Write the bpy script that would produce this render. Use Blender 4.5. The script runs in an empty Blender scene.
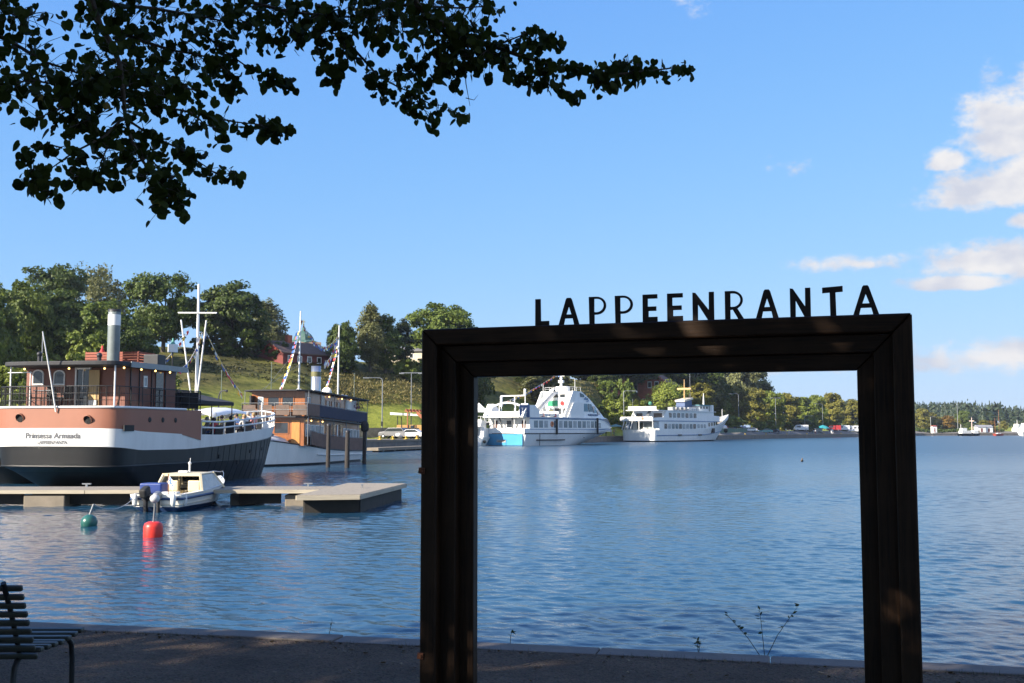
import bpy, bmesh, math, random
from math import sin, cos, tan, pi, radians, atan, atan2, sqrt
from mathutils import Vector, Matrix, noise as mnoise

S = bpy.context.scene
COL = S.collection

# ------------------------------------------------------------------ camera
F_PX, EYE = 1095.0, 2.5
TILT = atan(89.5 / F_PX)
cam_d = bpy.data.cameras.new("camera")
cam = bpy.data.objects.new("camera", cam_d)
COL.objects.link(cam)
cam.location = (0, 0, EYE)
cam.rotation_euler = (pi / 2 + TILT, 0, 0)
cam_d.sensor_width = 36.0
cam_d.lens = 36.0 * F_PX / 1024.0
cam_d.clip_start = 0.05
cam_d.clip_end = 20000
S.camera = cam

# ------------------------------------------------------------------ sky, sun, exposure
SUN_AZ, SUN_EL = radians(237.0), radians(27.5)
SUN_DIR = Vector((sin(SUN_AZ) * cos(SUN_EL), cos(SUN_AZ) * cos(SUN_EL), sin(SUN_EL)))
world = bpy.data.worlds.new("World")
S.world = world
world.use_nodes = True
wn = world.node_tree
wl = wn.links
bg = wn.nodes["Background"]
sky = wn.nodes.new("ShaderNodeTexSky")
sky.sky_type = 'NISHITA'
sky.sun_disc = False
sky.sun_elevation = SUN_EL
sky.sun_rotation = SUN_AZ
sky.air_density = 1.0
sky.dust_density = 0.15
sky.ozone_density = 3.0
sky.altitude = 0.0
bg.inputs[1].default_value = 0.103


def cloud_mask(links, nodes):
    """fair-weather cumulus and unseen banks added for ambient light, laid out by compass direction and height in the sky"""
    tc = nodes.new("ShaderNodeTexCoord")
    total = None
    nz = nodes.new("ShaderNodeTexNoise")
    nz.inputs["Scale"].default_value = 34.0
    nz.inputs["Detail"].default_value = 7.0
    nz.inputs["Roughness"].default_value = 0.62
    mp = nodes.new("ShaderNodeMapping")
    mp.inputs["Scale"].default_value = (1.0, 1.0, 1.5)
    links.new(tc.outputs["Generated"], mp.inputs[0])
    links.new(mp.outputs[0], nz.inputs["Vector"])
    # azimuth (deg right of north), elevation, half width, half height, strength
    banks = [(25.0, 14.2, 2.0, 1.9, 1.0), (24.3, 11.4, 3.0, 1.05, 1.0), (27.5, 15.2, 2.2, 1.9, 1.0), (27.0, 12.2, 2.6, 1.6, 1.0),
             (22.1, 13.0, 0.85, .5, .9), (24.8, 8.0, 3.3, 0.85, 1.0), (22.6, 7.1, 2.3, .42, 0.95), (27.5, 7.6, 3.0, .9, 1.0),
             (17.8, 8.3, 2.2, 0.42, .62), (25.6, 9.9, 0.8, .4, .85), (25.0, 3.4, 7.0, 0.75, 0.55), (14.5, 3.4, 4.0, 0.55, 0.33),
             (9.5, 21.6, 0.6, 1.1, .30), (14.6, 13.2, 0.8, .4, .28), (34.0, 17.0, 4.0, 2.0, 1.0), (36, 9.0, 4.0, 1.3, 1.0),
             (-38, 10.0, 4.0, 1.2, .9),
             (115, 26, 24, 12, 1.0), (168, 34, 22, 14, 1.0), (-150, 22, 20, 9, 1.0), (-95, 42, 20, 12, 1.0), (78, 38, 16, 9, 1.0), (-60, 30, 12, 6, 1.0), (140, 58, 40, 12, 1.0)]  # banks out of view, added to whiten the ambient light
    sep = nodes.new("ShaderNodeSeparateXYZ")
    links.new(tc.outputs["Generated"], sep.inputs[0])

    def m(op, a, b=None, c=None):
        n = nodes.new("ShaderNodeMath")
        n.operation = op
        for i, v in enumerate((a, b, c)):
            if v is None:
                continue
            if isinstance(v, (int, float)):
                n.inputs[i].default_value = v
            else:
                links.new(v, n.inputs[i])
        return n.outputs[0]
    az = m('MULTIPLY', m('ARCTAN2', sep.outputs[0], sep.outputs[1]), 180 / pi)
    el = m('MULTIPLY', m('ARCSINE', sep.outputs[2]), 180 / pi)
    for (a, e, w, h, st) in banks:
        dx = m('DIVIDE', m('SUBTRACT', az, a), w)
        dy = m('DIVIDE', m('SUBTRACT', el, e), h)
        # flat base: the lower half falls off faster
        low = m('LESS_THAN', dy, 0.0)
        dy = m('MULTIPLY', dy, m('MULTIPLY_ADD', low, 0.5, 1.0))
        r = m('SQRT', m('ADD', m('MULTIPLY', dx, dx), m('MULTIPLY', dy, dy)))
        v = m('MULTIPLY', m('SUBTRACT', 1.5, r), st)
        total = v if total is None else m('MAXIMUM', total, v)
    dens = m('ADD', total, m('MULTIPLY', m('SUBTRACT', nz.outputs[0], 0.5), 2.3))
    mr = nodes.new("ShaderNodeMapRange")
    mr.interpolation_type = 'SMOOTHSTEP'
    links.new(dens, mr.inputs[0])
    mr.inputs[1].default_value = -0.02
    mr.inputs[2].default_value = 0.72
    gate = m('GREATER_THAN', total, -0.6)
    return m('MULTIPLY', mr.outputs[0], gate), nz, mp, tc


mask, nz, mp, tcn = cloud_mask(wl, wn.nodes)
nz2 = wn.nodes.new("ShaderNodeTexNoise")
nz2.inputs["Scale"].default_value = 26.0
nz2.inputs["Detail"].default_value = 5.0
wl.new(mp.outputs[0], nz2.inputs["Vector"])
cr = wn.nodes.new("ShaderNodeValToRGB")
cr.color_ramp.elements[0].position = 0.35
cr.color_ramp.elements[0].color = (2.7, 2.85, 3.3, 1)
cr.color_ramp.elements[1].position = 0.62
cr.color_ramp.elements[1].color = (3.75, 3.7, 3.75, 1)
wl.new(nz2.outputs[0], cr.inputs[0])
mixc = wn.nodes.new("ShaderNodeMix")
mixc.data_type = 'RGBA'
wl.new(mask, mixc.inputs["Factor"])


def vmath(op, a, b):
    n = wn.nodes.new("ShaderNodeVectorMath"); n.operation = op
    for i, v in enumerate((a, b)):
        if isinstance(v, tuple): n.inputs[i].default_value = v
        else: wl.new(v, n.inputs[i])
    return n.outputs[0]


# soften the glare of the low sky the way the photograph's film response does
soft = vmath('ADD', sky.outputs[0], (5.33, 2.96, 0.67))
soft = vmath('DIVIDE', sky.outputs[0], soft)
soft = vmath('MULTIPLY', soft, (4.15, 4.42, 4.73))
wl.new(soft, mixc.inputs["A"])
wl.new(cr.outputs[0], mixc.inputs["B"])
wl.new(mixc.outputs["Result"], bg.inputs[0])

sun_d = bpy.data.lights.new("sun", 'SUN')
sun_d.energy = 5.0
sun_d.angle = radians(0.5)
sun_d.color = (1.0, 0.90, 0.76)
sun = bpy.data.objects.new("sun", sun_d)
COL.objects.link(sun)
sun.rotation_euler = SUN_DIR.to_track_quat('Z', 'Y').to_euler()
sun.location = SUN_DIR * 300

S.view_settings.view_transform = 'Standard'
S.view_settings.look = 'None'
S.view_settings.exposure = 1.22
S.view_settings.gamma = 1.0
S.render.engine = 'CYCLES'
S.cycles.max_bounces = 6
S.cycles.transparent_max_bounces = 6

# ------------------------------------------------------------------ helpers
rnd = random.Random(11)


class MB:
    """collects shapes and links them as one mesh object"""

    def __init__(s):
        s.v = []; s.f = []; s.m = []; s.sm = []

    def add(s, vs, fs, mi=0, smooth=False):
        o = len(s.v)
        s.v += [tuple(v) for v in vs]
        for f in fs:
            s.f.append(tuple(i + o for i in f)); s.m.append(mi); s.sm.append(smooth)
        return s

    def box(s, c, d, mi=0, rz=0.0, rx=0.0, ry=0.0):
        R = Matrix.Rotation(rz, 3, 'Z') @ Matrix.Rotation(ry, 3, 'Y') @ Matrix.Rotation(rx, 3, 'X')
        c = Vector(c)
        vs = [c + R @ Vector((sx * d[0] / 2, sy * d[1] / 2, sz * d[2] / 2)) for sz in (-1, 1) for sy in (-1, 1) for sx in (-1, 1)]
        return s.add(vs, [(0, 2, 3, 1), (4, 5, 7, 6), (0, 1, 5, 4), (2, 6, 7, 3), (0, 4, 6, 2), (1, 3, 7, 5)], mi)

    def box2(s, a, b, mi=0):
        return s.box([(a[i] + b[i]) / 2 for i in range(3)], [abs(b[i] - a[i]) for i in range(3)], mi)

    def bar(s, p, q, w, h, mi=0):
        p = Vector(p); q = Vector(q); d = (q - p)
        L = d.length
        d.normalize()
        up = Vector((0, 0, 1)) if abs(d.z) < 0.95 else Vector((0, 1, 0))
        sd = d.cross(up).normalized(); up = sd.cross(d)
        vs = [b + sd * (sx * w / 2) + up * (sz * h / 2) for b in (p, q) for (sx, sz) in ((-1, -1), (1, -1), (1, 1), (-1, 1))]
        return s.add(vs, [(3, 2, 1, 0), (4, 5, 6, 7), (0, 1, 5, 4), (1, 2, 6, 5), (2, 3, 7, 6), (3, 0, 4, 7)], mi)

    def tube(s, pts, r, n=6, mi=0, cap=True):
        pts = [Vector(p) for p in pts]
        rs = r if isinstance(r, (list, tuple)) else [r] * len(pts)
        vs = []; fs = []
        prev = None
        for i, p in enumerate(pts):
            d = (pts[min(i + 1, len(pts) - 1)] - pts[max(i - 1, 0)]).normalized()
            if prev is None:
                a = d.cross(Vector((0, 0, 1)) if abs(d.z) < 0.9 else Vector((1, 0, 0))).normalized()
            else:
                a = (prev - d * prev.dot(d)).normalized()
            prev = a
            b = d.cross(a)
            for k in range(n):
                t = 2 * pi * k / n
                vs.append(p + (a * cos(t) + b * sin(t)) * rs[i])
        for i in range(len(pts) - 1):
            for k in range(n):
                k2 = (k + 1) % n
                fs.append((i * n + k, i * n + k2, (i + 1) * n + k2, (i + 1) * n + k))
        o = len(s.v)
        s.add(vs, fs, mi, True)
        if cap:
            s.add(vs[:n], [tuple(range(n - 1, -1, -1))], mi)
            s.add(vs[-n:], [tuple(range(n))], mi)
        return s

    def lathe(s, c, prof, n=16, mi=0, axis='z', smooth=True):
        """prof: list of (radius, height)"""
        c = Vector(c); vs = []; fs = []
        for (r, h) in prof:
            for k in range(n):
                t = 2 * pi * k / n
                if axis == 'z': v = (r * cos(t), r * sin(t), h)
                elif axis == 'y': v = (r * cos(t), h, r * sin(t))
                else: v = (h, r * cos(t), r * sin(t))
                vs.append(c + Vector(v))
        for i in range(len(prof) - 1):
            for k in range(n):
                k2 = (k + 1) % n
                fs.append((i * n + k, i * n + k2, (i + 1) * n + k2, (i + 1) * n + k))
        s.add(vs, fs, mi, smooth)
        for i, rev in ((0, True), (len(prof) - 1, False)):
            if prof[i][0] > 1e-4:
                ring = vs[i * n:(i + 1) * n]
                s.add(ring, [tuple(range(n - 1, -1, -1)) if rev else tuple(range(n))], mi)
        return s

    def ball(s, c, r, n=10, mi=0, sc=(1, 1, 1)):
        c = Vector(c); vs = []; fs = []
        m = max(4, n // 2)
        for i in range(m + 1):
            a = -pi / 2 + pi * i / m
            for k in range(n):
                t = 2 * pi * k / n
                vs.append(c + Vector((r * sc[0] * cos(a) * cos(t), r * sc[1] * cos(a) * sin(t), r * sc[2] * sin(a))))
        for i in range(m):
            for k in range(n):
                k2 = (k + 1) % n
                fs.append((i * n + k, i * n + k2, (i + 1) * n + k2, (i + 1) * n + k))
        return s.add(vs, fs, mi, True)

    def prism(s, outline, axis, a, b, mi=0):
        """outline of 2-d points in the plane across `axis`, from a to b along it"""
        def put(p, t):
            return {'x': (t, p[0], p[1]), 'y': (p[0], t, p[1]), 'z': (p[0], p[1], t)}[axis]
        n = len(outline)
        vs = [put(p, a) for p in outline] + [put(p, b) for p in outline]
        fs = [tuple(range(n - 1, -1, -1)), tuple(range(n, 2 * n))] + [(i, (i + 1) % n, n + (i + 1) % n, n + i) for i in range(n)]
        return s.add(vs, fs, mi)

    def slab(s, pts, th, mi=0):
        """a polygon in space thickened along its normal"""
        P = [Vector(p) for p in pts]
        nrm = (P[1] - P[0]).cross(P[2] - P[0]).normalized() * th
        n = len(P)
        vs = P + [p + nrm for p in P]
        fs = [tuple(range(n - 1, -1, -1)), tuple(range(n, 2 * n))] + [(i, (i + 1) % n, n + (i + 1) % n, n + i) for i in range(n)]
        return s.add(vs, fs, mi)

    def build(s, name, mats, parent=None, bevel=0.0, seg=2, fix=True):
        me = bpy.data.meshes.new(name)
        me.from_pydata(s.v, [], s.f)
        if not isinstance(mats, (list, tuple)): mats = [mats]
        for m in mats: me.materials.append(m)
        me.polygons.foreach_set('material_index', s.m)
        me.polygons.foreach_set('use_smooth', s.sm)
        if fix:
            bm = bmesh.new(); bm.from_mesh(me)
            bmesh.ops.recalc_face_normals(bm, faces=bm.faces)
            bm.to_mesh(me); bm.free()
        me.update()
        o = bpy.data.objects.new(name, me)
        COL.objects.link(o)
        if parent is not None: o.parent = parent
        if bevel > 0:
            md = o.modifiers.new("bevel", 'BEVEL'); md.width = bevel; md.segments = seg; md.limit_method = 'ANGLE'
        return o


def tag(o, label=None, cat=None, group=None, kind=None):
    if label: o['label'] = label
    if cat: o['category'] = cat
    if group: o['group'] = group
    if kind: o['kind'] = kind
    return o


def thing(name, label, cat, loc=(0, 0, 0), rz=0.0, group=None):
    o = bpy.data.objects.new(name, None)
    o.empty_display_size = 0.3
    COL.objects.link(o)
    o.location = loc
    o.rotation_euler = (0, 0, rz)
    return tag(o, label, cat, group)


KIDS = {}


def copy_tree(o, parent=None):
    c = o.copy(); COL.objects.link(c)
    if parent is not None:
        c.parent = parent
        c.matrix_parent_inverse = o.matrix_parent_inverse.copy()
    for ch in list(o.children): copy_tree(ch, c)
    return c


def dup(o, loc, rz=0.0, label=None, scale=None, group=None):
    c = copy_tree(o)
    c.location = loc
    c.rotation_euler = (0, 0, rz)
    if label: c['label'] = label
    if group: c['group'] = group
    if scale is not None: c.scale = (scale,) * 3 if isinstance(scale, (int, float)) else scale
    return c


def at(px, py, Y):
    """the point of the world seen at a pixel of the photograph, Y metres out"""
    x = (px - 512) / F_PX; y = -(py - 341.5) / F_PX
    d = Vector((x, cos(TILT) - y * sin(TILT), sin(TILT) + y * cos(TILT)))
    return Vector((0, 0, EYE)) + d * (Y / d.y)


# ------------------------------------------------------------------ materials
def nodes_of(m):
    m.use_nodes = True
    return m.node_tree.nodes, m.node_tree.links, m.node_tree.nodes["Principled BSDF"]


def mat(name, col, rough=0.6, metal=0.0, var=0.12, scale=3.0, bump=0.0, bscale=20.0, dirt=None, stretch=(1, 1, 1), spec=0.5, objvar=0.0, coat=0.0):
    m = bpy.data.materials.new(name)
    N, L, P = nodes_of(m)
    P.inputs["Roughness"].default_value = rough
    P.inputs["Metallic"].default_value = metal
    P.inputs["Specular IOR Level"].default_value = spec
    if coat: P.inputs["Coat Weight"].default_value = coat
    tc = N.new("ShaderNodeTexCoord")
    mp = N.new("ShaderNodeMapping"); mp.inputs["Scale"].default_value = stretch
    L.new(tc.outputs["Object"], mp.inputs[0])
    nz = N.new("ShaderNodeTexNoise"); nz.inputs["Scale"].default_value = scale; nz.inputs["Detail"].default_value = 6
    nz.inputs["Roughness"].default_value = 0.6
    L.new(mp.outputs[0], nz.inputs["Vector"])
    cr = N.new("ShaderNodeValToRGB")
    e = cr.color_ramp.elements
    e[0].position = 0.3; e[1].position = 0.7
    e[0].color = (*[c * (1 - var) for c in col], 1); e[1].color = (*[min(1, c * (1 + var)) for c in col], 1)
    L.new(nz.outputs[0], cr.inputs[0])
    out = cr.outputs[0]
    if dirt:
        n2 = N.new("ShaderNodeTexNoise"); n2.inputs["Scale"].default_value = scale * 0.45; n2.inputs["Detail"].default_value = 8
        n2.inputs["Roughness"].default_value = 0.7
        L.new(mp.outputs[0], n2.inputs["Vector"])
        r2 = N.new("ShaderNodeMapRange"); r2.inputs[1].default_value = 0.55; r2.inputs[2].default_value = 0.75; r2.inputs[4].default_value = dirt[1]
        L.new(n2.outputs[0], r2.inputs[0])
        mx = N.new("ShaderNodeMix"); mx.data_type = 'RGBA'
        L.new(r2.outputs[0], mx.inputs["Factor"]); L.new(out, mx.inputs["A"]); mx.inputs["B"].default_value = (*dirt[0], 1)
        out = mx.outputs["Result"]
    if objvar:
        oi = N.new("ShaderNodeObjectInfo")
        hs = N.new("ShaderNodeHueSaturation")
        mr = N.new("ShaderNodeMapRange"); mr.inputs[3].default_value = 1 - objvar; mr.inputs[4].default_value = 1 + objvar
        L.new(oi.outputs["Random"], mr.inputs[0]); L.new(mr.outputs[0], hs.inputs["Value"]); L.new(out, hs.inputs["Color"])
        out = hs.outputs[0]
    L.new(out, P.inputs["Base Color"])
    if bump:
        nb = N.new("ShaderNodeTexNoise"); nb.inputs["Scale"].default_value = bscale; nb.inputs["Detail"].default_value = 5
        L.new(mp.outputs[0], nb.inputs["Vector"])
        b = N.new("ShaderNodeBump"); b.inputs["Strength"].default_value = bump; b.inputs["Distance"].default_value = 0.02
        L.new(nb.outputs[0], b.inputs["Height"]); L.new(b.outputs[0], P.inputs["Normal"])
    return m


def lamp_mat(name, col, st):
    m = bpy.data.materials.new(name)
    N, L, P = nodes_of(m)
    P.inputs["Base Color"].default_value = (*col, 1)
    P.inputs["Emission Color"].default_value = (*col, 1)
    P.inputs["Emission Strength"].default_value = st
    return m


def leaf_mat(name, c0, c1, trans=0.3, objvar=0.18, spec=0.3):
    m = bpy.data.materials.new(name)
    N, L, P = nodes_of(m)
    P.inputs["Roughness"].default_value = 0.55
    P.inputs["Specular IOR Level"].default_value = spec
    geo = N.new("ShaderNodeNewGeometry")
    cr = N.new("ShaderNodeValToRGB")
    cr.color_ramp.elements[0].color = (*c0, 1); cr.color_ramp.elements[1].color = (*c1, 1)
    L.new(geo.outputs["Random Per Island"], cr.inputs[0])
    oi = N.new("ShaderNodeObjectInfo")
    hs = N.new("ShaderNodeHueSaturation")
    mr = N.new("ShaderNodeMapRange"); mr.inputs[3].default_value = 1 - objvar; mr.inputs[4].default_value = 1 + objvar
    L.new(oi.outputs["Random"], mr.inputs[0]); L.new(mr.outputs[0], hs.inputs["Value"]); L.new(cr.outputs[0], hs.inputs["Color"])
    L.new(hs.outputs[0], P.inputs["Base Color"])
    tr = N.new("ShaderNodeBsdfTranslucent"); L.new(hs.outputs[0], tr.inputs[0])
    mx = N.new("ShaderNodeMixShader"); mx.inputs[0].default_value = trans
    L.new(P.outputs[0], mx.inputs[1]); L.new(tr.outputs[0], mx.inputs[2])
    L.new(mx.outputs[0], N["Material Output"].inputs[0])
    return m


WHITE = mat("white_paint", (0.78, 0.78, 0.76), 0.35, var=0.05, scale=1.2, dirt=((0.55, 0.52, 0.47), 0.35), stretch=(1, 1, 0.35))
WHITE2 = mat("weathered_white_paint", (0.74, 0.74, 0.71), 0.45, var=0.08, scale=0.9, dirt=((0.42, 0.37, 0.31), 0.5), stretch=(1, 1, 0.3))
BLACKP = mat("black_hull_paint", (0.008, 0.0083, 0.009), 0.42, var=0.4, scale=0.9, dirt=((0.085, 0.082, 0.08), 0.6), stretch=(1, 1, 0.12), bump=0.15, bscale=2, spec=0.45)
BROWNP = mat("brown_red_paint", (0.29, 0.115, 0.068), 0.5, var=0.08, scale=0.8, dirt=((0.3, 0.12, 0.07), 0.5), bump=0.05, bscale=3)
CABINP = mat("red_brown_cabin_paint", (0.19, 0.065, 0.04), 0.5, var=0.12, scale=1.5)
DARKROOF = mat("tarred_roof_felt", (0.022, 0.023, 0.027), 0.7, var=0.25, scale=2)
GREYMET = mat("grey_metal", (0.25, 0.26, 0.27), 0.45, 0.6, var=0.1)
STEEL = mat("bright_steel", (0.55, 0.56, 0.57), 0.3, 0.9, var=0.06, scale=2)
DARKMET = mat("dark_metal", (0.035, 0.036, 0.04), 0.5, 0.4, var=0.2)
GLASS = mat("dark_window_glass", (0.03, 0.036, 0.042), 0.08, var=0.3, scale=2.5, spec=0.8)
BLUEGLASS = mat("blue_tinted_glass", (0.07, 0.14, 0.18), 0.08, var=0.3, scale=0.8, spec=0.8)
CURTAIN = mat("curtained_glass", (0.30, 0.34, 0.36), 0.2, var=0.35, scale=1.5, spec=0.7)
VARNISH = mat("varnished_wood", (0.30, 0.105, 0.032), 0.35, var=0.22, scale=2.0, stretch=(6, 6, 0.6), coat=0.4)
SLATRED = mat("red_stained_slats", (0.26, 0.06, 0.03), 0.6, var=0.15)
DECKW = mat("grey_deck_boards", (0.27, 0.235, 0.185), 0.8, var=0.16, scale=4, stretch=(4, 0.7, 1), bump=0.2, bscale=30, dirt=((0.2, 0.18, 0.15), 0.5))
CONC = mat("pale_concrete", (0.22, 0.185, 0.14), 0.85, var=0.15, scale=2, dirt=((0.16, 0.13, 0.09), 0.6), bump=0.3, bscale=15)
RUST = mat("rusty_iron", (0.13, 0.045, 0.02), 0.85, var=0.4, scale=60, bump=0.4, bscale=120)
NET = mat("dark_rail_netting", (0.05, 0.052, 0.06), 0.8, var=0.3, scale=6)
BROWNNET = mat("brown_rail_cloth", (0.17, 0.105, 0.08), 0.85, var=0.15, scale=2)
BLUECLOTH = mat("dark_blue_rail_cloth", (0.035, 0.04, 0.07), 0.85, var=0.15, scale=2)
BULB = lamp_mat("warm_bulb", (1.0, 0.62, 0.2), 2.2)
RED = mat("red_buoy_plastic", (0.62, 0.035, 0.025), 0.4, var=0.12, scale=6, dirt=((0.35, 0.06, 0.04), 0.4))
BLUEP = mat("bright_blue_paint", (0.05, 0.28, 0.48), 0.4, var=0.08, scale=0.6, dirt=((0.09, 0.37, 0.52), 0.5))
NAVY = mat("navy_paint", (0.025, 0.06, 0.16), 0.45, var=0.12)
TRIMBLUE = mat("steel_blue_trim", (0.10, 0.18, 0.34), 0.45, var=0.1)
GREENP = mat("green_sign_paint", (0.02, 0.28, 0.14), 0.5, var=0.06)
ORANGEP = mat("orange_mast_paint", (0.48, 0.31, 0.13), 0.5, var=0.1)
CREAM = mat("cream_gelcoat", (0.70, 0.60, 0.40), 0.3, var=0.06)
GELW = mat("white_gelcoat", (0.76, 0.75, 0.70), 0.25, var=0.05, scale=2, dirt=((0.6, 0.55, 0.42), 0.4))
TARPB = mat("blue_tarpaulin", (0.012, 0.04, 0.20), 0.5, var=0.15, scale=6, bump=0.3, bscale=14)
RUBBER = mat("black_rubber", (0.02, 0.02, 0.02), 0.75, var=0.2)
YELLOW = mat("yellow_paint", (0.5, 0.33, 0.04), 0.5)
ROPE = mat("pale_rope", (0.35, 0.36, 0.36), 0.8, var=0.2, scale=40)
FLAGS = [mat("flag_red", (0.55, 0.04, 0.04), 0.7), mat("flag_white", (0.75, 0.75, 0.72), 0.7), mat("flag_blue", (0.05, 0.14, 0.45), 0.7), mat("flag_yellow", (0.75, 0.5, 0.06), 0.7)]
BARK = mat("bark", (0.075, 0.06, 0.045), 0.9, var=0.35, scale=6, stretch=(3, 3, 0.6), bump=0.6, bscale=12)
SKIN = mat("skin", (0.48, 0.28, 0.19), 0.6, var=0.06)
TYRE = RUBBER
WOODPOST = mat("weathered_post", (0.035, 0.029, 0.026), 0.85, var=0.3, scale=3, stretch=(4, 4, .5))

# ================================================================== THE SETTING
# ------------------------------------------------------------------ water
def water_mat():
    m = bpy.data.materials.new("lake_water")
    N, L, P = nodes_of(m)
    P.inputs["Base Color"].default_value = (0.013, 0.050, 0.094, 1)
    sp = N.new("ShaderNodeSeparateXYZ"); gp = N.new("ShaderNodeNewGeometry"); L.new(gp.outputs["Position"], sp.inputs[0])
    rr = N.new("ShaderNodeMapRange"); rr.inputs[1].default_value = 25; rr.inputs[2].default_value = 150; rr.inputs[3].default_value = 0.13; rr.inputs[4].default_value = 0.30
    L.new(sp.outputs[1], rr.inputs[0]); L.new(rr.outputs[0], P.inputs["Roughness"])
    P.inputs["IOR"].default_value = 1.33
    tc = N.new("ShaderNodeTexCoord")
    rr.interpolation_type = 'SMOOTHSTEP'

    def wave(sc, stretch, detail, rz=0.0, dist=0.0):
        mp = N.new("ShaderNodeMapping"); mp.inputs["Scale"].default_value = stretch; mp.inputs["Rotation"].default_value = (0, 0, rz)
        L.new(tc.outputs["Object"], mp.inputs[0])
        n = N.new("ShaderNodeTexNoise"); n.inputs["Scale"].default_value = sc; n.inputs["Detail"].default_value = detail
        n.inputs["Roughness"].default_value = 0.55; n.inputs["Distortion"].default_value = dist
        L.new(mp.outputs[0], n.inputs["Vector"])
        return n.outputs[0]

    def mul(a, k):
        n = N.new("ShaderNodeMath"); n.operation = 'MULTIPLY'; L.new(a, n.inputs[0])
        if isinstance(k, (int, float)): n.inputs[1].default_value = k
        else: L.new(k, n.inputs[1])
        return n.outputs[0]

    def addn(a, b):
        n = N.new("ShaderNodeMath"); n.operation = 'ADD'; L.new(a, n.inputs[0]); L.new(b, n.inputs[1]); return n.outputs[0]
    # gusts: patches of smoother and rougher water
    gust = wave(0.045, (0.6, 1.6, 1), 4, 0.2)
    gr = N.new("ShaderNodeMapRange"); gr.inputs[1].default_value = 0.35; gr.inputs[2].default_value = 0.68
    gr.inputs[3].default_value = 0.5; gr.inputs[4].default_value = 1.25
    L.new(gust, gr.inputs[0])
    h = addn(mul(wave(3.4, (0.9, 1.1, 1), 2, -0.3, 0.3), 0.012), mul(wave(9.0, (0.9, 1.15, 1), 2, 0.15, 0.2), 0.0065))
    h = mul(h, gr.outputs[0])
    b = N.new("ShaderNodeBump"); b.inputs["Strength"].default_value = 1.0; b.inputs["Distance"].default_value = 1.0
    L.new(h, b.inputs["Height"]); L.new(b.outputs[0], P.inputs["Normal"])
    return m


WATER = water_mat()


def build_water():
    """the lake as one sheet: real wavelets inside the harbour basin, calmer geometry farther out"""
    import numpy as np
    rg = np.random.default_rng(5)
    d = [3.0, 5.0]
    while d[-1] < 165:
        y = d[-1]
        d.append(y + (0.042 if y < 18 else 0.042 + (y - 18) * 0.0016 if y < 60 else 0.109 + (y - 60) * .004))
    near = len(d)
    while d[-1] < 9000: d.append(d[-1] * 1.25)
    px = np.concatenate([[-9000, -5000, -3000, -1800, -1100], np.arange(-700, -60, 5.0), np.arange(-60, 1085, 1.35), np.arange(1085, 1700, 5.0), [2100, 2800, 4000, 6000, 10000]])
    Y = np.array(d)[:, None] * np.ones((1, len(px)))
    X = (px[None, :] - 512) / F_PX * Y
    Z = np.zeros_like(X)
    step = np.gradient(np.array(d))[:, None]
    n = 72
    lam = np.exp(rg.uniform(np.log(.13), np.log(0.85), n))
    th = np.radians(rg.normal(72, 36, n))
    ph = rg.uniform(0, 6.28, n)
    sig = 0.088
    # gusts: slow patches of livelier and calmer water
    gust = np.zeros_like(X)
    for _ in range(9):
        k = 2 * np.pi / rg.uniform(14, 60); a = rg.uniform(0, 6.28)
        gust += np.sin(k * (np.cos(a) * X + 1.6 * np.sin(a) * Y) + rg.uniform(0, 6.28))
    gust = np.clip(1.0 + .16 * gust, .45, 1.55)
    for l, t, p in zip(lam, th, ph):
        k = 2 * np.pi / l
        amp = sig * np.sqrt(2 / n) / k
        att = np.clip((l / step - 2.6) / 2.5, 0, 1) * np.clip((165 - Y) / 60, 0, 1)
        arg = k * (np.cos(t) * X + np.sin(t) * Y) + p + .5 * np.sin(.37 * X * np.cos(t * 3) + .29 * Y + p * 3)
        Z += amp * att * gust * (np.sin(arg) + .18 * np.cos(2 * arg))
    R, C_ = X.shape
    co = np.stack([X, Y, Z], -1).reshape(-1, 3).astype(np.float32)
    i = np.arange(R - 1)[:, None] * C_ + np.arange(C_ - 1)[None, :]
    q = np.stack([i, i + 1, i + C_ + 1, i + C_], -1).reshape(-1).astype(np.int32)
    me = bpy.data.meshes.new("water")
    me.vertices.add(len(co)); me.vertices.foreach_set('co', co.ravel())
    nf = len(q) // 4
    me.loops.add(len(q)); me.loops.foreach_set('vertex_index', q)
    me.polygons.add(nf); me.polygons.foreach_set('loop_start', np.arange(nf, dtype=np.int32) * 4); me.polygons.foreach_set('loop_total', np.full(nf, 4, np.int32))
    me.polygons.foreach_set('use_smooth', np.ones(nf, bool))
    me.materials.append(WATER)
    me.update(calc_edges=True); me.validate()
    o = bpy.data.objects.new("water", me); COL.objects.link(o)
    return o


tag(build_water(), kind='structure')

# ------------------------------------------------------------------ the near shore: gravel path and stone kerb
KA, KB = Vector((-3.48, 8.975, 0)), Vector((3.36, 7.344, 0))
KD = (KB - KA).normalized()
KN = Vector((-KD.y, KD.x, 0))          # towards the water
GROUND_Z = 0.93


def kerb_pt(s, off=0.0, z=0.0):
    """s metres along the kerb from its point nearest the bench, with the slight curve of the shore"""
    c = 0.0018 * (s - 3) ** 2
    p = KA + KD * s + KN * (off - c)
    return Vector((p.x, p.y, z))


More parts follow.
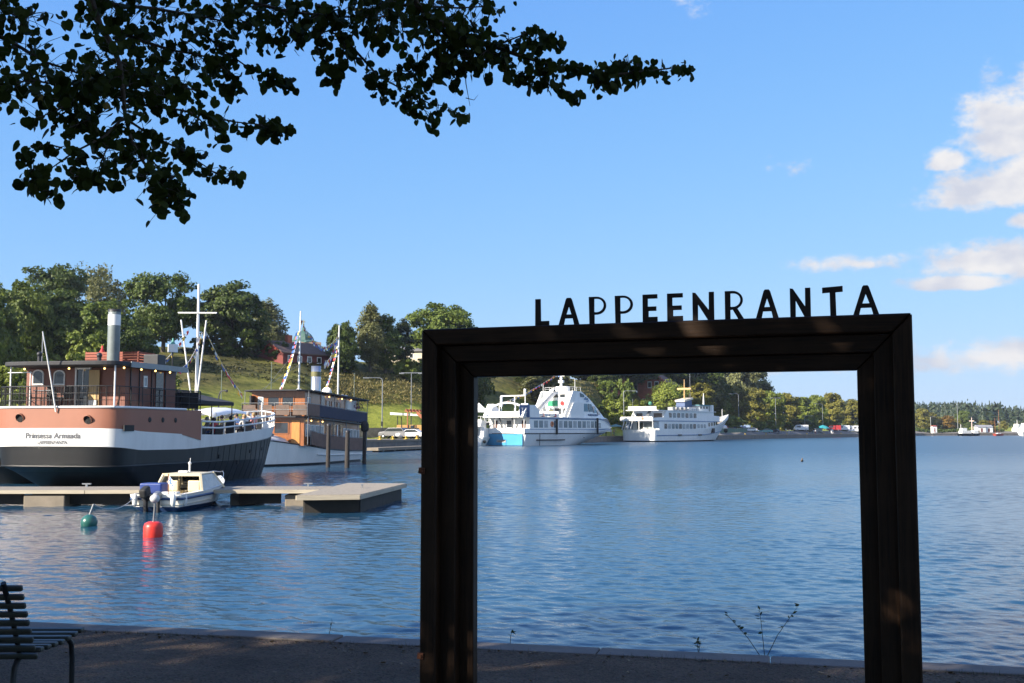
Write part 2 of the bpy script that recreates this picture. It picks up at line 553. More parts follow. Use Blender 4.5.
def gravel_mat():
    m = bpy.data.materials.new("dark_gravel")
    N, L, P = nodes_of(m)
    P.inputs["Roughness"].default_value = 0.92
    P.inputs["Specular IOR Level"].default_value = 0.2
    tc = N.new("ShaderNodeTexCoord")
    v = N.new("ShaderNodeTexVoronoi"); v.inputs["Scale"].default_value = 70
    n = N.new("ShaderNodeTexNoise"); n.inputs["Scale"].default_value = 1.3; n.inputs["Detail"].default_value = 9; n.inputs["Roughness"].default_value = 0.72
    for q in (v, n): L.new(tc.outputs["Object"], q.inputs["Vector"])
    cr = N.new("ShaderNodeValToRGB"); cr.color_ramp.elements[0].color = (0.036, 0.026, 0.019, 1); cr.color_ramp.elements[1].color = (0.098, 0.071, 0.051, 1)
    cr.color_ramp.elements[0].position = .3; cr.color_ramp.elements[1].position = .72
    L.new(n.outputs[0], cr.inputs[0])
    mx = N.new("ShaderNodeMix"); mx.data_type = 'RGBA'; mx.blend_type = 'OVERLAY'; mx.inputs["Factor"].default_value = 0.7
    hs = N.new("ShaderNodeHueSaturation"); hs.inputs["Saturation"].default_value = 0.15
    L.new(v.outputs["Color"], hs.inputs["Color"])
    L.new(cr.outputs[0], mx.inputs["A"]); L.new(hs.outputs[0], mx.inputs["B"])
    L.new(mx.outputs["Result"], P.inputs["Base Color"])
    b = N.new("ShaderNodeBump"); b.inputs["Strength"].default_value = 0.8; b.inputs["Distance"].default_value = 0.012
    ad = N.new("ShaderNodeMath"); ad.operation = 'MULTIPLY_ADD'; ad.inputs[1].default_value = 3.0
    L.new(n.outputs[0], ad.inputs[0]); L.new(v.outputs["Distance"], ad.inputs[2])
    L.new(ad.outputs[0], b.inputs["Height"]); L.new(b.outputs[0], P.inputs["Normal"])
    return m


GRAVEL = gravel_mat()
KERBM = mat("granite_kerb", (0.12, 0.105, 0.095), 0.8, var=0.16, scale=7, dirt=((0.10, 0.095, 0.09), 0.6), bump=0.4, bscale=40)
m = MB()
ns = 160
for i in range(ns + 1):
    s = -40 + 90 * i / ns
    for j, off in enumerate((-0.215, -0.8, -1.6, -3, -5, -9, -20, -60)):
        p = kerb_pt(s, off)
        z = (GROUND_Z + 0.012 * sin(s * 1.3 + j) + 0.01 * sin(s * .41 + 2 * j)) if j > 1 else .948 - .006 * j
        m.v.append((p.x, p.y, z))
for i in range(ns):
    for j in range(7):
        a = i * 8 + j
        m.f.append((a, a + 1, a + 9, a + 8)); m.m.append(0); m.sm.append(True)
gnd = tag(m.build("path", GRAVEL), kind='structure')
m = MB()
s = -40.0
kr = random.Random(4)
while s < 48:
    L_ = kr.uniform(0.85, 1.25)
    dz = kr.uniform(-.006, .006); do = kr.uniform(-.006, .006)
    a0, a1 = s + .004, s + L_ - .004
    P4 = [kerb_pt(a0, -.225 + do), kerb_pt(a1, -.225 + do), kerb_pt(a1, 0.02 + do), kerb_pt(a0, 0.02 + do)]
    vs = [(p.x, p.y, 0.45) for p in P4] + [(p.x, p.y, 0.955 + dz) for p in P4]
    m.add(vs, [(3, 2, 1, 0), (4, 5, 6, 7), (0, 1, 5, 4), (1, 2, 6, 5), (2, 3, 7, 6), (3, 0, 4, 7)])
    s += L_
tag(m.build("kerb", KERBM, bevel=0.012), kind='structure')
# retaining wall under the kerb
m = MB()
for i in range(46):
    a, b = -40 + 2 * i, -38 + 2 * i
    p, q, r, t = kerb_pt(a, -.02), kerb_pt(b, -.02), kerb_pt(b, -.2), kerb_pt(a, -.2)
    m.add([(p.x, p.y, -1), (q.x, q.y, -1), (q.x, q.y, .46), (p.x, p.y, .46)], [(0, 1, 2, 3)])
tag(m.build("shore_wall", CONC), kind='structure')

# ------------------------------------------------------------------ the far shore: quay and hill
QUAY = [(-9000, 45), (-800, 62), (-200, 90), (0, 100), (200, 106), (300, 118), (352, 136), (423, 160), (461, 195), (583, 230), (607, 254), (721, 309), (853, 450), (918, 585), (999, 600), (1200, 640), (1600, 800), (9000, 1500)]
HILL_T = [(-9000, 17), (-100, 17), (200, 18), (260, 17), (300, 16.4), (400, 16.0), (500, 17), (560, 17), (600, 15.5), (640, 14.3), (680, 13), (700, 7), (716, 2.4), (780, 2.3), (850, 2.2), (9000, 2.2)]
TOE = [(-9000, 20), (200, 22), (352, 34), (390, 26), (461, 12), (560, 10), (650, 14), (695, 10), (714, 2), (9000, 2)]
CREST = [(-9000, 110), (200, 96), (300, 84), (400, 64), (500, 62), (600, 66), (650, 70), (690, 66), (716, 14), (9000, 14)]
QZ = 1.3


def interp(tab, x):
    if x <= tab[0][0]: return tab[0][1]
    for (a, b), (c, d) in zip(tab, tab[1:]):
        if x <= c: return b + (d - b) * (x - a) / (c - a)
    return tab[-1][1]


def sstep(t):
    t = max(0.0, min(1.0, t)); return t * t * (3 - 2 * t)


def ground_z(X, Y):
    """height of the far shore"""
    b = 512 + F_PX * X / Y
    s = Y - interp(QUAY, b)
    t0, t1, hz = interp(TOE, b), interp(CREST, b), interp(HILL_T, b)
    t = (s - t0) / (t1 - t0)
    k = min(1, max(0, t))
    z = QZ + (hz - QZ) * (0.55 * k + 0.45 * sstep(k))
    if t > 0:
        z += min(1, t * 3) * (0.9 * mnoise.noise((X * .05, Y * .05, 3)) + 0.35 * mnoise.noise((X * .17, Y * .17, 9)))
    if b > 780 and Y > 700:
        z += 8.0 * sstep((Y - 700) / 260) * sstep((b - 780) / 60)
    return z


bears = [-9000, -4000, -2000, -1200] + list(range(-800, 1300, 7)) + [1400, 1600, 2200, 4000, 9000]
svals = [0, 1.2, 4, 7, 10, 14, 18, 22] + [24 + 3 * i for i in range(32)] + [125, 140, 170, 210, 260, 320, 400, 500, 700, 900, 2000]


def hill_mat():
    m = bpy.data.materials.new("meadow_grass")
    N, L, P = nodes_of(m)
    P.inputs["Roughness"].default_value = 0.9; P.inputs["Specular IOR Level"].default_value = 0.15
    tc = N.new("ShaderNodeTexCoord")

    def noise_(sc, det, rough=.6):
        n = N.new("ShaderNodeTexNoise"); n.inputs["Scale"].default_value = sc; n.inputs["Detail"].default_value = det; n.inputs["Roughness"].default_value = rough
        L.new(tc.outputs["Object"], n.inputs["Vector"]); return n
    a = noise_(0.5, 8, .7); b_ = noise_(0.09, 5)
    g = N.new("ShaderNodeValToRGB"); g.color_ramp.elements[0].position = .32; g.color_ramp.elements[1].position = .7
    g.color_ramp.elements[0].color = (0.15, 0.18, 0.028, 1); g.color_ramp.elements[1].color = (0.32, 0.335, 0.055, 1)
    L.new(a.outputs[0], g.inputs[0])
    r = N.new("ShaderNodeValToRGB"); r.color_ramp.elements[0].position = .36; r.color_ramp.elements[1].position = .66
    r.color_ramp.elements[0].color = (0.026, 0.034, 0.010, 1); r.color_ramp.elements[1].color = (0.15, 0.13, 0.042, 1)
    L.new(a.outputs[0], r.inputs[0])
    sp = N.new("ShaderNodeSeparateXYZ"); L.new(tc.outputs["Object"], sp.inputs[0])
    # unmown grass on the upper slope, its dark tone also standing for tree shade
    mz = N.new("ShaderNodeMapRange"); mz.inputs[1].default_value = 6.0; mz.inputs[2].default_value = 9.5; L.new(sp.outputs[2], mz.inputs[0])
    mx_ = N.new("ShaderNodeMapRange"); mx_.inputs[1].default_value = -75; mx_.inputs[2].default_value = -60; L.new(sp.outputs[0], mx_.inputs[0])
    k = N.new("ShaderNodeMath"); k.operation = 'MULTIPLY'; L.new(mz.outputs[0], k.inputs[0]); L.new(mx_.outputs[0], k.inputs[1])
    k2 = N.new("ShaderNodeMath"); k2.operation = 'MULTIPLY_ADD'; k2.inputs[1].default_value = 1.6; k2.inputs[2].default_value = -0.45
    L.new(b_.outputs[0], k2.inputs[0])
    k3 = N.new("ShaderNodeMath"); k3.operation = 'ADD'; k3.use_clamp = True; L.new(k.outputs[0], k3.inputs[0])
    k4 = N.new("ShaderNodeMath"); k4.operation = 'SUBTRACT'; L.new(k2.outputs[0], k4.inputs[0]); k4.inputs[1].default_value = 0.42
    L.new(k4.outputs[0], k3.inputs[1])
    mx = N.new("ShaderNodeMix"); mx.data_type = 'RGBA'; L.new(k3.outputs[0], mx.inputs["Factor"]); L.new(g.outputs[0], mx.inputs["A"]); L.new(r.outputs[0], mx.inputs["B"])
    L.new(mx.outputs["Result"], P.inputs["Base Color"])
    b = N.new("ShaderNodeBump"); b.inputs["Strength"].default_value = 1.0; b.inputs["Distance"].default_value = 0.28
    n3 = noise_(1.6, 6, .75); L.new(n3.outputs[0], b.inputs["Height"]); L.new(b.outputs[0], P.inputs["Normal"])
    return m


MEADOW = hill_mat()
ASPHALT = mat("worn_asphalt", (0.17, 0.155, 0.14), 0.9, var=0.14, scale=0.5, dirt=((0.1, 0.095, 0.09), 0.5), bump=0.2, bscale=20)
mq, mh = MB(), MB()
NS = len(svals)
for b in bears:
    q = interp(QUAY, b)
    for s in svals:
        Y = q + s; X = (b - 512) / F_PX * Y
        mh.v.append((X, Y, ground_z(X, Y) + 0.0))
for i in range(len(bears) - 1):
    bm_ = (bears[i] + bears[i + 1]) / 2
    for j in range(NS - 1):
        sm_ = (svals[j] + svals[j + 1]) / 2
        paved = sm_ < interp(TOE, bm_) - 5 or (712 < bm_ and sm_ < 26)
        a = i * NS + j
        mh.f.append((a, a + NS, a + NS + 1, a + 1)); mh.m.append(1 if paved else 0); mh.sm.append(True)
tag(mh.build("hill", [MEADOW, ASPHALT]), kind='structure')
# the quay wall: coping stones over a dark face
QFACE = mat("stained_quay_concrete", (0.17, 0.155, 0.14), 0.85, var=0.25, scale=0.6, stretch=(1, 1, .3), dirt=((0.05, 0.05, 0.05), 0.7))
for i in range(len(bears) - 1):
    pts = []
    for b in (bears[i], bears[i + 1]):
        q = interp(QUAY, b); X = (b - 512) / F_PX * q
        X2 = (b - 512) / F_PX * (q - .25); X3 = (b - 512) / F_PX * (q + .9)
        pts.append(((X, q), (X2, q - .25), (X3, q + .9)))
    (a, a2, a3), (c, c2, c3) = pts
    mq.add([(a[0], a[1], -1.5), (c[0], c[1], -1.5), (c[0], c[1], 1.05), (a[0], a[1], 1.05)], [(0, 1, 2, 3)], 0)
    mq.add([(a2[0], a2[1], 1.05), (c2[0], c2[1], 1.05), (c3[0], c3[1], 1.05), (a3[0], a3[1], 1.05),
            (a2[0], a2[1], 1.36), (c2[0], c2[1], 1.36), (c3[0], c3[1], 1.36), (a3[0], a3[1], 1.36)],
           [(0, 1, 5, 4), (4, 5, 6, 7), (3, 2, 1, 0), (2, 3, 7, 6)], 1)
tag(mq.build("quay", [QFACE, CONC]), kind='structure')


def onland(px, s):
    """a point of the far shore seen at picture column px, s metres behind the quay edge"""
    Y = interp(QUAY, px) + s
    return onland_Y(px, Y)


def onland_Y(px, Y):
    X = (px - 512) / F_PX * Y
    X = (px - 512) / F_PX * (Y * cos(TILT) + (ground_z(X, Y) - EYE) * sin(TILT))
    return Vector((X, Y, ground_z(X, Y)))


def row_of(p):
    d = Vector(p) - Vector((0, 0, EYE))
    c = d.y * cos(TILT) + d.z * sin(TILT); u = -d.y * sin(TILT) + d.z * cos(TILT)
    return 341.5 - F_PX * u / c


def find_Y(px, row, lo=0.0):
    """how far out the far shore's ground is seen at picture row `row` in column px"""
    q = interp(QUAY, px)
    s = lo
    while s < 160:
        Y = q + s; X = (px - 512) / F_PX * Y
        if row_of((X, Y, ground_z(X, Y))) <= row: return Y
        s += .5
    return q + 110

# ================================================================== THE PICTURE FRAME WITH THE TOWN'S NAME
def stained_wood():
    m = bpy.data.materials.new("dark_stained_wood")
    N, L, P = nodes_of(m)
    P.inputs["Roughness"].default_value = 0.5
    P.inputs["Specular IOR Level"].default_value = 0.2
    tc = N.new("ShaderNodeTexCoord")
    mp = N.new("ShaderNodeMapping"); mp.inputs["Scale"].default_value = (9, 9, 9)
    L.new(tc.outputs["UV"], mp.inputs[0])
    st = N.new("ShaderNodeMapping"); st.inputs["Scale"].default_value = (1.2, 26, 1)
    L.new(tc.outputs["UV"], st.inputs[0])
    n = N.new("ShaderNodeTexNoise"); n.inputs["Scale"].default_value = 2.0; n.inputs["Detail"].default_value = 7
    n.inputs["Distortion"].default_value = 1.2
    L.new(st.outputs[0], n.inputs["Vector"])
    w = N.new("ShaderNodeTexNoise"); w.inputs["Scale"].default_value = 0.35; w.inputs["Detail"].default_value = 5
    L.new(mp.outputs[0], w.inputs["Vector"])
    c = N.new("ShaderNodeValToRGB")
    c.color_ramp.elements[0].position = .3; c.color_ramp.elements[1].position = .75
    c.color_ramp.elements[0].color = (0.009, 0.004, 0.0018, 1); c.color_ramp.elements[1].color = (0.036, 0.018, 0.008, 1)
    L.new(n.outputs[0], c.inputs[0])
    c2 = N.new("ShaderNodeMix"); c2.data_type = 'RGBA'
    mr = N.new("ShaderNodeMapRange"); mr.inputs[1].default_value = .45; mr.inputs[2].default_value = .7; mr.inputs[4].default_value = .6
    L.new(w.outputs[0], mr.inputs[0]); L.new(mr.outputs[0], c2.inputs["Factor"])
    L.new(c.outputs[0], c2.inputs["A"]); c2.inputs["B"].default_value = (0.045, 0.024, 0.012, 1)
    L.new(c2.outputs["Result"], P.inputs["Base Color"])
    b = N.new("ShaderNodeBump"); b.inputs["Strength"].default_value = .35; b.inputs["Distance"].default_value = .004
    L.new(n.outputs[0], b.inputs["Height"]); L.new(b.outputs[0], P.inputs["Normal"])
    return m


FWOOD = stained_wood()
FR_L, FR_R = Vector((-0.533, 6.41, 0)), Vector((2.02, 5.50, 0))
FU = (FR_R - FR_L).normalized()
FR_W = (FR_R - FR_L).length
FR_H = 3.096 - GROUND_Z
frame = thing("picture_frame", "dark stepped wooden picture frame big enough to stand in, lettered along its top", "picture frame",
              (FR_L.x, FR_L.y, GROUND_Z), atan2(FU.y, FU.x))
# local: x along the frame, y away from the viewer, z up.  Three stepped mouldings, mitred at the corners.
TIERS = [(0.0, 0.098, 0.0, 0.196), (0.094, 0.098, 0.068, 0.204), (0.188, 0.090, 0.138, 0.210)]


def board(name, quad, y0, y1, horizontal):
    """a mitred board: quad in (x,z), its four corners outer-a, outer-b, inner-b, inner-a"""
    me = bpy.data.meshes.new(name)
    vs = [(p[0], y0, p[1]) for p in quad] + [(p[0], y1, p[1]) for p in quad]
    fs = [(0, 1, 2, 3), (7, 6, 5, 4), (0, 4, 5, 1), (1, 5, 6, 2), (2, 6, 7, 3), (3, 7, 4, 0)]
    me.from_pydata(vs, [], fs)
    me.materials.append(FWOOD)
    bm = bmesh.new(); bm.from_mesh(me); bmesh.ops.recalc_face_normals(bm, faces=bm.faces)
    uv = bm.loops.layers.uv.new("UVMap")
    o_ = rnd.uniform(0, 50)
    for f in bm.faces:
        for l in f.loops:
            c = l.vert.co
            l[uv].uv = ((c.x + o_, c.z + c.y + o_) if horizontal else (c.z + o_, c.x + c.y + o_))
    bm.to_mesh(me); bm.free()
    o = bpy.data.objects.new(name, me); COL.objects.link(o); o.parent = frame
    md = o.modifiers.new("bevel", 'BEVEL'); md.width = 0.006 if y0 else 0.012; md.segments = 3
    return o


g = 0.0008
for (ins, w, d0, d1) in TIERS:
    a, b = ins, ins + w
    W_, H_ = FR_W, FR_H
    dy1 = d0 + (d1 - d0)
    board("top_board", [(a, H_ - a), (W_ - a, H_ - a), (W_ - b - g, H_ - b), (b + g, H_ - b)], d0, dy1, True)
    board("post_board", [(a, -0.1), (a, H_ - a - g), (b, H_ - b - g), (b, -0.1)], d0, dy1, False)
    board("post_board", [(W_ - a, H_ - a - g), (W_ - a, -0.1), (W_ - b, -0.1), (W_ - b, H_ - b - g)], d0, dy1, False)
# rusty fixing plates on the left post
for zz in (2.27 - GROUND_Z, 1.215 - GROUND_Z):
    m = MB(); m.box((0.010, -0.004, zz), (0.038, 0.012, 0.036), ry=.1); m.lathe((0.012, -0.011, zz), [(0.011, -.006), (0.011, 0)], 6, axis='y')
    tag(m.build("fixing_plate", RUST, frame, bevel=.003))

LETM = mat("blackened_steel_letters", (0.018, 0.013, 0.012), 0.6, 0.2, var=0.4, scale=14, dirt=((0.05, 0.02, 0.014), 0.5))


def arcpts(cx, cz, rx, rz, a0, a1, n=10):
    return [(cx + rx * cos(a0 + (a1 - a0) * i / n), cz + rz * sin(a0 + (a1 - a0) * i / n)) for i in range(n + 1)]


def glyph(ch, w, h):
    """outline loops of a hand-cut capital of width w and height h (first the outside, then holes)"""
    t = 0.0265
    if ch == 'L':
        return [[(0, 0), (w, 0), (w, .030), (.031, .030), (.029, h), (.001, h)]]
    if ch == 'A':
        c = w / 2
        zb = h * .27; zt = h * .40
        def xi(z): return .0265 + (c - .0265) * min(1, z / (h * .80))
        return [[(0, 0), (c - .016, h - .008), (c - .010, h), (c + .010, h), (c + .016, h - .008), (w, 0), (w - .0275, 0),
                 (w - xi(zb) + .001, zb), (xi(zb) - .001, zb), (.0275, 0)],
                [(xi(zt), zt), (c, h * .74), (w - xi(zt), zt)]]
    if ch == 'P':
        out = [(0.003, 0), (.029, 0), (.029, h * .37)] + arcpts(w * .45, h * .685, w * .55, h * .315, -pi / 2, pi / 2, 14) + [(0, h)]
        inn = [(.028, h * .45), (.028, h * .94)] + arcpts(w * .44, h * .69, w * .45, h * .25, pi / 2, -pi / 2, 14)
        return [out, inn]
    if ch == 'E':
        return [[(0, 0), (w, 0), (w, .032), (.030, .032), (.030, h * .43), (w * .92, h * .43), (w * .92, h * .57), (.026, h * .57), (.026, h - .021), (w, h - .021), (w, h), (0, h)]]
    if ch == 'N':
        return [[(0, 0), (.0255, 0), (.0265, h * .62), (w - .028, 0), (w, 0), (w, h), (w - .025, h), (w - .026, h * .36), (.014, h - .002), (0, h)]]
    if ch == 'R':
        out = [(0, 0), (.026, 0), (.026, h * .36), (w * .42, h * .37), (w * .76, 0), (w * 1.05, 0), (w * .66, h * .40)] + arcpts(w * .42, h * .69, w * .55, h * .31, -pi / 2 * .62, pi / 2, 12) + [(0, h)]
        inn = [(.027, h * .45), (.027, h * .93)] + arcpts(w * .44, h * .69, w * .42, h * .24, pi / 2, -pi / 2, 12)
        return [out, inn]
    if ch == 'T':
        c = w / 2
        return [[(c - .012, 0), (c + .016, 0), (c + .014, h - .028), (w, h - .026), (w, h + .002), (0, h - .003), (0, h - .030), (c - .013, h - .028)]]


LETTERS = [('L', .688, .768), ('A', .826, .948), ('P', 1.006, 1.103), ('P', 1.156, 1.256), ('E', 1.314, 1.394), ('E', 1.451, 1.535), ('N', 1.591, 1.705),
           ('R', 1.766, 1.862), ('A', 1.928, 2.047), ('N', 2.108, 2.211), ('T', 2.273, 2.374), ('A', 2.424, 2.553)]
for i, (ch, u0, u1) in enumerate(LETTERS):
    cu = bpy.data.curves.new("letter", 'CURVE'); cu.dimensions = '2D'; cu.fill_mode = 'BOTH'; cu.extrude = 0.006
    cu.bevel_depth = 0.0012
    for loop in glyph(ch, u1 - u0, 0.157):
        sp = cu.splines.new('POLY'); sp.points.add(len(loop) - 1)
        for k, (x, z) in enumerate(loop): sp.points[k].co = (x, z, 0, 1)
        sp.use_cyclic_u = True
    tmp = bpy.data.objects.new("letter", cu); COL.objects.link(tmp)
    bpy.context.view_layer.update()
    me = bpy.data.meshes.new_from_object(tmp.evaluated_get(bpy.context.evaluated_depsgraph_get()))
    bpy.data.objects.remove(tmp)
    me.materials.clear(); me.materials.append(LETM)
    o = bpy.data.objects.new("letter", me); COL.objects.link(o); o.parent = frame
    o.rotation_euler = (pi / 2, 0, 0)
    o.location = (u0, 0.06, FR_H - 0.002)
    o['label'] = "cut-out capital letter %s" % ch

# ================================================================== PARK BENCH
BENCHW = mat("green_grey_bench_paint", (0.048, 0.052, 0.043), 0.5, var=0.2, scale=5, dirt=((0.03, 0.035, 0.03), 0.5), bump=.15, bscale=30)
BENCHM = mat("dark_bench_iron", (0.02, 0.022, 0.024), 0.45, 0.3, var=0.2)
bench = thing("park_bench", "dark slatted park bench on tube legs facing the lake", "bench", (-2.42, 5.70, GROUND_Z), radians(0.5))
BL = 1.8
m = MB()
for i in range(7):                      # seat slats run along local -x
    y = 0.06 + .091 * i
    m.box((-BL / 2 - .0, y, .445 + .005 * abs(i - 3) - .012), (BL, .052, .026), rx=.03 * (i - 3))
seat = m.build("seat", BENCHW, bench, bevel=.009, seg=3)
m = MB()
for i in range(9):
    t = i / 8
    z = .425 + .365 * t; y = .0 - .17 * t - .03 * t * (1 - t)
    m.box((-BL / 2 - .002 * i, y, z), (BL - .0, .024, .032), rx=.40)
m.build("backrest", BENCHW, bench, bevel=.010, seg=3)
for xx in (-.10, -BL + .1):
    m = MB()
    m.tube([(xx, .56, .418), (xx, .63, .405), (xx + .01, .672, .36), (xx + .012, .685, .28), (xx + .014, .69, 0)], .0155, 8)
    m.build("leg", BENCHM, bench)
    m = MB()
    m.tube([(xx, .06, .418), (xx, -.0, .41), (xx, -.04, .37), (xx, -.055, .28), (xx, -.10, 0)], .0155, 8)
    m.build("leg", BENCHM, bench)
    m = MB()
    m.tube([(xx, .56, .418), (xx, .3, .412), (xx, .06, .418), (xx, .015, .432), (xx, -.016, .50), (xx, -.10, .66), (xx, -.20, .82)], .0135, 8)
    m.build("side_frame", BENCHM, bench)

# ================================================================== SMALL PLANTS AT THE KERB
WEED = leaf_mat("weed_leaf", (0.025, 0.045, 0.012), (0.055, 0.08, 0.025), .25)
STEM = mat("weed_stem", (0.05, 0.045, 0.03), .8)


def weed_leaf(m, p, d, ln, w, roll=0.0):
    d = Vector(d).normalized(); sd = d.cross(Vector((0.2, .3, 1))).normalized(); sd = Matrix.Rotation(roll, 3, d) @ sd
    up = d.cross(sd)
    p = Vector(p)
    m.add([p, p + d * ln * .35 + sd * w * .5 + up * .1 * w, p + d * ln * .75 + sd * w * .33, p + d * ln, p + d * ln * .75 - sd * w * .33, p + d * ln * .35 - sd * w * .5 + up * .1 * w],
          [(0, 1, 2, 3, 4, 5)])


def kerb_at(px, off=-0.15):
    best = min((abs(512 + F_PX * (kerb_pt(s / 50, off).x) / (kerb_pt(s / 50, off).y) - px), s) for s in range(-300, 900))
    return kerb_pt(best[1] / 50, off)


def shoots(name, px, stems, label, leaves=7):
    base = kerb_at(px, 0.015)
    t = thing(name, label, "plant", (base.x, base.y, .945))
    r = random.Random(px)
    ms, ml = MB(), MB()
    for (dx, h, lean, nl) in stems:
        pts = [Vector((dx * .25, 0.0, 0)), Vector((dx * .25 + lean * .33, .02, h * .4)), Vector((dx * .25 + lean * .72, .03, h * .75)), Vector((dx * .25 + lean, .035, h))]
        ms.tube(pts, [.0028, .0024, .0019, .0010], 5)
        for k in range(nl):
            q = r.uniform(.3, 1.0); i = min(2, int(q * 3)); f = q * 3 - i
            p = pts[i].lerp(pts[i + 1], f)
            weed_leaf(ml, p, (r.uniform(-1, 1), r.uniform(-.6, .6), r.uniform(-.3, .5)), r.uniform(.022, .045), r.uniform(.010, .022), r.uniform(0, 3))
    ms.build("stem", STEM, t)
    ml.build("foliage", WEED, t, fix=False)


shoots("sapling", 758, [(-.06, .30, -.24, 8), (0.06, .31, -.02, 8), (.13, .35, .24, 9)], "three bare leafy shoots fanning up from the kerb beside the right post")
shoots("weed", 695, [(0, .10, .0, 5), (.02, .08, .02, 3)], "small leafy weed on the kerb left of the fanning shoots")
shoots("weed", 510, [(0, .09, .01, 5)], "tiny weed on the kerb just right of the frame's left post")
shoots("weed", 333, [(0, .11, .02, 3)], "thin single grass stalk on the kerb left of the picture frame")
# fallen leaves and tufts along the kerb
m = MB()
lr = random.Random(8)
for i in range(420):
    s = lr.uniform(-4, 9); off = -.32 - abs(lr.gauss(0, .5)) if i % 3 else -.33 - abs(lr.gauss(0, .03))
    p = kerb_pt(s, off + .09, GROUND_Z + .022); a = lr.uniform(0, 6.3)
    weed_leaf(m, p, (cos(a), sin(a), lr.uniform(-.05, .25)), lr.uniform(.02, .05), lr.uniform(.015, .03), lr.uniform(-.4, .4))
tag(m.build("leaf_litter", leaf_mat("dry_leaf", (0.09, 0.06, 0.03), (0.2, 0.13, 0.05), .1), fix=False), "dry fallen leaves scattered on the gravel along the kerb", "leaf litter", kind='stuff')
m = MB()
for i in range(700):
    s = lr.gauss(lr.choice((-1.5, .9, 3.1, 4.9, 6.8)), .35); p = kerb_pt(s, -.235 - abs(lr.gauss(0, .02)), GROUND_Z); a = lr.uniform(0, 6.3)
    h = lr.uniform(.02, .065)
    q = p + Vector((cos(a) * h * .5, sin(a) * h * .5, h)); sd = Vector((-sin(a), cos(a), 0)) * .002
    m.add([p - sd, p + sd, q], [(0, 1, 2)])
tag(m.build("grass_tufts", WEED, fix=False), "short grass growing along the foot of the kerb", "grass", kind='stuff')

# ================================================================== TREES
L_DARK = leaf_mat("dark_green_leaves", (0.034, 0.056, 0.01), (0.1, 0.138, 0.024))
L_MID = leaf_mat("mid_green_leaves", (0.06, 0.094, 0.014), (0.165, 0.212, 0.034))
L_LIT = leaf_mat("yellow_green_leaves", (0.098, 0.135, 0.018), (0.235, 0.272, 0.042))
L_OLIVE = leaf_mat("olive_grey_leaves", (0.09, 0.1, 0.034), (0.2, 0.205, 0.075))
L_YEL = leaf_mat("early_autumn_leaves", (0.115, 0.115, 0.018), (0.27, 0.245, 0.042))
L_RUSTY = leaf_mat("rusty_leaves", (0.15, 0.1, 0.02), (0.3, 0.18, 0.035))
L_PINE = leaf_mat("pine_needles", (0.026, 0.042, 0.015), (0.06, 0.08, 0.028), .1)


def leaf_cloud(m, c, rad, n, size, r, flat=0.75, droop=0.0, out=None):
    for _ in range(n):
        while True:
            v = Vector((r.uniform(-1, 1), r.uniform(-1, 1), r.uniform(-1, 1)))
            if v.length <= 1: break
        p = c + Vector((v.x * rad, v.y * rad, v.z * rad * flat - droop * rad * (v.x * v.x + v.y * v.y)))
        nr = Vector((r.gauss(0, 1), r.gauss(0, 1), r.gauss(0.35, 1)))
        if out is not None: nr += out * 1.7
        if nr.length < .01: nr = Vector((0, 0, 1))
        nr.normalize()
        a = nr.cross(Vector((r.gauss(0, 1), r.gauss(0, 1), r.gauss(0, 1)))).normalized()
        b = nr.cross(a)
        s_ = size * r.uniform(.6, 1.3)
        a = a * s_; b = b * s_ * r.uniform(.55, .95)
        m.add([p - a * .5, p + b * .45 - a * .1, p + a * .55 + nr * s_ * .12, p - b * .45 + a * .05], [(0, 1, 2, 3)])


